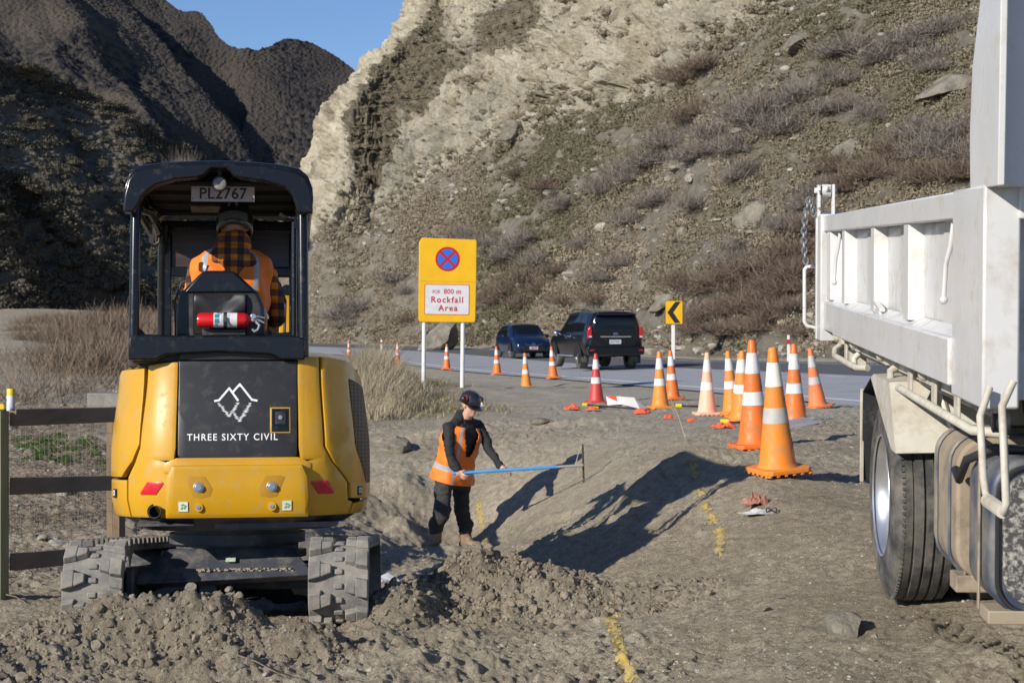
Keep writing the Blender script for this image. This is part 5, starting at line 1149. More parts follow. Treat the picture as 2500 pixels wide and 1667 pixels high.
tors = [((0, 0, -.10), .165, .125), ((0, 0, 0), .172, .13), ((0, 0, TL*.25), .165, .125), ((0, -.0, TL*.5), .18, .135), ((0, 0, TL*.75), .198, .138), ((0, 0, TL*.93), .185, .118), ((0, 0, TL*1.06), .115, .085)]
pr.append(('loft', (tors, MT), 1))
pr += [('cap', (chest + Vector((0, 0, .02)), hc - Vector((.01, 0, .07)), .066, .056), 0)]
pr += [('cap', (sR, eR, .068, .056), 1), ('cap', (eR, hR, .056, .042), 1), ('cap', (sL, eL, .068, .056), 1), ('cap', (eL, hL, .056, .042), 1)]
pr += [('cap', (hipR, kR, .112, .086), 2), ('cap', (kR, aR + Vector((0, 0, .05)), .086, .078), 2), ('cap', (hipL, kL, .112, .086), 2), ('cap', (kL, aL + Vector((0, 0, .05)), .086, .078), 2), ('cap', (kR + Vector((.03, -.02, -.02)), kR + Vector((.0, 0, -.12)), .075, .07), 2), ('cap', (aL + Vector((0, 0, .10)), aL + Vector((.0, 0, .05)), .086, .082), 2), ('cap', (aR + Vector((0, 0, .10)), aR + Vector((.0, 0, .05)), .086, .082), 2), ('ell', (pelv - Vector((0, 0, .04)), (.165, .12, .12), (0, 0, 0)), 2)]
faceW = Vector((.72, -.62, -.22)); MhW = head(pr, hc, faceW, (.1, 0, 1), 1.0, 0)
rodd = (wp(1340, 1069, 18.5) - wp(1040, 1087, 18.45)).normalized()
hand(pr, hR, (.75, -.35, -.45), (.2, -.5, .8), (-.3, .9, -.3), 0, .75)
hand(pr, hL, (.85, -.35, -.40), (.2, -.75, .5), (-.1, .3, -1), 0, .35)
bones = [(0, hc, hc + Vector((0, 0, .02)), .125), (0, chest+Vector((0, 0, .06)), hc, .0), (0, hR, hR + Vector((.75, -.35, -.45)).normalized()*.16, 0), (0, hL, hL + Vector((.85, -.35, -.40)).normalized()*.16, 0),
         (1, sR, eR, .0), (1, eR, hR, 0), (1, sL, eL, 0), (1, eL, hL, 0), (1, pelv+upv*.16, chest, .1), (2, hipR, kR, .03), (2, kR, aR, .0), (2, hipL, kL, .03), (2, kL, aL, 0), (2, pelv, pelv - Vector((0, 0, .08)), .08)]
def clsW(c):
    c = Vector(c); return min(((seg_dist(c, a, b) - k, s) for s, a, b, k in bones))[1]
body = cap_field(pr, .010, 'body', [M_skin, M_black_cloth, M_trouser], W0, 4, clsW, folds=.011)
for o in (body,): o.matrix_local = IW
def kid(o): o.matrix_local = IW @ o.matrix_local; return o
# vest: a shell round the torso, open down the front with tape
def vest(parent, MT, TL, tors, opening, IWm, low=-.16, top=1.0, armhole=True, flare=.03, wr=1.1, m=M_hivis, vee=True, arm=.38, off=.017):
    n = 112; ks = 60; V = []; Fc = []; keep = []
    zs = [t[0][2] for t in tors]
    for j in range(ks):
        z = low + (TL*top - low)*j/(ks-1); rx = np.interp(z, zs, [t[1] for t in tors]); ry = np.interp(z, zs, [t[2] for t in tors]); f = flare*max(0, 1 - (z-low)/(TL*.55)); cy = np.interp(z, zs, [t[0][1] for t in tors])
        rip = .010*math.sin(z*31)
        for i in range(n):
            t = 2*math.pi*i/n; c_, s_ = math.cos(t), math.sin(t); e = .8; k = off + f + rip*math.sin(3*t + z*9) + .006*math.sin(7*t+z*20)
            V.append(MT @ Vector(((rx+k)*abs(c_)**e*(1 if c_ > 0 else -1), cy + (ry+k)*abs(s_)**e*(1 if s_ > 0 else -1), z)))
    mb = MB(); tp = MB()
    for j in range(ks-1):
        z = low + (TL*top-low)*(j+.5)/(ks-1)
        for i in range(n):
            t = 2*math.pi*(i+.5)/n; fq = (j*n+i, j*n+(i+1) % n, (j+1)*n+(i+1) % n, (j+1)*n+i)
            a_front = -math.pi/2; da = abs((t - a_front + math.pi) % (2*math.pi) - math.pi); ds = min(abs((t + math.pi) % (2*math.pi) - math.pi), abs((t % (2*math.pi)) - math.pi))
            if vee and z > TL*.45 and da < .10 + .32*(z - TL*.45)/(TL*.55): continue
            if z > TL*.66 and ds < arm*min(1, (z-TL*.66)/(TL*.2)+.3): continue
            keep.append((fq, t, z, da, ds))
    band = (TL*.10, TL*.10+.05)
    used = {}
    for fq, t, z, da, ds in keep:
        x = math.cos(t); mi = 0
        if band[0] < z < band[1]: mi = 1
        if abs(abs(x) - .55) < .09 : mi = 1
        Fc.append(fq); keepm.append(mi)
    mb.v = [tuple(v) for v in V]; mb.f = Fc; mb.m = list(keepm); o = mb.build('hi_vis_vest', [m, M_refl], parent, smooth=70)
    s = o.modifiers.new('sol', 'SOLIDIFY'); s.thickness = .006; o.matrix_local = IWm; return o
keepm = []
vest(W0, MT, TL, tors, 0, IW, low=-.075, flare=.040, top=1.02, off=.040)
# hood collar, helmet, ear defenders
hq = chest + Vector((0, 0, .03)); hd_ = [('cap', (hq - side*.12, hq + side*.12 + Vector((0, 0, .01)), .062, .062), 0), ('cap', (hq - side*.06 + Vector((0, 0, .05)), hq + side*.06 + Vector((0, 0, .05)), .072, .068), 0), ('cap', (hq + Vector((-.03, .02, .09)), hq + Vector((.03, .0, .085)), .068, .062), 0), ('cap', (sR + Vector((0, 0, .0)), hq, .062, .07), 0), ('cap', (sL, hq, .062, .07), 0)]
o = cap_field(hd_, .010, 'hoodie_shoulders', [M_black_cloth], W0, 4); o.matrix_local = IW
mb = MB(); cc = chest + Vector((.0, 0, .085))
for r_, dz in ((.085, 0), (.078, .03), (.070, .055)):
    mb.tube([cc + Vector((r_*math.cos(a)*1.15+.012, r_*math.sin(a), dz+.018*math.cos(a)-.01)) for a in np.linspace(.2, 6.1, 18)], .026, n=8)
kid(mb.build('hood', M_black_cloth, W0, smooth=80))
def helmet(parent, Mh, IWm, m=M_helm, s=1.0, muffs=True, tilt=0, low=False):
    mb = MB(); prof = ([(.112, -.075), (.120, -.04)] if low else []) + [(.122, -.01), (.118, .03), (.108, .07), (.086, .105), (.05, .127), (.001, .134)]
    Ms = Mh @ Matrix.Translation((0, -.008*s, .030*s)) @ Euler((tilt, 0, 0)).to_matrix().to_4x4() @ Matrix.Diagonal((.90*s, 1.08*s, 1.0*s, 1)); mb.lathe(prof, 32, Ms, cap=False)
    mb.add([tuple(Ms @ Vector((.118*math.cos(a), .118*math.sin(a) + k, z))) for k, z in ((0, -.008), (.035, -.022), (.035, -.027), (0, -.016)) for a in np.linspace(.5, math.pi-.5, 12)], [(j*12+i, j*12+i+1, (j+1)*12+i+1, (j+1)*12+i) for j in range(3) for i in range(11)])
    h = mb.build('helmet', m, parent, smooth=50); q = h.modifiers.new('s', 'SOLIDIFY'); q.thickness = .006*s; h.matrix_local = IWm
    mb = MB()
    for sx in (-1, 1):
        for k in range(4): mb.box((sx*.082, -.05+.035*k, .075+.008*(1-(k-1.5)**2*.4)), (.012, .022, .012), M=Ms)
    v = mb.build('vent', M_dark, h)
    if muffs:
        mb = MB(); mr = MB()
        for sx in (-1, 1):
            M2 = Mh @ Matrix.Translation((sx*.118*s, .012*s, .075*s)) @ Euler((0, sx*R(90), 0)).to_matrix().to_4x4()
            mb.lathe([(.010, .052), (.026, .048), (.034, .034), (.036, .012), (.036, -.012)], 20, M2); mr.lathe([(.0365, .010), (.041, .006), (.041, -.004), (.0365, -.006)], 20, M2, cap=False)
        e = mb.build('ear_defender', M_muff, h, smooth=50); e2 = mr.build('ear_defender_ring', M_muffr, e if False else h, smooth=50)
    return h
helmet(W0, MhW, IW, s=1.0, tilt=R(-8)); eyes_o = None
# hair at the nape, chin strap
mb = MB(); mb.ell((0, -.030, -.005), (.080, .082, .062), 20, 12, MhW); kid(mb.build('hair', M_hair, W0, smooth=60))
mb = MB(); mb.tube([MhW @ Vector((-.079, .0, .03)), MhW @ Vector((-.073, .02, -.06)), MhW @ Vector((-.03, .05, -.11))], .005, n=6); mb.tube([MhW @ Vector((.079, .0, .03)), MhW @ Vector((.073, .02, -.06)), MhW @ Vector((.03, .05, -.11))], .005, n=6)
kid(mb.build('chin_strap', M_blkm, W0, smooth=60))
mb = MB()
for sx in (-1, 1): mb.ell((sx*.030, .083, .004), (.013, .008, .006), 10, 6, MhW)
kid(mb.build('eyes', mat('eye_dark', (.04, .03, .025), rough=.2), W0, smooth=60))
# boots
for a, dx in ((aR, -.10), (aL, .13)):
    bp_ = []; g0 = gz1(a.x, a.y) ; foot = Vector((a.x + dx*1.1, a.y - .12, a.z - .118)); heel = Vector((a.x - dx*.25, a.y + .03, a.z - .118))
    bp_ = [('cap', (a + Vector((0, 0, .03)), a - Vector((0, 0, .09)), .070, .062), 0), ('cap', (heel, foot, .044, .046), 0), ('cap', (a - Vector((0, 0, .03)), (heel+foot)/2 + Vector((0, 0, .01)), .058, .048), 0)]
    o = cap_field(bp_, .010, 'boot', [M_boot], W0, 4); o.matrix_local = IW
# small chest mark on the sleeve
# ---- blue rod held in both hands, stake and string
ra = wp(1040, 1087, 18.40); rb = wp(1340, 1068, 18.40)
RO = thing('measuring_rod', 'long blue rod with a bare metal end held level by the worker in the ditch', 'rod', tuple(ra))
mb = MB(); dr = (rb - ra); mb.cyl((0, 0, 0), dr*.80, .017, n=12); mb.build('shaft', mat('blue_paint', (.05, .26, .62), (.08, .32, .68), rough=.4, scale=5), RO, smooth=40)
mb = MB(); mb.cyl(dr*.80, dr, .015, n=12); mb.build('metal_end', mat('dull_metal', (.35, .33, .30), rough=.5, metal=.3), RO, smooth=40)
st = wp(1338, 1020, 18.46); sbm = wp(1341, 1106, 18.46)
ST = thing('survey_stake', 'thin dark steel stake with string at the end of the blue rod', 'stake', tuple(sbm))
mb = MB(); mb.cyl((0, 0, -.05), st - sbm, .011, n=8); mb.build('pin', mat('rusty_pin', (.04, .03, .025), rough=.7), ST, smooth=40)
mb = MB(); q0 = st - sbm; q1 = wp(1322, 1066, 18.42) - sbm; mb.tube([q0, (q0+q1)/2 + Vector((-.012, 0, -.01)), q1, wp(1331, 1090, 18.42) - sbm, Vector((0, -.01, .02))], .004, n=5); mb.build('string', mat('straw_string', (.45, .38, .26)), ST)

# ---- operator in the seat (local frame of the machine)
OP = thing('person', 'person in orange vest over a checked hooded shirt, sitting in the excavator seat', 'person', EXM @ Vector((-.03, -.25, 1.70)), EX.rotation_euler)
O0 = Vector((.0, 0, 0))                  # origin: on the cushion
def checks():
    m = bpy.data.materials.new('checked_flannel'); m.use_nodes = True; n = m.node_tree; N = n.nodes; L = n.links; b = N['Principled BSDF']; b.inputs['Roughness'].default_value = .9
    tc = N.new('ShaderNodeTexCoord'); sp = N.new('ShaderNodeSeparateXYZ'); L.new(tc.outputs['Object'], sp.inputs[0])
    def stripes(out, s):
        a = N.new('ShaderNodeMath'); a.operation = 'MULTIPLY'; a.inputs[1].default_value = s; L.new(out, a.inputs[0])
        f = N.new('ShaderNodeMath'); f.operation = 'FRACT'; L.new(a.outputs[0], f.inputs[0]); g_ = N.new('ShaderNodeMath'); g_.operation = 'GREATER_THAN'; g_.inputs[1].default_value = .5; L.new(f.outputs[0], g_.inputs[0]); return g_.outputs[0]
    a = stripes(sp.outputs[0], 13); b_ = stripes(sp.outputs[2], 13); ad = N.new('ShaderNodeMath'); ad.operation = 'ADD'; L.new(a, ad.inputs[0]); L.new(b_, ad.inputs[1])
    dv = N.new('ShaderNodeMath'); dv.operation = 'MULTIPLY'; dv.inputs[1].default_value = .5; L.new(ad.outputs[0], dv.inputs[0])
    r = N.new('ShaderNodeValToRGB'); r.color_ramp.interpolation = 'CONSTANT'; e = r.color_ramp.elements; e[0].position = 0; e[0].color = (.62, .20, .02, 1); e[1].position = .4; e[1].color = (.17, .055, .022, 1); x = e.new(.9); x.color = (.03, .018, .018, 1)
    L.new(dv.outputs[0], r.inputs[0]); L.new(r.outputs[0], b.inputs['Base Color']); return m
M_check = checks()
pr = []; TL2 = .42; MT2 = Matrix.Rotation(math.pi, 4, 'Z')     # back to the camera: local +y is the front of the person
MT2 = Matrix.Translation((0, 0, .0)) @ Matrix.Rotation(R(-8), 4, 'X') @ Matrix.Rotation(math.pi, 4, 'Z')
tors2 = [((0, 0, -.02), .17, .14), ((0, 0, .08), .175, .135), ((0, .0, .2), .185, .13), ((0, 0, .32), .205, .13), ((0, 0, .40), .20, .115), ((0, 0, .46), .12, .09)]
pr.append(('loft', (tors2, MT2), 1))
SRo = Vector((.205, .09, .325)); SLo = Vector((-.195, .09, .36)); ERo = Vector((.27, .20, .08)); ELo = Vector((-.26, .20, .12)); HRo = Vector((.25, .38, .06)); HLo = Vector((-.27, .40, .07))
pr += [('cap', (SRo, ERo, .064, .052), 1), ('cap', (ERo, HRo, .050, .038), 1), ('cap', (SLo, ELo, .064, .052), 1), ('cap', (ELo, HLo, .050, .038), 1), ('cap', ((0, .06, .42), (.01, .10, .54), .066, .058), 0)]
for sx in (-1, 1): pr += [('cap', ((sx*.10, .02, .0), (sx*.14, .42, .03), .095, .072), 2), ('cap', ((sx*.14, .42, .03), (sx*.14, .50, -.10), .072, .055), 2)]
MhO = head(pr, (.015, .12, .60), (.08, .95, -.32), (0, .35, 1), 1.0, 0)
hand(pr, HRo, (-.1, .95, -.1), (-1, 0, 0), (0, 0, -1), 0, .9); hand(pr, HLo, (.1, .95, -.1), (1, 0, 0), (0, 0, -1), 0, .9)
bn = [(0, Vector((.015, .12, .60)), Vector((.015, .12, .61)), .12), (1, SRo, ERo, 0), (1, ERo, HRo, 0), (1, SLo, ELo, 0), (1, ELo, HLo, 0), (1, Vector((0, 0, .1)), Vector((0, .05, .38)), .1), (0, HRo, HRo+Vector((0, .15, 0)), 0), (0, HLo, HLo+Vector((0, .15, 0)), 0)] + [(2, Vector((sx*.1, .06, 0)), Vector((sx*.14, .42, .03)), .03) for sx in (-1, 1)] + [(2, Vector((sx*.14, .42, .03)), Vector((sx*.14, .5, -.1)), .03) for sx in (-1, 1)]
def clsO(c): c = Vector(c); return min(((seg_dist(c, a, b) - k, s) for s, a, b, k in bn))[1]
cap_field(pr, .009, 'body', [M_skin, M_check, M_trouser], OP, 4, clsO, folds=.008)
keepm = []
v = vest(OP, MT2, TL2, tors2, 0, Matrix(), low=-.03, top=1.06, flare=.0, arm=.20, off=.034)
hp = [('cap', ((-.03, .07, .50), (.05, .07, .52), .075, .07), 0), ('cap', ((-.03, .04, .50), (.05, .04, .51), .072, .068), 0), ('cap', ((-.09, -.02, .405), (.10, -.03, .39), .055, .055), 0), ('cap', ((-.06, -.02, .445), (.07, -.02, .435), .055, .05), 0), ('cap', ((-.04, .03, .475), (.06, .03, .475), .055, .055), 0), ('cap', ((0, -.055, .36), (.03, -.05, .355), .05, .05), 0),
      ('cap', ((-.11, .03, .42), (-.075, .10, .46), .045, .05), 0), ('cap', ((.12, .03, .41), (.085, .10, .46), .045, .05), 0), ('cap', ((-.14, .02, .40), (.0, -.045, .33), .03, .035), 0), ('cap', ((.15, .02, .385), (.03, -.06, .315), .03, .035), 0)]
o = cap_field(hp, .010, 'hood', [M_check], OP, 3, folds=.008, classify=lambda c: 0); o.scale = (.97, 1.2, 1.0); o.location = (0, -.022, -.005)
h = helmet(OP, MhO, Matrix(), s=1.0, muffs=False, tilt=R(-4), low=True)
mb = MB()
def hs(a, b, k=.006):         # point on the back of the helmet shell, a: sideways, b: angle up from the rim
    r = .122*math.cos(b*.9)+.002; z = .134*math.sin(b)
    return MhO @ Matrix.Translation((0, -.008, .030)) @ Euler((R(-4), 0, 0)).to_matrix().to_4x4() @ Vector((a*.90, -(math.sqrt(max(r*r-a*a, 0)))*1.08-k, z))
rows = [(.30, .036), (.55, .031), (.8, .024), (1.1, .016), (1.3, .012)]
vs = []
for b_, hw in rows: vs += [hs(-hw, b_), hs(-hw*.45, b_), hs(hw*.45, b_), hs(hw, b_)]
fs = [(j*4+i, j*4+i+1, (j+1)*4+i+1, (j+1)*4+i) for j in range(4) for i in range(3) if not (i == 1 and j in (0, 2))]
mb.add(vs, fs); mb.build('decal', M_refl, h, fix=False)
mb = MB(); mb.add([hs(a, b_, .004) for b_ in (-.34, -.2, .04) for a in np.linspace(-.095, .095, 12)], [(j*12+i, j*12+i+1, (j+1)*12+i+1, (j+1)*12+i) for j in range(2) for i in range(11)]); mb.build('helmet_band', mat('helmet_band_grey', (.10, .11, .11), rough=.5), h, fix=False, smooth=80)
# ================================================================== tipper truck (local axes: x across, y towards its tail, z up)
td = Vector((.0729, 1, .0424)).normalized(); tr_ = Vector((1, -.0729, 0)).normalized(); tu = tr_.cross(td)
MTk = Matrix((tr_, td, tu)).transposed().to_4x4(); MTk.translation = (1.854, 8.48, .229)
TK = thing('tipper_truck', 'white tipper truck with dropside tray parked at the right, rear wheel and fuel tank showing', 'truck'); TK.matrix_world = MTk
TK.location = MTk.translation; TK.rotation_euler = MTk.to_euler()
M_wht = mat('truck_white', (.56, .56, .555), (.63, .63, .625), rough=.38, scale=3, dirt=(.40, .35, .28), dirt_amt=.38, dirt_scale=6, coat=.2)
M_crm = mat('truck_cream', (.50, .475, .40), (.57, .545, .47), rough=.5, scale=5, dirt=(.34, .28, .20), dirt_amt=.6, dirt_scale=6)
M_dusty = mat('dusty_tank', (.27, .215, .15), (.35, .285, .205), rough=.85, scale=3, dirt=(.12, .10, .08), dirt_amt=.5, dirt_scale=5)
M_bluedk = mat('dark_blue_edge', (.035, .05, .085), (.20, .19, .17), rough=.5, scale=5)
W2 = 2.05
def T(name, mb, m, bev=.006, par=None, **k): return mb.build(name, m, par or TK, bevel=bev, **k)
gate = MB(); gate.box((.035, .62, 1.905), (.08, 4.72, .105)); gate.box((.020, .20, 1.30), (.11, 3.95, .185)); gate.box((.035, 2.55, 1.30), (.08, .85, .185))
gate.add([(-.0, -1.76, 1.392), (-.0, 2.95, 1.392), (.065, 2.95, 1.425), (.065, -1.76, 1.425)], [(0, 1, 2, 3)])
gate.box((.085, .60, 1.62), (.02, 4.7, .47)); dg_ = T('dropside', gate, M_wht, .008)
for t, wd in ((2.78, .20), (1.98, .13), (.69, .13), (-.45, .14), (-1.70, .10)):
    mb = MB(); mb.prism([(t-wd/2, .006), (t+wd/2, .006), (t+wd/2+.02, .08), (t-wd/2-.02, .08)], 1.41, 1.862, M=Matrix(((0, 1, 0, 0), (1, 0, 0, 0), (0, 0, 1, 0), (0, 0, 0, 1))), axis='z'); T('stake', mb, M_wht, .004, dg_)
for t in (1.35, .12, -1.08):     # raised inner boxes of each bay
    mb = MB(); mb.box((.072, t-.16, 1.62), (.012, .30, .47)); T('bay_panel', mb, M_wht, .003, dg_)
mb = MB(); mb.box((.02, .55, 1.445), (.03, .30, .02), rot=(R(8), 0, 0)); mb.box((.02, .56, 1.415), (.02, .22, .03)); T('foot_bar', mb, M_wht, .004, dg_)
for t in (2.35, -1.52):
    mb = MB(); mb.tube([(.03, t, 1.84), (.02, t, 1.75), (.01, t+.05, 1.68), (.0, t+.04, 1.54)], .011, n=7); mb.ell((-.0, t+.04, 1.53), (.018, .018, .018), 10, 6); T('lever', mb, M_wht, 0, dg_, smooth=60)
mb = MB(); mb.tube([(.055, -1.45, 1.83), (.055, -1.49, 1.74), (.055, -1.40, 1.74), (.055, -1.45, 1.83)], .006, n=5); mb.box((.055, -1.45, 1.725), (.02, .07, .04)); T('retainer', mb, M_blkm, 0, dg_)
# front corner post box and headboard
mb = MB(); mb.box((.045, -2.07, 1.565), (.13, .60, .79)); T('front_post', mb, M_wht, .010)
mb = MB(); mb.prism([(-2.08, 1.95), (-2.06, 2.15), (-2.10, 2.40), (-2.26, 2.66), (-2.24, 2.70), (-2.34, 3.3), (-2.62, 3.3), (-2.565, 1.95)], -.012, .012, axis='x'); T('headboard_side', mb, M_wht, .004)
mb = MB(); mb.box((W2/2+.01, -2.44, 2.64), (W2, .03, 1.38)); mb.box((W2/2+.1, -2.36, 1.90), (W2, .06, .12)); 
for x in (.5, 1.0, 1.5): mb.box((x, -2.48, 2.64), (.10, .06, 1.38))
T('headboard', mb, M_wht, .006)
mb = MB(); mb.box((W2/2+.12, -2.20, 1.52), (W2, .04, .66)); T('front_wall', mb, M_wht, .004)
mb = MB(); mb.box((.24, -2.235, 1.50), (.14, .01, .18)); q = T('data_plate', mb, mat('data_plate', (.05, .055, .07), (.09, .09, .10), rough=.4, scale=60), .002)
mb = MB()
for k in range(5): mb.box((.235, -2.2415, 1.565-.03*k), (.10, .002, .006))
mb.build('fine_print', mat('print_grey', (.3, .3, .3)), q)
# tray floor, far side, rear posts and tailgate
mb = MB(); mb.box((W2/2, .45, 1.24), (W2-.08, 5.0, .06)); mb.box((W2+.03, .45, 1.62), (.08, 5.0, .75)); T('tray', mb, M_wht, .006)
mb = MB(); mb.box((.03, 3.08, 1.55), (.11, .22, .84)); T('rear_post', mb, M_wht, .008)
mb = MB(); mb.box((W2/2, 3.24, 1.56), (W2+.06, .07, .86)); mb.box((W2/2, 3.29, 1.95), (W2+.06, .06, .08)); tg_o = T('tailgate', mb, M_wht, .008)
mb = MB(); mb.tube([(.0, 3.28, 1.62), (-.085, 3.28, 1.62), (-.10, 3.28, 1.60), (-.10, 3.28, 1.25), (-.085, 3.28, 1.22), (.0, 3.28, 1.20)], .013, n=8); T('gate_handle', mb, mat('chipped_white', (.62, .62, .60), (.12, .10, .09), rough=.5, scale=30, contrast=(.6, .68)), 0, tg_o, smooth=60)
Mchip = mat('chipped_paint', (.64, .64, .62), (.10, .085, .08), rough=.5, scale=22, contrast=(.56, .62))
mb = MB(); mb.box((-.02, 3.15, 2.06), (.018, .10, .22)); mb.box((.075, 3.15, 2.06), (.018, .10, .22)); mb.cyl((-.05, 3.15, 2.13), (.10, 3.15, 2.13), .02, n=10); mb.cyl((.0, 3.15, 2.13), (.06, 3.15, 2.13), .042, n=16); T('hinge_bracket', mb, Mchip, .004)
mb = MB(); cz = 2.12
for k in range(13):
    t = k/12; x = -.085 - .03*math.sin(t*2.6); z = 2.06 - .40*t; ax = k % 2
    ring_ = [(x + (.0 if ax else .016)*math.cos(a) , 3.2 + (.016 if ax else 0)*math.cos(a), z + .026*math.sin(a)) for a in np.linspace(0, 2*math.pi, 9)]; mb.tube(ring_, .0065, n=5, cap=False)
for k in range(7):
    t = k/6; x = -.06 + .03*t; z = 2.12-.0*t - .03*k*.0 - .45*t*.1; ax = k % 2
    mb.tube([(x + (0 if ax else .014)*math.cos(a)-.02, 3.2 + (.014 if ax else 0)*math.cos(a), 2.07-.03*k*.5 + .022*math.sin(a)) for a in np.linspace(0, 2*math.pi, 9)], .006, n=5, cap=False)
T('chain', mb, mat('galvanised_chain', (.22, .23, .24), (.35, .36, .37), rough=.45, metal=.7, scale=30), 0, smooth=60)
# underbody: hinge rail with knuckles, guard tubes, hangers
mb = MB(); mb.box((.09, .35, 1.17), (.06, 4.6, .075)); mb.box((.12, .35, 1.12), (.02, 4.6, .05)); T('hinge_rail', mb, M_crm, .004)
for t in (2.45, 1.62, .48, -.85, -1.75):
    mb = MB(); mb.ell((.03, t, 1.185), (.030, .034, .030), 12, 8); mb.box((.06, t-.06, 1.17), (.05, .10, .05)); T('hinge_knuckle', mb, M_crm, 0, smooth=60)
for pts in ([(.09, 2.55, 1.15), (.02, 2.52, 1.10), (.01, 2.42, 1.065), (.01, 1.35, 1.065), (.06, 1.25, 1.07)], [(.09, .12, 1.18), (.02, .11, 1.13), (.01, .02, 1.078), (.01, -2.05, 1.062), (.10, -2.12, 1.06)], [(.09, 1.62, 1.16), (.03, 1.62, 1.10), (.03, 1.60, 1.06)]):
    mb = MB(); mb.tube(pts, .019, n=12); T('guard_tube', mb, M_crm, 0, smooth=60)
for t in (2.05, -.42, -1.07, -1.6): mb = MB(); mb.box((.035, t, 1.12), (.012, .09, .12)); T('hanger', mb, M_crm, .003)
for x in (.62, 1.45): mb = MB(); mb.box((x, -.6, .98), (.08, 8.4, .24)); T('chassis_rail', mb, M_blkm, .01)
mb = MB(); mb.box((1.0, .1, .62), (1.6, .25, .25)); mb.cyl((.1, .1, .515), (1.95, .1, .515), .10, n=14); T('axle', mb, M_blkm, .02)
mb = MB(); mb.box((.16, 2.5, 1.05), (.10, .12, .16)); T('tail_bracket', mb, M_crm, .004); mb = MB(); mb.cyl((.06, 2.72, 1.06), (.12, 2.72, 1.06), .05, n=16); T('tail_buffer', mb, M_blkm, .004)
# mudguard
mb = MB(); mb.add([(-.03, .46, 1.075), (-.03, -.28, .785), (-.03, -.42, .785), (-.03, -.20, 1.10), (-.03, .35, 1.10)], [(0, 1, 2, 3, 4)])
mb.add([(-.03, -.42, .785), (.62, -.42, .80), (.62, -.18, 1.13), (-.03, -.20, 1.10)], [(0, 1, 2, 3)])
mb.add([(.24, -.422, .795), (.255, -.440, .795), (.27, -.422, .795), (.18, -.20, 1.12), (.195, -.215, 1.12), (.21, -.20, 1.12)], [(0, 1, 4, 3), (1, 2, 5, 4)])
mb.add([(-.03, .46, 1.075), (-.03, .35, 1.10), (.60, .35, 1.10), (.60, .46, 1.075)], [(0, 1, 2, 3)]); mb.add([(-.03, .35, 1.10), (-.03, -.20, 1.10), (.60, -.18, 1.13), (.60, .35, 1.13)], [(0, 1, 2, 3)])
o = T('mudguard', mb, M_crm, 0); q = o.modifiers.new('s', 'SOLIDIFY'); q.thickness = .008
mb = MB(); mb.add([(-.03, .46, 1.075), (.60, .46, 1.075), (.60, .76, .98), (-.03, .76, .98)], [(0, 1, 2, 3)]); mb.add([(-.03, .76, .98), (.60, .76, .98), (.60, .80, .50), (-.03, .80, .50)], [(0, 1, 2, 3)]); o = T('mudguard_liner', mb, M_blkm, 0); q = o.modifiers.new('s', 'SOLIDIFY'); q.thickness = .008
mb = MB(); mb.box((-.03, .79, .74), (.02, .03, .50)); T('mudguard_edge', mb, M_crm, .004)
# wheels
def truck_wheel(x0, side, y=.10, name='wheel'):
    Rw = .515; wd = .245; Mw = Matrix.Translation((x0, y, Rw)) @ Euler((0, R(-90) if side < 0 else R(90), 0)).to_matrix().to_4x4()
    e = bpy.data.objects.new(name, None); link(e, TK); e.location = (0, 0, 0)
    gr_ = None
    pf = [(.292, .0), (.31, .012), (.40, .012), (.455, -.002), (.487, -.020), (.503, -.036)]
    gr_ = [-.036, -.070, -.084, -.120, -.134, -.168, -.182, -.216, -.230, -.262]
    for k in range(0, 10, 2): pf += [(.515 if 0 < k < 8 else .511, gr_[k]), (.515 if 0 < k < 8 else .508, gr_[k+1])] + ([(.501, gr_[k+1]-.002), (.501, gr_[k+2]+.002)] if k < 8 else [])
    pf += [(.49, -.277), (.45, -.300), (.40, -.31), (.31, -.31), (.292, -.29)]
    mb = MB(); mb.lathe(pf, 96, Mw, cap=False)
    for k in range(110):         # shoulder nicks
        a = 2*math.pi*k/110; mb.box((.505*math.cos(a), .505*math.sin(a), -.028), (.016, .014, .012), rot=(0, 0, a), M=Mw)
    mb.build('tyre', M_tyre, e, smooth=35)
    mb = MB(); mb.lathe([(.292, .004), (.300, .012), (.304, .004), (.288, -.01), (.275, -.03), (.268, -.055), (.262, -.10), (.225, -.125), (.12, -.118), (.11, -.06), (.09, -.055), (.0015, -.05)], 64, Mw, cap=False)
    rim = mb.build('rim', mat('polished_alloy', (.62, .63, .65), (.75, .75, .76), rough=.30, metal=.85, scale=12, dirt=(.4, .37, .33), dirt_amt=.15), e, smooth=35)
    mb = MB()
    for k in range(10): a = 2*math.pi*k/10; mb.cyl(Mw @ Vector((.165*math.cos(a), .165*math.sin(a), -.118)), Mw @ Vector((.165*math.cos(a), .165*math.sin(a), -.085)), .015, n=6)
    mb.build('wheel_nuts', M_steel, rim); return e
truck_wheel(-.015, -1); truck_wheel(W2+.1, 1)
mb = MB(); mb.lathe([(.30, -.34), (.45, -.34), (.5, -.37), (.515, -.39), (.515, -.56), (.49, -.60), (.30, -.61)], 48, Matrix.Translation((.0, .10, .515)) @ Euler((0, R(-90), 0)).to_matrix().to_4x4(), cap=True); T('inner_tyre', mb, M_tyred, 0, smooth=40)
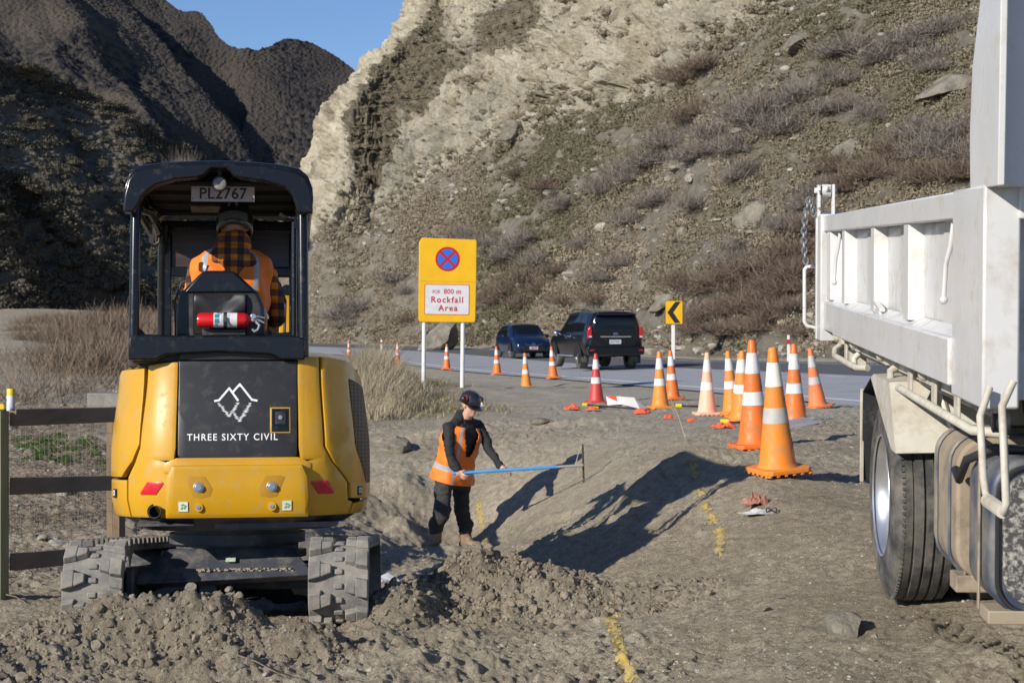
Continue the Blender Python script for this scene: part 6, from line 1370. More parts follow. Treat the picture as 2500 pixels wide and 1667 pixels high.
# fuel tank, battery tank, brackets, step
def rbox(x0, x1, z0_, z1_, r, n=6):
    pts = []
    for cx_, cz_, a0 in ((x1-r, z1_-r, 0), (x0+r, z1_-r, 90), (x0+r, z0_+r, 180), (x1-r, z0_+r, 270)):
        for k in range(n+1): a = R(a0 + 90*k/n); pts.append((cx_ + r*math.cos(a), cz_ + r*math.sin(a)))
    return pts
mb = MB(); mb.prism(rbox(.05, .62, .40, .975, .12), -1.52, -.98); tk = T('fuel_tank', mb, M_dusty, .015, seg=3)
mb = MB()
for y in (-1.40, -1.10):
    a = rbox(.045, .625, .395, .98, .12); mb.tube([(x, y, z) for x, z in a + a[:1]], .009, n=5, cap=False)
mb.build('strap', M_bluedk, tk, smooth=60)
mb = MB(); mb.box((.17, -1.45, .385), (.24, .14, .07)); mb.box((.09, -1.50, .50), (.012, .02, .30)); T('tank_bracket', mb, M_dusty, .006)
M_speck = mat('speckled_dust', (.06, .06, .06), (.40, .38, .34), rough=.9, scale=55, contrast=(.45, .66), detail=3)
mb = MB(); mb.prism(rbox(.06, .70, .39, .965, .13, 8), -2.13, -1.72); tk2 = T('air_tank', mb, M_bluedk, .02, seg=3)
mb = MB(); mb.prism(rbox(.105, .68, .43, .915, .11, 8), -2.155, -2.12); mb.build('end_face', M_speck, tk2, bevel=.006)
mb = MB(); a = rbox(.085, .69, .40, .94, .12, 8); mb.tube([(x, -2.14, z) for x, z in a + a[:1]], .009, n=6, cap=False); mb.build('rim_seal', M_tyred, tk2, smooth=60)
mb = MB(); mb.box((.22, -2.08, .385), (.34, .16, .05)); mb.box((.05, -1.98, .66), (.010, .025, .56)); T('tank_bracket', mb, M_dusty, .006)
mb = MB(); mb.tube([(.03, -1.60, .86), (.03, -1.68, .83), (.04, -1.78, .92), (.12, -1.9, .98), (.25, -2.0, .985)], .018, n=8); T('rubber_strap', mb, M_blkm, 0, smooth=60)
mb = MB(); mb.tube([(.0, -2.40, 1.25), (-.04, -2.44, 1.15), (-.05, -2.56, .95), (-.05, -2.60, .905), (-.05, -2.66, .885), (-.05, -2.90, .885), (-.05, -2.925, .92), (-.04, -2.80, 1.22), (.0, -2.78, 1.30)], .0135, n=8); stp = T('step', mb, M_crm, 0, smooth=60)
mb = MB()
for k in range(10): mb.cyl((-.05, -2.63-.026*k, .885), (-.05, -2.642-.026*k, .885), .024, n=10)
mb.build('tread', M_crm, stp)
mb = MB(); mb.cyl((.02, -2.35, 1.12), (.08, -2.35, 1.12), .035, n=14); T('bump_stop', mb, M_blkm, .004)
# soil load
TKM = MTk
nx, ny = 60, 110; lx = np.linspace(.10, W2-.05, nx); ly = np.linspace(-2.1, 3.15, ny); LX, LY = np.meshgrid(lx, ly, indexing='ij')
LZ = 1.80 + .17*np.exp(-((LX-.55)/.7)**2 - ((LY-.4)/1.5)**2) + .05*fbm(LX*3, LY*3, oct=5, seed=80, gain=.65) + .03*fbm(LX*9, LY*9, oct=3, seed=81)
o = np_mesh('soil_load', np.stack([LX, LY, LZ], -1).reshape(-1, 3), grid_faces(nx, ny), M_soil); o.location = TK.location; o.rotation_euler = TK.rotation_euler
tag(o, 'heap of grey brown soil filling the white truck tray, its crest just above the rail', 'soil', kind='stuff')

# ================================================================== traffic cones
M_or = mat('cone_orange', (.84, .165, .012), (.74, .15, .015), rough=.45, scale=5, dirt=(.42, .17, .07), dirt_amt=.55, dirt_scale=11)
M_or2 = mat('cone_light_orange', (.86, .25, .018), (.76, .215, .02), rough=.5, scale=5, dirt=(.48, .24, .09), dirt_amt=.55, dirt_scale=11)
M_fade = mat('cone_faded_peach', (.80, .47, .33), (.74, .40, .27), rough=.6, scale=4)
M_cred = mat('cone_red', (.55, .05, .045), (.48, .045, .04), rough=.5, scale=4)
M_dull = mat('cone_dull', (.78, .20, .055), (.68, .17, .06), rough=.6, scale=5, dirt=(.35, .22, .14), dirt_amt=.4, dirt_scale=8)
M_bandw = mat('band_white', (.74, .73, .71), (.64, .63, .61), rough=.4, scale=8, dirt=(.45, .40, .34), dirt_amt=.35, dirt_scale=20)
M_bandg = mat('band_grey', (.42, .40, .38), (.50, .48, .46), rough=.5, scale=8)
def make_cone(mbody, mb1, mb2, logo=False):
    e = bpy.data.objects.new('traffic_cone', None); sc.collection.objects.link(e)
    H = .90; b0 = .055; rb_, rt = .130, .030
    rr = lambda z: rb_ + (rt-rb_)*(z-b0)/(H-b0)
    mb = MB(); mb.lathe([(rb_+.022, b0-.012), (rb_+.008, b0+.006), (rb_, b0+.03), (rr(.38), .38), (rr(.78), .78), (rt+.001, H-.012), (rt-.005, H), (rt-.012, H+.001), (rt-.014, H-.05)], 32, cap=False); mb.build('cone_body', mbody, e, smooth=50)
    mb = MB(); c_ = .045; h = .19
    oct_ = [(-h+c_, -h), (h-c_, -h), (h, -h+c_), (h, h-c_), (h-c_, h), (-h+c_, h), (-h, h-c_), (-h, -h+c_)]
    mb.prism(oct_, .014, .048, axis='z')
    for x in np.linspace(-h+.03, h-.03, 6):
        for y in (-h+.012, h-.012): mb.box((x, y, .008), (.028, .02, .016)); mb.box((y, x, .008), (.02, .028, .016))
    mb.build('cone_base', mbody, e, bevel=.006)
    for (za, zb_), m in (((.625, .795), mb1), ((.365, .475), mb2)):
        mb = MB(); mb.lathe([(rr(za)+.002, za), (rr(zb_)+.002, zb_)], 32, cap=False); mb.build('reflective_band', m, e, smooth=60)
    if logo:
        M_lg = mat('logo_black', (.03, .02, .015)); 
        def on(a, z): return (rr(z)+.003)*math.cos(a), (rr(z)+.003)*math.sin(a), z
        mb = MB(); 
        def pt(a0, a1, za, zb_): mb.add([on(a0, za), on(a1, za), on(a1, zb_), on(a0, zb_)], [(0, 1, 2, 3)])
        A0 = -.62; pt(A0-.17, A0-.13, .165, .245); pt(A0+.13, A0+.17, .165, .245); pt(A0-.17, A0+.17, .165, .175); pt(A0-.17, A0+.17, .235, .245)
        pt(A0-.09, A0-.04, .185, .225); pt(A0-.04, A0+.06, .215, .225); pt(A0-.04, A0+.05, .20, .207); pt(A0+.03, A0+.07, .20, .225)
        for k in range(5): pt(A0-.15+.065*k, A0-.11+.065*k, .140, .155)
        mb.build('logo', M_lg, e, fix=False)
    return e
protoC = {'o': make_cone(M_or, M_bandw, M_bandw), 'l': make_cone(M_or2, M_bandw, mat('band_cream', (.66, .66, .64))), 'f': make_cone(M_fade, M_bandw, mat('band_pale', (.82, .78, .74))), 'r': make_cone(M_cred, M_bandw, M_bandw), 'd': make_cone(M_dull, M_bandg, M_bandg, True), 'n': make_cone(M_or2, mat('band_ivory', (.80, .77, .70)), M_bandg, True)}
usedC = set()
def cone(kind, xd, yd, Y, label, lean=0, leany=0, rz=0.2, sc_=1.0):
    o = protoC[kind] if kind not in usedC else copy_tree(protoC[kind]); usedC.add(kind)
    p = D(xd, yd, Y); o.location = (p.x, p.y, p.z - .005); o.rotation_euler = (R(leany), R(lean), rz); o.scale = (sc_,)*3; tag(o, label, 'traffic cone', 'traffic cones along the road edge'); return o
cone('n', 1787, 1084, 12.3, 'nearest and largest traffic cone, with ivory upper band, grey lower band and black mark', -4.5, 3, .35)
cone('o', 1733, 1030, 14.2, 'bright orange traffic cone standing just behind and left of the nearest cone', -1.5, 0, .15)
cone('l', 1704, 970, 21.5, 'light orange traffic cone partly hidden behind the tall bright cone', 0, 0, .2)
cone('l', 1700, 961, 23.6, 'traffic cone almost fully hidden, showing only a sliver left of the light orange cone', 0, 0, .1)
cone('l', 1683, 950, 24.5, 'leaning light orange traffic cone with grey bands, just right of the faded peach cone', -5, 0, .3)
cone('f', 1624, 953, 24.6, 'sun faded pale peach traffic cone', 0, 0, .1)
cone('o', 1545, 917, 31.5, 'bright orange traffic cone behind and right of the cone by the white sign roll', -3, 0, .3)
cone('l', 1517, 938, 27, 'light orange traffic cone beside the white rolled sign on the ground', -1.5, 0, .2)
cone('r', 1370, 926, 31, 'dark red traffic cone with white bands', -1, 0, .2)
cone('o', 1271, 868, 49, 'orange traffic cone standing below the front wheel of the black four wheel drive', -4, 0, .2)
cone('l', 1209, 890, 44.5, 'light orange leaning traffic cone standing on the gravel nearer than the road line', -3, 0, .4)
cone('o', 1142, 860, 54.7, 'orange traffic cone in front of the blue car', -2, 0, .2)
cone('o', 1026, 848, 61, 'orange traffic cone between the two white posts of the rockfall sign', 0, 0, .2)
cone('o', 913, 836, 71, 'small orange traffic cone left of the rockfall sign above the dry grass', 0, 0, .2)
cone('o', 801, 824, 89, 'most distant traffic cone, right beside the excavator canopy', 0, 0, .2)
cone('o', 1826, 979, 18.7, 'bright orange traffic cone near the truck with a dropped sign board at its foot', -1, 0, .2)
cone('d', 1879, 936, 25.8, 'weathered dull orange traffic cone leaning left, closest to the truck mudguard', -9, 0, .35)
# ================================================================== signs
M_sy = mat('sign_yellow', (.78, .44, .006), (.72, .39, .006), rough=.4, scale=3, bump=.25, bscale=5, bdist=.01)
M_sw = mat('sign_white', (.66, .65, .66), (.55, .54, .56), rough=.5, scale=7)
M_sr = mat('sign_red', (.42, .012, .02), rough=.45); M_sbl = mat('sign_blue', (.015, .14, .62), rough=.4); M_sk = mat('sign_black', (.012, .012, .014), rough=.5)
M_post = mat('white_post', (.74, .73, .71), (.66, .65, .62), rough=.6, scale=6)
SY = 38.5
sp0 = D(1025, 878, SY); g0 = sp0.z - .03
SG = thing('road_sign', 'tall yellow rockfall area sign with no stopping symbol on two white posts', 'sign', (sp0.x, SY, g0), (0, R(.6), R(4)))
s_ = F/SY/K      # display px per metre
def sg(xd, yd): return ((xd-1025)/s_, -(yd-878)/s_)
x0_, zt = sg(959.5, 545); x1_, zb_ = sg(1090.5, 737)
def rrect(x0, x1, z0_, z1_, r): return rbox(x0, x1, z0_, z1_, r, 5)
mb = MB(); c_ = .05; zm = sg(0, 643)[1]
mb.prism([(x0_, zb_+.06), (x0_+.03, zb_), (x1_-.03, zb_), (x1_, zb_+.05), (x1_+.01, zm), (x1_+.01, zt-.05), (x1_-.03, zt-.015), (x0_+.06, zt+.01), (x0_, zt-.09)], -.02, .02)
pn = mb.build('sign_panel', M_sy, SG, bevel=.01)
mb = MB(); mb.prism([(x0_+.02, zm-.004), (x1_-.0, zm-.010), (x1_-.0, zm-.004), (x0_+.02, zm+.004)], -.0235, -.0205); mb.build('seam', mat('seam_brown', (.45, .25, .02)), pn)
cx_, cz_ = sg(1025, 592); rr_ = 28/s_
Msg = Euler((R(90), 0, 0)).to_matrix().to_4x4()
mb = MB(); mb.lathe([(rr_, 0), (rr_, .004)], 48, Matrix.Translation((cx_, -.0205, cz_)) @ Msg); ring_o = mb.build('symbol_ring', M_sr, pn)
mb = MB()
for k in range(4):
    a0 = R(45+90*k); h = .135*rr_/rr_; pts = []
    ri = rr_*.80; off = rr_*.115*1.0
    aa = np.linspace(a0+math.asin(off/ri), a0+math.pi/2-math.asin(off/ri), 14); c45 = a0+math.pi/4; q = off/math.sin(math.pi/4)
    pts = [(q*math.cos(c45), q*math.sin(c45))] + [(ri*math.cos(a), ri*math.sin(a)) for a in aa]
    mb.add([(cx_+x, -.0265, cz_+z) for x, z in pts], [tuple(range(len(pts)))])
mb.build('symbol_field', M_sbl, pn, fix=False)
a, b = sg(973, 650); c, d_ = sg(1076, 720)
mb = MB(); mb.prism(rrect(a, c, d_, b, .03), -.0225, -.0205); fr = mb.build('frame', M_sr, pn); mb = MB(); mb.prism(rrect(a+.014, c-.014, d_+.014, b-.014, .022), -.0245, -.0205); pp = mb.build('word_panel', M_sw, pn)
def sgt(t, xd, yd, size, sp, bold, xs=1.0):
    x, z = sg(xd, yd); flat_text('lettering', t, size, Matrix.Translation((x, -.0262, z)) @ Msg, M_sr, pp, sp, bold, xs)
sgt('FOR', 1000, 668, .115, 1.0, .001, .8); sgt('800 m', 1037, 667, .155, 1.05, .003, .95); sgt('Rockfall', 1025, 686, .185, 1.22, .005, 1.0); sgt('Area', 1027, 705, .185, 1.22, .005, 1.0)
for xd in (973, 1062):
    x, _ = sg(xd, 0); mb = MB(); mb.cyl((x, .05, -.5), (x, .05, zt-.3), .047, n=18); mb.build('post', M_post, SG, smooth=40)
# chevron
CY = 66.0; p = D(1545, 832, CY); CH = thing('chevron_sign', 'small yellow curve marker sign with a black chevron pointing left on a white post', 'sign', (p.x, CY, p.z-.05), (0, 0, R(2)))
q = F/CY/K; mb = MB(); x = 3/q; zt = (832-690)/q+.05; zb_ = (832-745)/q+.05; hw = 20.5/q
mb.prism(rrect(x-hw, x+hw, zb_, zt, .04), -.012, .012); pn = mb.build('sign_panel', M_sk, CH); mb = MB(); mb.prism(rrect(x-hw+.018, x+hw-.018, zb_+.018, zt-.018, .03), -.016, -.012); mb.build('sign_face', M_sy, pn)
zc = (zt+zb_)/2; hh = (zt-zb_)/2-.05; mb = MB(); mb.prism([(x-.26, zc), (x+.05, zc+hh), (x+.26, zc+hh), (x-.03, zc), (x+.25, zc-hh), (x+.03, zc-hh)], -.0195, -.017); mb.build('chevron', M_sk, pn)
mb = MB(); mb.box((0.03, .06, zt/2-.3), (.13, .09, zt)); mb.build('post', M_post, CH, bevel=.01)
# edge marker post
p = D(1811, 836, 58); MP = thing('edge_marker_post', 'thin white edge marker post with red band across the road behind the cones', 'post', (p.x, 58, p.z-.05))
mb = MB(); mb.box((0, 0, .50), (.10, .03, 1.05), taper=.8); mb.build('post', M_post, MP, bevel=.005); mb = MB(); mb.box((0, 0, .80), (.10, .036, .16)); mb.build('red_band', M_sr, MP)
p = D(876, 818, 92); MP2 = thing('edge_marker_post', 'tiny white edge marker post far off by the road, left of the rockfall sign', 'post', (p.x, 92, p.z-.05)); mb = MB(); mb.box((0, 0, .45), (.11, .03, .95), taper=.8); mb.build('post', M_post, MP2); mb = MB(); mb.box((0, 0, .75), (.10, .036, .14)); mb.build('red_band', M_sr, MP2)
p = D(311, 742, 95); YS = thing('yellow_sign', 'far yellow sign seen between the left canopy posts of the excavator', 'sign', tuple(p)); mb = MB(); mb.box((0, 0, 0), (.55, .03, .85)); mb.build('sign_panel', M_sy, YS, bevel=.01); mb = MB(); mb.prism([(-.17, 0), (.02, .3), (.17, .3), (0, 0), (.17, -.3), (.02, -.3)], -.02, -.016); mb.build('mark', mat('faded_mark', (.30, .19, .02)), YS); mb = MB(); mb.cyl((0, .03, -3.0), (0, .03, .1), .04, n=10); mb.build('post', M_post, YS)

# ================================================================== cars
def car(name, label, loc, rz, st, paint, spec):
    e = thing(name, label, 'car', loc, (0, 0, R(rz)))
    S = np.array(st, float)       # y, w, zb, zm, zbelt, wr, zr
    ny_ = 90; Sy = np.linspace(S[0, 0], S[-1, 0], ny_)
    I = [np.interp(Sy, S[:, 0], S[:, k]) for k in range(7)]
    for k in range(1, 7):
        a = I[k].copy(); a[1:-1] = (a[:-2]+a[2:]+2*a[1:-1])/4; I[k] = a
    def prof(k):
        w_, zb_, zm_, zt_, wr, zr = [I[j][k] for j in range(1, 7)]
        pts = [(0, zb_), (w_*.86, zb_), (w_*.97, zb_+.06), (w_, zm_*.8+zb_*.2), (w_, zm_), (w_*.985, (zm_+zt_)/2+.03), (w_*.955, zt_), (w_*.955-.012, zt_+.02)]
        n = 6
        for j in range(1, n+1): t = j/n; pts.append((w_*.94 + (wr-w_*.94)*t - .0 + .03*math.sin(t*math.pi), zt_+.02 + (zr-zt_-.02)*t))
        pts += [(wr*.86, zr+.035*min(1, 1)), (wr*.5, zr+.055), (0, zr+.062)]; return pts
    PR = [prof(k) for k in range(ny_)]; m_ = len(PR[0])
    mb = MB(); vs = []
    for k in range(ny_):
        row = PR[k] + [(-x, z) for x, z in PR[k][-2:0:-1]]; vs += [(x, Sy[k], z) for x, z in row]
    L_ = 2*m_-2; mb.add(vs, [(k*L_+i, k*L_+(i+1) % L_, (k+1)*L_+(i+1) % L_, (k+1)*L_+i) for k in range(ny_-1) for i in range(L_)] + [tuple(range(L_-1, -1, -1)), tuple(range((ny_-1)*L_, ny_*L_))])
    body = mb.build('body', paint, e, smooth=42)
    def side_pt(y, t, off=.008):     # t 0 belt .. 1 roof edge
        k = int(round(np.interp(y, Sy, np.arange(ny_)))); f = t*6; a = 7+int(min(f, 5.999)); p0 = PR[k][a]; p1 = PR[k][a+1]; q = f-int(min(f, 5.999)); return p0[0]+(p1[0]-p0[0])*q+off, y, p0[1]+(p1[1]-p0[1])*q
    for quad in spec['side']:      # each a polygon in (y, t)
        for sx in (-1, 1):
            mb = MB(); (ya0, yb0, ya1, yb1) = quad; n1, n2 = 8, 5; vs = []
            for j in range(n2+1):
                t = .06+.80*j/n2
                for i in range(n1+1):
                    y = (ya0+(yb0-ya0)*i/n1)*(1-t)+(ya1+(yb1-ya1)*i/n1)*t; x, y_, z = side_pt(y, t); vs.append((sx*x, y_, z))
            mb.add(vs, [(j*(n1+1)+i, j*(n1+1)+i+1, (j+1)*(n1+1)+i+1, (j+1)*(n1+1)+i) for j in range(n2) for i in range(n1)]); mb.build('side_window', M_glass, e, smooth=80)
    return e, PR, Sy
M_glass = mat('dark_glass', (.006, .008, .01), rough=.08, spec=.35)
M_carb = mat('car_black', (.004, .0045, .007), rough=.2, coat=.3, spec=.35); M_carbl = mat('car_blue', (.005, .012, .042), rough=.22, coat=.35, spec=.4)
M_chr = mat('chrome', (.7, .7, .72), rough=.12, metal=1.0); M_lred = mat('tail_lamp_red', (.42, .008, .012), rough=.15, coat=.6); M_lamp = mat('lamp_clear', (.55, .56, .6), rough=.1, coat=.6)
M_pltw = mat('plate_pale', (.60, .61, .64), rough=.5)
def car_wheel(e, x, y, r, w_, side):
    Mw = Matrix.Translation((x, y, r)) @ Euler((0, R(90)*side, 0)).to_matrix().to_4x4(); q = bpy.data.objects.new('wheel', None); link(q, e)
    mb = MB(); mb.lathe([(r*.64, 0), (r*.80, .012), (r*.94, .0), (r, -.03), (r, -w_+.03), (r*.94, -w_), (r*.5, -w_)], 36, Mw, cap=False); mb.build('tyre', M_tyre, q, smooth=40)
    mb = MB(); mb.lathe([(r*.66, 0), (r*.62, -.02), (r*.6, -.07)], 30, Mw, cap=False)
    for k in range(6):
        a = k*math.pi/3; mb.beam(Mw @ Vector((r*.08*math.cos(a), r*.08*math.sin(a), -.015)), Mw @ Vector((r*.63*math.cos(a), r*.63*math.sin(a), -.025)), .05, .06, up=(1, 0, 0))
    mb.cyl(Mw @ Vector((0, 0, -.03)), Mw @ Vector((0, 0, -.005)), .06, n=14); mb.build('rim', mat('wheel_alloy', (.30, .31, .33), rough=.35, metal=.7), q, smooth=40)
    mb = MB(); mb.cyl(Mw @ Vector((0, 0, -.10)), Mw @ Vector((0, 0, -.09)), r*.62, n=26); mb.build('brake_disc', M_tyred, q)
def arch(mb, x, y, r, side):   # dark lip ring standing 6 mm off the flank
    Ma = Matrix.Translation((x, y, r)) @ Euler((0, R(90)*side, 0)).to_matrix().to_4x4(); n = 24; vs = []
    for k in range(n+1):
        a = math.pi*k/n if side > 0 else math.pi*k/n
        for rad in (r*1.16, r*.3): vs.append(Vector((x+side*.006, y + rad*math.cos(a), r*1.0 + rad*math.sin(a)*1.0)))
    mb.add(vs, [(2*k, 2*k+1, 2*k+3, 2*k+2) for k in range(n)])
SUV = [(0, .80, .52, .76, 1.12, .62, 1.58), (.05, .87, .46, .76, 1.12, .65, 1.70), (.16, .92, .42, .76, 1.12, .67, 1.745), (.5, .94, .38, .76, 1.12, .69, 1.77), (1.6, .945, .36, .76, 1.10, .70, 1.79), (2.6, .945, .36, .76, 1.08, .69, 1.76), (3.0, .94, .36, .76, 1.07, .67, 1.66),
       (3.62, .93, .38, .76, 1.05, .76, 1.12), (4.3, .91, .40, .74, 1.0, .72, 1.06), (4.65, .86, .44, .68, .9, .68, .97), (4.78, .76, .50, .62, .8, .60, .84)]
sy = 53.6; px = (1415*K-1250)/F*sy; lat0 = gz1(px, sy)
sv_, PRs, Sys = car('suv', 'black four wheel drive wagon driving away in the near lane, seen from behind', (3.23, sy, gz1(3.2, sy+1)+.05), 14, SUV, M_carb, {'side': [(.28, .98, .42, 1.02), (1.10, 2.0, 1.12, 2.0), (2.08, 3.20, 2.08, 2.80)]})
for o in sv_.children: pass
am = MB()
for sx in (-1, 1):
    for y in (1.0, 3.79): car_wheel(sv_, sx*.925, y, .385, .25, sx); arch(am, sx*.945, y, .385, sx)
am.build('wheel_arch', M_dark, sv_, fix=False)
mb = MB(); vs = []; 
for j in range(6):
    t = j/5; z = 1.16+.46*t; yb = -.012+.075*t**2*.9+.0; hw = .80-.17*t
    for i in range(9): x = -hw+2*hw*i/8; vs.append((x, yb+.03*(abs(x)/hw)**4-.004, z))
mb.add(vs, [(j*9+i, j*9+i+1, (j+1)*9+i+1, (j+1)*9+i) for j in range(5) for i in range(8)]); mb.build('rear_window', M_glass, sv_, smooth=80)
mb = MB(); mb.prism([(-.64, 1.69), (.64, 1.69), (.60, 1.75), (-.60, 1.75)], -.14, .14); mb.build('spoiler', M_carb, sv_, bevel=.015)
mb = MB(); mb.prism([(-.90, .46), (.90, .46), (.93, .66), (.90, .72), (-.90, .72), (-.93, .66)], -.10, .12); mb.build('rear_bumper', M_carb, sv_, bevel=.03, seg=3)
mb = MB(); mb.box((0, -.02, 1.02), (1.0, .03, .045)); mb.build('chrome_strip', M_chr, sv_, bevel=.008)
mb = MB(); mb.tube([(.075*math.cos(a), -.02, 1.10+.045*math.sin(a)) for a in np.linspace(0, 6.283, 20)], .008, n=5, cap=False); mb.tube([(.03*math.cos(a), -.022, 1.10+.04*math.sin(a)) for a in np.linspace(0, 6.283, 16)], .007, n=5, cap=False); mb.build('emblem', M_chr, sv_)
for sx in (-1, 1):
    mb = MB(); mb.prism([(sx*.77, .98), (sx*.90, .96), (sx*.905, 1.18), (sx*.86, 1.34), (sx*.78, 1.34)] if sx > 0 else mirror_poly([(.77, .98), (.90, .96), (.905, 1.18), (.86, 1.34), (.78, 1.34)]), -.02, .12); q = mb.build('tail_lamp', M_lred, sv_, bevel=.015)
    mb = MB(); mb.box((sx*.83, -.022, 1.02), (.09, .02, .05)); mb.build('lamp_lens', M_lamp, q)
    mb = MB(); mb.box((sx*.80, -.105, .60), (.14, .01, .04)); mb.build('reflector', M_lred, sv_)
    mb = MB(); mb.tube([(sx*.70, .5, 1.82), (sx*.71, .7, 1.87), (sx*.71, 2.2, 1.87), (sx*.70, 2.5, 1.80)], .018, n=8); mb.build('roof_rack_bar', M_blk, sv_, smooth=60)
    mb = MB(); mb.ell((sx*1.08, 2.95, 1.12), (.12, .07, .10), 14, 8); mb.box((sx*.98, 2.95, 1.08), (.1, .04, .04)); mb.build('mirror', M_chr, sv_, smooth=50)
    mb = MB(); mb.box((sx*.92, 2.4, .40), (.16, 1.7, .05)); mb.build('side_step', mat('alloy_step', (.35, .36, .38), rough=.4, metal=.6), sv_, bevel=.01)
    for y in (1.35, 2.3): mb = MB(); mb.box((sx*.955, y, .98), (.02, .16, .03)); mb.build('door_handle', M_chr, sv_, bevel=.004)
    mb = MB(); mb.box((sx*.90, .66, .32), (.26, .015, .30)); mb.build('mud_flap', M_blkm, sv_)
mb = MB(); mb.box((-.02, -.03, .86), (.37, .015, .13)); q = mb.build('number_plate', M_pltw, sv_); flat_text('lettering', 'GGT831', .115, Matrix.Translation((-.02, -.0385, .86)) @ Msg, mat('plate_black', (.02, .02, .03)), q, 1.0, .002, .85)
mb = MB(); mb.prism([(-.33, .80), (.33, .80), (.33, .95), (-.33, .95)], -.018, -.004); mb.build('plate_recess', M_blk, sv_, bevel=.01)
mb = MB(); mb.tube([(-.42, .3, 1.80), (-.42, 2.4, 1.84)], .012, n=5); mb.build('roof_seam', M_blk, sv_)
# hatchback
HB = [(0, .72, .42, .62, .92, .56, 1.0), (.10, .80, .34, .62, .94, .58, 1.18), (.35, .85, .27, .62, .96, .60, 1.36), (.9, .87, .22, .62, .95, .62, 1.42), (1.9, .87, .20, .60, .93, .63, 1.43), (2.45, .865, .20, .60, .92, .61, 1.38), (3.10, .86, .22, .60, .88, .66, .94),
      (3.6, .83, .24, .56, .78, .62, .86), (3.9, .76, .28, .48, .64, .56, .74), (4.0, .66, .32, .44, .54, .50, .62)]
hy = 75.0; hp_ = D(1207, 826, hy-1.6)
hb, PRh, Syh = car('hatchback', 'dark blue hatchback coming towards the camera in the far lane', (hp_.x-.55, hy+2.2, gz1(.3, hy+.5)+.03), 180+13, HB, M_carbl, {'side': [(.55, 1.10, .62, 1.12), (1.18, 1.95, 1.18, 1.95), (2.02, 2.92, 2.02, 2.40)]})
am = MB()
for sx in (-1, 1):
    for y in (.68, 3.18): car_wheel(hb, sx*.86, y, .31, .20, sx); arch(am, sx*.87, y, .31, sx)
    mb = MB(); pts = [(sx*.54, 3.93, .66), (sx*.76, 3.66, .74), (sx*.80, 3.42, .82), (sx*.70, 3.56, .80), (sx*.52, 3.86, .74)]; pts = [Vector(p) + Vector((0, .02, .01)) for p in pts]; mb.add(pts, [(0, 1, 2, 3, 4)]); mb.build('headlight', M_lamp, hb, fix=False)
    mb = MB(); mb.box((sx*.56, 3.95, .38), (.035, .03, .12)); mb.build('running_light', mat('running_light', (.85, .85, .88), rough=.3), hb)
    mb = MB(); mb.ell((sx*.97, 2.50, .96), (.09, .06, .07), 12, 8); mb.build('mirror', M_carbl, hb, smooth=50)
am.build('wheel_arch', M_dark, hb, fix=False)
mb = MB(); vs = []
for j in range(6):
    t = j/5; y = 3.02-.56*t; z = .985+.40*t; hw = .66-.08*t
    for i in range(9): x = -hw+2*hw*i/8; vs.append((x, y-.05*(abs(x)/hw)**3+.03, z+.028+.03*(1-(x/hw)**2)))
mb.add(vs, [(j*9+i, j*9+i+1, (j+1)*9+i+1, (j+1)*9+i) for j in range(5) for i in range(8)]); mb.build('windscreen', M_glass, hb, smooth=80)
mb = MB(); mb.prism([(-.46, .30), (.46, .30), (.50, .42), (.40, .52), (-.40, .52), (-.50, .42)], 3.94, 4.01); mb.build('grille', M_dark, hb, bevel=.015)
mb = MB(); mb.tube([(-.45, 3.98, .66), (-.25, 4.01, .57), (.25, 4.01, .57), (.45, 3.98, .66)], .010, n=5); mb.build('chrome_strip', M_chr, hb)
mb = MB(); mb.tube([(.05*math.cos(a), 4.02, .62+.05*math.sin(a)) for a in np.linspace(0, 6.283, 8)], .012, n=5, cap=False); mb.build('emblem', M_chr, hb)
mb = MB(); mb.box((0, 4.02, .45), (.37, .015, .125)); q = mb.build('number_plate', mat('plate_pink', (.55, .45, .47), rough=.5), hb)
flat_text('lettering', 'LMJ278', .10, Matrix.Translation((0, 4.03, .45)) @ Matrix.Rotation(math.pi, 4, 'Z') @ Msg, mat('plate_dark', (.08, .03, .05)), q, 1.0, .001, .85)

# ================================================================== fence
M_wood = mat('weathered_timber', (.15, .105, .065), (.24, .17, .105), rough=.9, scale=2.5, aniso=(8, 8, 1.0), bump=.6, bscale=6, bdist=.004, contrast=(.3, .7), dirt=(.10, .09, .06), dirt_amt=.4)
M_wood2 = mat('weathered_rail', (.17, .13, .09), (.25, .195, .135), rough=.9, scale=2.5, aniso=(8, 1.0, 8), bump=.6, bscale=6, bdist=.004, contrast=(.3, .7))
M_woodg = mat('mossy_timber', (.24, .26, .15), (.33, .33, .22), rough=.9, scale=2.5, aniso=(8, 8, 1.0), bump=.5, bscale=6, bdist=.004)
FN = thing('fence', 'weathered timber post and rail fence with wire netting at the left of the excavator', 'fence', (-3.08, 10.5, -.1))
fp = [Vector((-3.165, 10.5, 1.07)), Vector((-2.90, 12.6, .99)), Vector((-2.66, 14.8, .93)), Vector((-2.5, 17.0, .8))]
fo = Vector(FN.location)
for i, p in enumerate(fp):
    mb = MB(); mb.box(Vector((p.x, p.y, p.z-.72))-fo, (.15 if i == 0 else .10, .115, 1.44), rot=(0, 0, R(-9))); mb.build('post', M_woodg if i == 0 else M_wood, FN, bevel=.005)
rz_ = [(1.075, .99, .88, .74), (.655, .493, .40, .27), (.19, -.01, -.16, -.3)]
for hs_ in rz_:
    for i in range(3):
        a = Vector((fp[i].x+(.03 if i else .10), fp[i].y+.065, hs_[i]-.052)); b = Vector((fp[i+1].x+.03, fp[i+1].y-.065, hs_[i+1]-.052)); mb = MB(); mb.beam(a-fo, b-fo, .045, .105); mb.build('rail', M_wood2, FN, bevel=.004)
mb = MB()
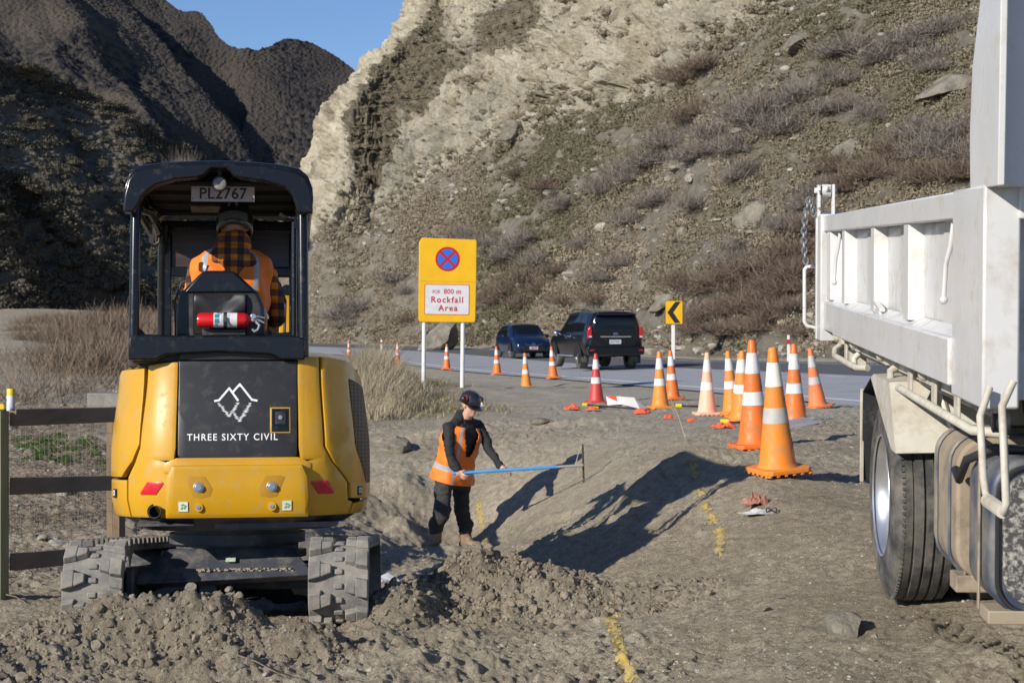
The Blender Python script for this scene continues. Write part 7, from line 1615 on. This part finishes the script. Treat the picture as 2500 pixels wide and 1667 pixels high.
for i in range(3):
    a, b = fp[i], fp[i+1]; n = int((b-a).length/.075)
    for k in range(n+1):
        t = k/n; q = a.lerp(b, t) + Vector((.0, 0, 0)); top = rz_[0][i]*(1-t)+rz_[0][i+1]*t; bot = rz_[2][i]*(1-t)+rz_[2][i+1]*t - .14; w1 = random.uniform(-.004, .004); mb.tube([Vector((q.x-.02, q.y, top))-fo, Vector((q.x-.02+w1, q.y+w1, (top+bot)/2))-fo, Vector((q.x-.02, q.y, bot))-fo], .0012, n=3, cap=False)
    for k in range(13):
        t = k/12; z0q = rz_[0][i]*(1-t)+(rz_[2][i]-.14)*t; z1q = rz_[0][i+1]*(1-t)+(rz_[2][i+1]-.14)*t; mb.tube([Vector((a.x-.02, a.y, z0q))-fo, Vector((b.x-.02, b.y, z1q))-fo], .0012, n=3, cap=False)
mb.build('wire_netting', mat('galvanised_wire', (.35, .35, .34), rough=.5, metal=.6), FN)
# things on the fence post
p = D(25, 935, 10.46); SC = thing('spray_can', 'white and blue spray paint can with a yellow cap standing on the mossy fence post', 'spray can', (p.x, 10.46, 1.071))
mb = MB(); mb.lathe([(.024, 0), (.026, .004), (.026, .088), (.024, .094)], 22); mb.build('can', mat('can_print', (.62, .66, .72), (.10, .18, .45), rough=.35, scale=30, contrast=(.55, .6)), SC, smooth=40)
mb = MB(); mb.lathe([(.0245, .094), (.0245, .130), (.022, .134)], 22); mb.build('cap', mat('cap_yellow', (.80, .55, .01), rough=.4), SC, smooth=40)
TM = thing('tape_measure', 'yellow and black tape measure lying on the fence post left of the spray can', 'tape measure', (p.x-.062, 10.46, 1.071)); mb = MB(); mb.prism(rbox(-.025, .025, 0, .042, .012), -.017, .017); mb.build('case', mat('tape_yellow', (.70, .50, .02), rough=.5), TM, bevel=.003); mb = MB(); mb.prism(rbox(-.027, .027, -.0, .010, .004), -.019, .019); mb.build('rubber_edge', M_blkm, TM)

# ================================================================== small things on the ground
M_flag = mat('flag_orange', (.80, .09, .03), (.75, .12, .05), rough=.7, scale=8)
def G(xd, yd): a = gpt(xd, yd); return Vector(a)
def crumple(name, label, cat, loc, sx, sy_, h, m, seed, group=None):
    n = 16; u = np.linspace(-.5, .5, n); U, Vv = np.meshgrid(u, u, indexing='ij'); rr = np.hypot(U, Vv)*(1+.35*fbm(U*3+seed, Vv*3, oct=2, seed=seed))
    Zq = h*(.5+1.3*fbm(U*4+seed, Vv*4, oct=3, seed=seed, gain=.7))*sstep(.62, .30, rr) + .004
    Xq = U*sx*(1+.4*fbm(U*2, Vv*2+seed, oct=2, seed=seed+1)); Yq = Vv*sy_*(1+.4*fbm(U*2+5, Vv*2+seed, oct=2, seed=seed+2))
    o = np_mesh(name, np.stack([Xq, Yq, Zq], -1).reshape(-1, 3), grid_faces(n, n), m, smooth=False); o.location = loc; q = o.modifiers.new('s', 'SOLIDIFY'); q.thickness = .004; return tag(o, label, cat, group)
a = G(1395, 934); b = G(1490, 942); RS = thing('rolled_sign', 'white rolled fabric sign with orange edge lying left of a light orange cone', 'rolled sign', tuple(a + Vector((0, 0, .02))))
d_ = b - a; mb = MB(); mb.add([(0, -.05, .0), (.2, -.16, .02), (d_.x-.15, d_.y-.22, .03), (d_.x, d_.y-.02, .0), (d_.x-.22, d_.y+.05, .19), (.15, .05, .14), (-.02, .02, .14)], [(0, 1, 5, 6), (1, 2, 4, 5), (2, 3, 4)]); mb.build('sheet', M_white, RS, fix=False)
mb = MB(); mb.add([(-.02, .02, .142), (.16, .05, .142), (.32, -.02, .075), (.22, -.12, .03)], [(0, 1, 2, 3)]); mb.build('orange_edge', M_flag, RS, fix=False)
mb = MB(); mb.cyl((-.35, -.28, .015), (d_.x-.05, d_.y-.25, .015), .014, n=8); mb.build('pole', M_blkm, RS); mb = MB(); mb.cyl((-.42, -.285, .015), (-.34, -.28, .015), .03, n=10); mb.build('pole_cap', mat('cap_yellow2', (.75, .58, .02)), RS)
for xd, yd, s, lb in ((1315, 941, .28, 'orange flag scrap lying left of the dark red cone'), (1362, 944, .22, 'orange flag scrap with yellow tip below the dark red cone'), (1476, 951, .30, 'orange flag scrap at the right end of the white rolled sign'), (1535, 962, .22, 'pinkish orange scrap lying on the bank edge left of the faded cone'), (1587, 968, .14, 'small orange scrap on the bank edge below the faded cone'), (1665, 984, .30, 'orange flag scrap on the bank edge left of the tall bright cone'), (1640, 981, .10, 'tiny orange cone shaped scrap on the bank edge')):
    p = G(xd, yd); crumple('flag_scrap', lb, 'flag', p, s*.8, s*.5, s*.22, M_flag, int(xd), 'flag scraps along the ditch edge')
for xd, yd, lb in ((1362, 938, 'yellow knob of a flag pole below the dark red cone'), (1552, 937, 'yellow knob at the base of the light orange cone'), (1655, 975, 'yellow knob of a flag pole lying left of the tall bright cone')):
    p = G(xd, yd); q = thing('flag_pole', lb, 'flag pole', tuple(p)); mb = MB(); mb.cyl((0, 0, .03), (.09, 0, .03), .035, n=12); mb.build('knob', mat('knob_yellow', (.72, .56, .02)), q, smooth=40); mb = MB(); mb.cyl((.09, 0, .025), (.7, .15, .015), .012, n=6); mb.build('stick', M_blkm, q)
p = G(1822, 984); q = thing('sign_board', 'flat grey sign board lying tilted at the foot of the bright cone near the truck', 'sign board', (p.x-.02, p.y-.12, p.z+.04), (R(6), R(-9), R(20))); mb = MB(); mb.box((0, 0, .0), (.50, .42, .012)); mb.build('board', mat('board_grey', (.20, .21, .22), (.30, .30, .30), rough=.5, scale=4), q, bevel=.004); mb = MB(); mb.box((0, -.215, 0), (.51, .02, .03)); mb.build('board_edge', M_dark, q)
p = G(1742, 1166); crumple('rag', 'crumpled reddish brown rag lying on the dirt in front of the nearest cone', 'rag', p + Vector((0, .02, 0)), .16, .10, .07, mat('rag_red', (.30, .12, .09), (.38, .18, .13), rough=.9, scale=20), 3)
p = G(1750, 1184); crumple('paper_litter', 'torn white paper with black wire beside the reddish rag', 'litter', p, .24, .10, .025, mat('paper', (.55, .55, .55), (.3, .3, .3), rough=.8, scale=15), 5)
p = G(1772, 1182); q = thing('wire_coil', 'small black wire loop on the torn paper', 'wire', tuple(p)); mb = MB(); mb.tube([(.035*math.cos(a), .02*math.sin(a), .03+.015*math.sin(a*2)) for a in np.linspace(0, 9, 24)], .004, n=5); mb.build('wire', M_blkm, q)
crumple('plastic_sheet', 'crumpled white plastic sheet lying behind the right rubber track', 'plastic sheet', (-1.15, 13.4, gz1(-1.15, 13.4)+.02), .8, .5, .09, mat('plastic_white', (.55, .56, .60), rough=.4), 9)
p = G(1093, 938); crumple('litter', 'small white and black litter on the turf right of the rockfall sign post', 'litter', p, .22, .18, .12, M_white, 8)
p = D(246, 925, 26); bxm = MB(); bxm.box((0, 0, .0), (.5, .4, .5)); q = thing('concrete_block', 'pale concrete block with netting standing behind the fence near the excavator', 'block', (p.x, 26, p.z-.1)); bxm.build('block', mat('concrete', (.19, .18, .155), (.27, .26, .23), rough=.9, scale=6), q, bevel=.01)
# loose stones, clods, straw, sticks, grass
def fanpts(n, y0, y1, t0, t1, seed, pw=1.0):
    g = np.random.default_rng(seed); y = y0*(y1/y0)**(g.uniform(0, 1, n)**pw); t = g.uniform(t0, t1, n); x = t*y; l, _ = road_d(x, y); k = l < -.8; x, y = x[k], y[k]; return np.stack([x, y, gz(x, y)], 1)
rk = [rockproto(s+20, 1, (1, g_r, h_r)) for s, (g_r, h_r) in enumerate([(.8, .5), (.7, .35), (.9, .7), (.6, .3)])]
pts = fanpts(60000, 6.6, 30, -.36, .36, 31, 1.25); g = np.random.default_rng(32); rg = roughness(pts[:, 0], pts[:, 1]); keep = g.uniform(0, 1, len(pts)) < (.25 + .6*rg)*np.clip(.8+1.5*fbm(pts[:, 0]*1.5, pts[:, 1]*1.5, oct=2, seed=34), .1, 1.3); pts = pts[keep]
scatter('loose_stones', rk, pts, np.minimum(g.gamma(1.3, .0060, len(pts))+.005, .06)*(1+(pts[:, 1] > 14)*.5), M_stone, 'small grey stones and gravel strewn over the dug soil', 'stones', seed=33)
clod = [merge(blob(.5, .8, s), blob(.5, .8, s)) for s in (31, 32, 33)]
M_clod = veg_mat('clods', [(.14, .115, .085), (.20, .17, .13), (.26, .22, .17)], rough=1)
g = np.random.default_rng(35); cp = []
for a in MOUNDS[:9]:
    n = int(2200*a[2]*a[3]/.36); ang = g.uniform(0, 6.283, n); r_ = np.sqrt(g.uniform(0, 1, n))*1.0; x = a[0] + a[2]*r_*np.cos(ang); y = a[1] + a[3]*r_*np.sin(ang); cp.append(np.stack([x, y, gz(x, y)], 1))
cp = np.concatenate(cp); rk2 = [rockproto(s+50, 2, (1, .85, .75)) for s in range(4)]
scatter('soil_clods', rk2, cp, np.minimum(g.gamma(.75, .014, len(cp))+.006, .085), M_clod, 'dark crumbly clods on the heaps of dug soil', 'clods', seed=36, smooth=False)
pts = fanpts(2600, 7, 16, -.34, .34, 41); g = np.random.default_rng(42)
st_ = []
for s in range(3):
    V, Fc = twig_bush(3, .12, 0, .0016, s+70); V[:, 2] = np.abs(V[:, 2])*.12+.004; st_.append((V, Fc))
scatter('straw_bits', st_, pts[:700], g.uniform(.4, 1.2, 700), M_straw, 'scattered dry straw and twig bits on the dirt', 'straw', seed=43)
for k, (xa, ya, xb, yb, lb) in enumerate([(500, 1500, 660, 1625, 'long thin curved twig lying across the soil below the left heap'), (0, 1375, 60, 1392, 'dark root sticking out of the soil beside the fence post'), (1840, 1148, 1930, 1142, 'thin dry stalk lying on the dirt beside the truck wheel')]):
    a_ = G(xa, ya if ya < 1560 else 1560); b_ = G(xb, min(yb, 1562)); m_ = (a_+b_)/2 + Vector((.02, -.01, .025)); q = thing('twig', lb, 'twig', tuple(a_)); mb = MB(); mb.tube([Vector((0, 0, .02)), m_-a_, b_-a_ + Vector((0, 0, .01))], [.0045, .0035, .0015], n=6); mb.build('stem', mat('twig_brown', (.16, .12, .08), (.26, .20, .14), rough=.9, scale=20), q, smooth=60)
p = D(1340, 880, 22); q = thing('dry_stalk', 'single dry pale stalk leaning on the ditch edge below the cones', 'stalk', tuple(G(1574, 1008))); mb = MB(); mb.tube([(0, 0, 0), (-.08, 0, .25), (-.19, 0, .48)], [.004, .003, .002], n=5); mb.build('stem', mat('stalk_pale', (.50, .42, .28)), q)
# named stones
for k, (xd, yd, sx, sy_, sz, lab) in enumerate([
   (1943, 1455, .33, .22, .15, 'large pale angular rock in front of the truck wheel'), (2012, 1466, .045, .04, .03, 'small stone right beside the large pale rock'), (985, 1388, .10, .06, .045, 'smooth oval pebble on the right flank of the soil heap'),
   (437, 1412, .075, .06, .07, 'pale stone stuck in the left soil heap'), (1650, 1282, .09, .06, .03, 'flat grey stone at the end of the dashed yellow marks'), (1545, 1360, .13, .09, .035, 'thin pale slab lying on the dirt right of the soil heap'),
   (1620, 1365, .11, .07, .03, 'thin broken slab right of the longer slab'), (1800, 1372, .12, .08, .03, 'flat grey slab lying above the large pale rock'), (1760, 1405, .08, .06, .04, 'rounded stone left of the large pale rock'), (1510, 1440, .11, .08, .03, 'pale half buried stone right of the continuous yellow line'),
   (1380, 1470, .10, .07, .03, 'flat stone lying left across the yellow line'), (150, 1475, .09, .07, .04, 'smooth pale cobble at the lower left'), (130, 1498, .12, .09, .05, 'largest smooth cobble at the lower left corner'), (535, 1500, .10, .07, .03, 'flat pale stone below the left heap'),
   (548, 1550, .07, .06, .05, 'round pale stone at the bottom left of the middle'), (1090, 998, .22, .14, .10, 'dark stone on the gravel shoulder beside the standing worker'), (1240, 975, .30, .2, .12, 'pale rock at the top edge of the ditch slope'), (910, 1035, .5, .35, .28, 'dark clod of earth on the ditch edge behind the excavator'),
   (1820, 1540, .06, .05, .025, 'small flat stone at the bottom below the large pale rock')]):
    p = G(xd, yd); rockobj('rock', 300+k, (sx, sy_, sz), p + Vector((0, .02, sz*.18)), (R(random.uniform(-8, 8)), R(random.uniform(-8, 8)), random.uniform(0, 3)), lab, m=M_stone2 if False else None, sub=3)
# dry grass beside the sign
def blades(n, pts, h, wd, seed, lean=.25):
    g = np.random.default_rng(seed); az = g.uniform(0, 6.283, n); L_ = h*g.uniform(.45, 1.1, n); dx = np.cos(az); dy = np.sin(az); ln = g.uniform(.05, lean, n)*L_
    side = np.stack([-np.sin(az+g.uniform(-.8, .8, n)), np.cos(az), np.zeros(n)], 1)*wd; p0 = pts; p1 = pts + np.stack([dx*ln*.35, dy*ln*.35, L_*.55], 1); p2 = pts + np.stack([dx*ln*1.2+.08*L_, dy*ln*1.2, L_*.95], 1)
    V = np.stack([p0-side, p0+side, p1-side*.8, p1+side*.8, p2-side*.15, p2+side*.15], 1).reshape(-1, 3); k = np.arange(n)[:, None]*6
    return V, np.concatenate([k+np.array([[0, 1, 3, 2]]), k+np.array([[2, 3, 5, 4]])], 1).reshape(-1, 4), np.clip(np.repeat(g.uniform(0, 1, n), 6), 0, 1)
g = np.random.default_rng(51); n = 9000; cxs = g.uniform(-.105, -.045, 260); cys = g.uniform(26, 47, 260); ci = g.integers(0, 260, n); y = cys[ci] + g.normal(0, .35, n); x = cxs[ci]*cys[ci] + g.normal(0, .22, n)
ok = (x/y*F + 1250 < 1060 - (np.maximum(0, 33 - y))*14) & (road_d(x, y)[0] < -1.6); x, y = x[ok], y[ok]; hgt = np.clip(1.1 - np.abs((x/y*F+1250-915)/135)**1.3, .15, 1)*(.55+.9*vn(x*1.3, y*.7, seed=57))*np.clip((y-22)/10, .45, 1)
V, Fc, tn = blades(len(x), np.stack([x, y, gz(x, y)], 1), .78*hgt, .0048, 52, .75); tag(np_mesh('dry_grass', V, Fc, M_straw, smooth=False, col={'tint': np.clip(tn*.9, 0, 1)}), 'pale dry grass standing beside the rockfall sign', 'grass', kind='stuff')
n = 9000; y = g.uniform(26, 62, n); x = g.uniform(-.12, .03, n)*y; l = road_d(x, y)[0]; ok = (l < -1.3) & (l > -9) & (g.uniform(0, 1, n) < soil_attrs(x, y)[2]*1.3-.1); x, y = x[ok], y[ok]
V, Fc, tn = blades(len(x), np.stack([x, y, gz(x, y)], 1), .10+0*x, .010, 53, .6); tag(np_mesh('short_turf', V, Fc, veg_mat('turf_blades', [(.16, .15, .07), (.24, .20, .11), (.33, .27, .17)]), smooth=False, col={'tint': tn}), 'short brown green turf on the verge round the rockfall sign', 'grass', kind='stuff')
# left: sticks and green weeds behind the fence, bushes on the mound
n = 1900; y = g.uniform(13, 27, n); x = g.uniform(-.31, -.19, n)*y; keepk = fbm(x*.6, y*.35, oct=2, seed=90) > -.05; x, y = x[keepk], y[keepk]
sk = []
for s in range(4): V, Fc = twig_bush(7, .55, .8, .006, s+80); V[:, 2] = np.abs(V[:, 2])*.22; sk.append((V, Fc))
scatter('brush_pile', sk, np.stack([x, y, gz(x, y)], 1), g.uniform(.5, 1.5, len(x)), veg_mat('brush', [(.13, .085, .055), (.22, .15, .10), (.34, .27, .20)]), 'dead brown sticks and brush lying behind the fence', 'brush', seed=91)
n = 90; y = g.uniform(19.5, 23, n); x = (g.uniform(-.285, -.24, n))*y - (y-21)*.12; x = x + .06*(y-21); scatter('green_weeds', clumps, np.stack([x, y, gz(x, y)], 1), g.uniform(.08, .2, n), veg_mat('weed_green', [(.05, .10, .02), (.08, .15, .03)]), 'patch of fresh green weeds behind the fence', 'weeds', seed=92)
n = 420; y = g.uniform(14, 40, n); x = g.uniform(-.33, -.17, n)*y; scatter('bank_stones', rocks, np.stack([x, y, gz(x, y)], 1), g.gamma(1.6, .05, n)+.03, M_stone, 'grey stones scattered on the bank behind the fence', 'stones', seed=93)
first = {}
thin = [twig_bush(110, 1.1, 1.8, .0045, s+200, .1) for s in range(4)]
M_low = veg_mat('mound_twigs', [(.14, .10, .07), (.20, .148, .105), (.25, .195, .145), (.15, .115, .085)])
def bush_at(name, m, x, y, s, label, group, zs=1.0, k=None):
    key = (name, k); o = None
    if key not in first: o = bush_mesh(k, m, name) if name == 'brown_bush' else np_mesh(name, *thin[k], m, smooth=False, col={'tint': np.repeat(np.random.default_rng(k).uniform(0, 1, len(thin[k][0])//6), 6)}); first[key] = o
    else: o = first[key].copy(); link(o)
    o.location = (x, y, gz1(x, y)-.1); o.scale = (s*1.2, s*1.2, s*zs); o.rotation_euler = (0, 0, random.uniform(0, 6.28)); tag(o, label, 'bush', group)
for k in range(76):
    y = random.uniform(36, 66); t = random.uniform(-.285, -.19); bush_at('brown_bush', M_low, t*y, y, random.uniform(.55, .95)*(.6 + .9*sstep(-.28, -.22, t)), 'leafless brown bush on the mound behind the fence at the left', 'brown bushes on the left mound', .8, k % 4)
for k in range(24):
    y = random.uniform(24, 40); t = random.uniform(-.30, -.20); bush_at('bare_stem_bush', M_low, t*y, y, random.uniform(.5, 1.0), 'thin bare stemmed bush standing on the gravel bank behind the fence', 'thin bushes behind the fence', 1.0, k % 4)
p = D(420, 372, 150); o = bush_mesh(1, M_twig, 'bare_tree'); o.location = (p.x, 150, p.z-1.6); o.scale = (1.5, 1.5, 2.6); tag(o, 'pale leafless tree rising behind the excavator canopy roof', 'tree')
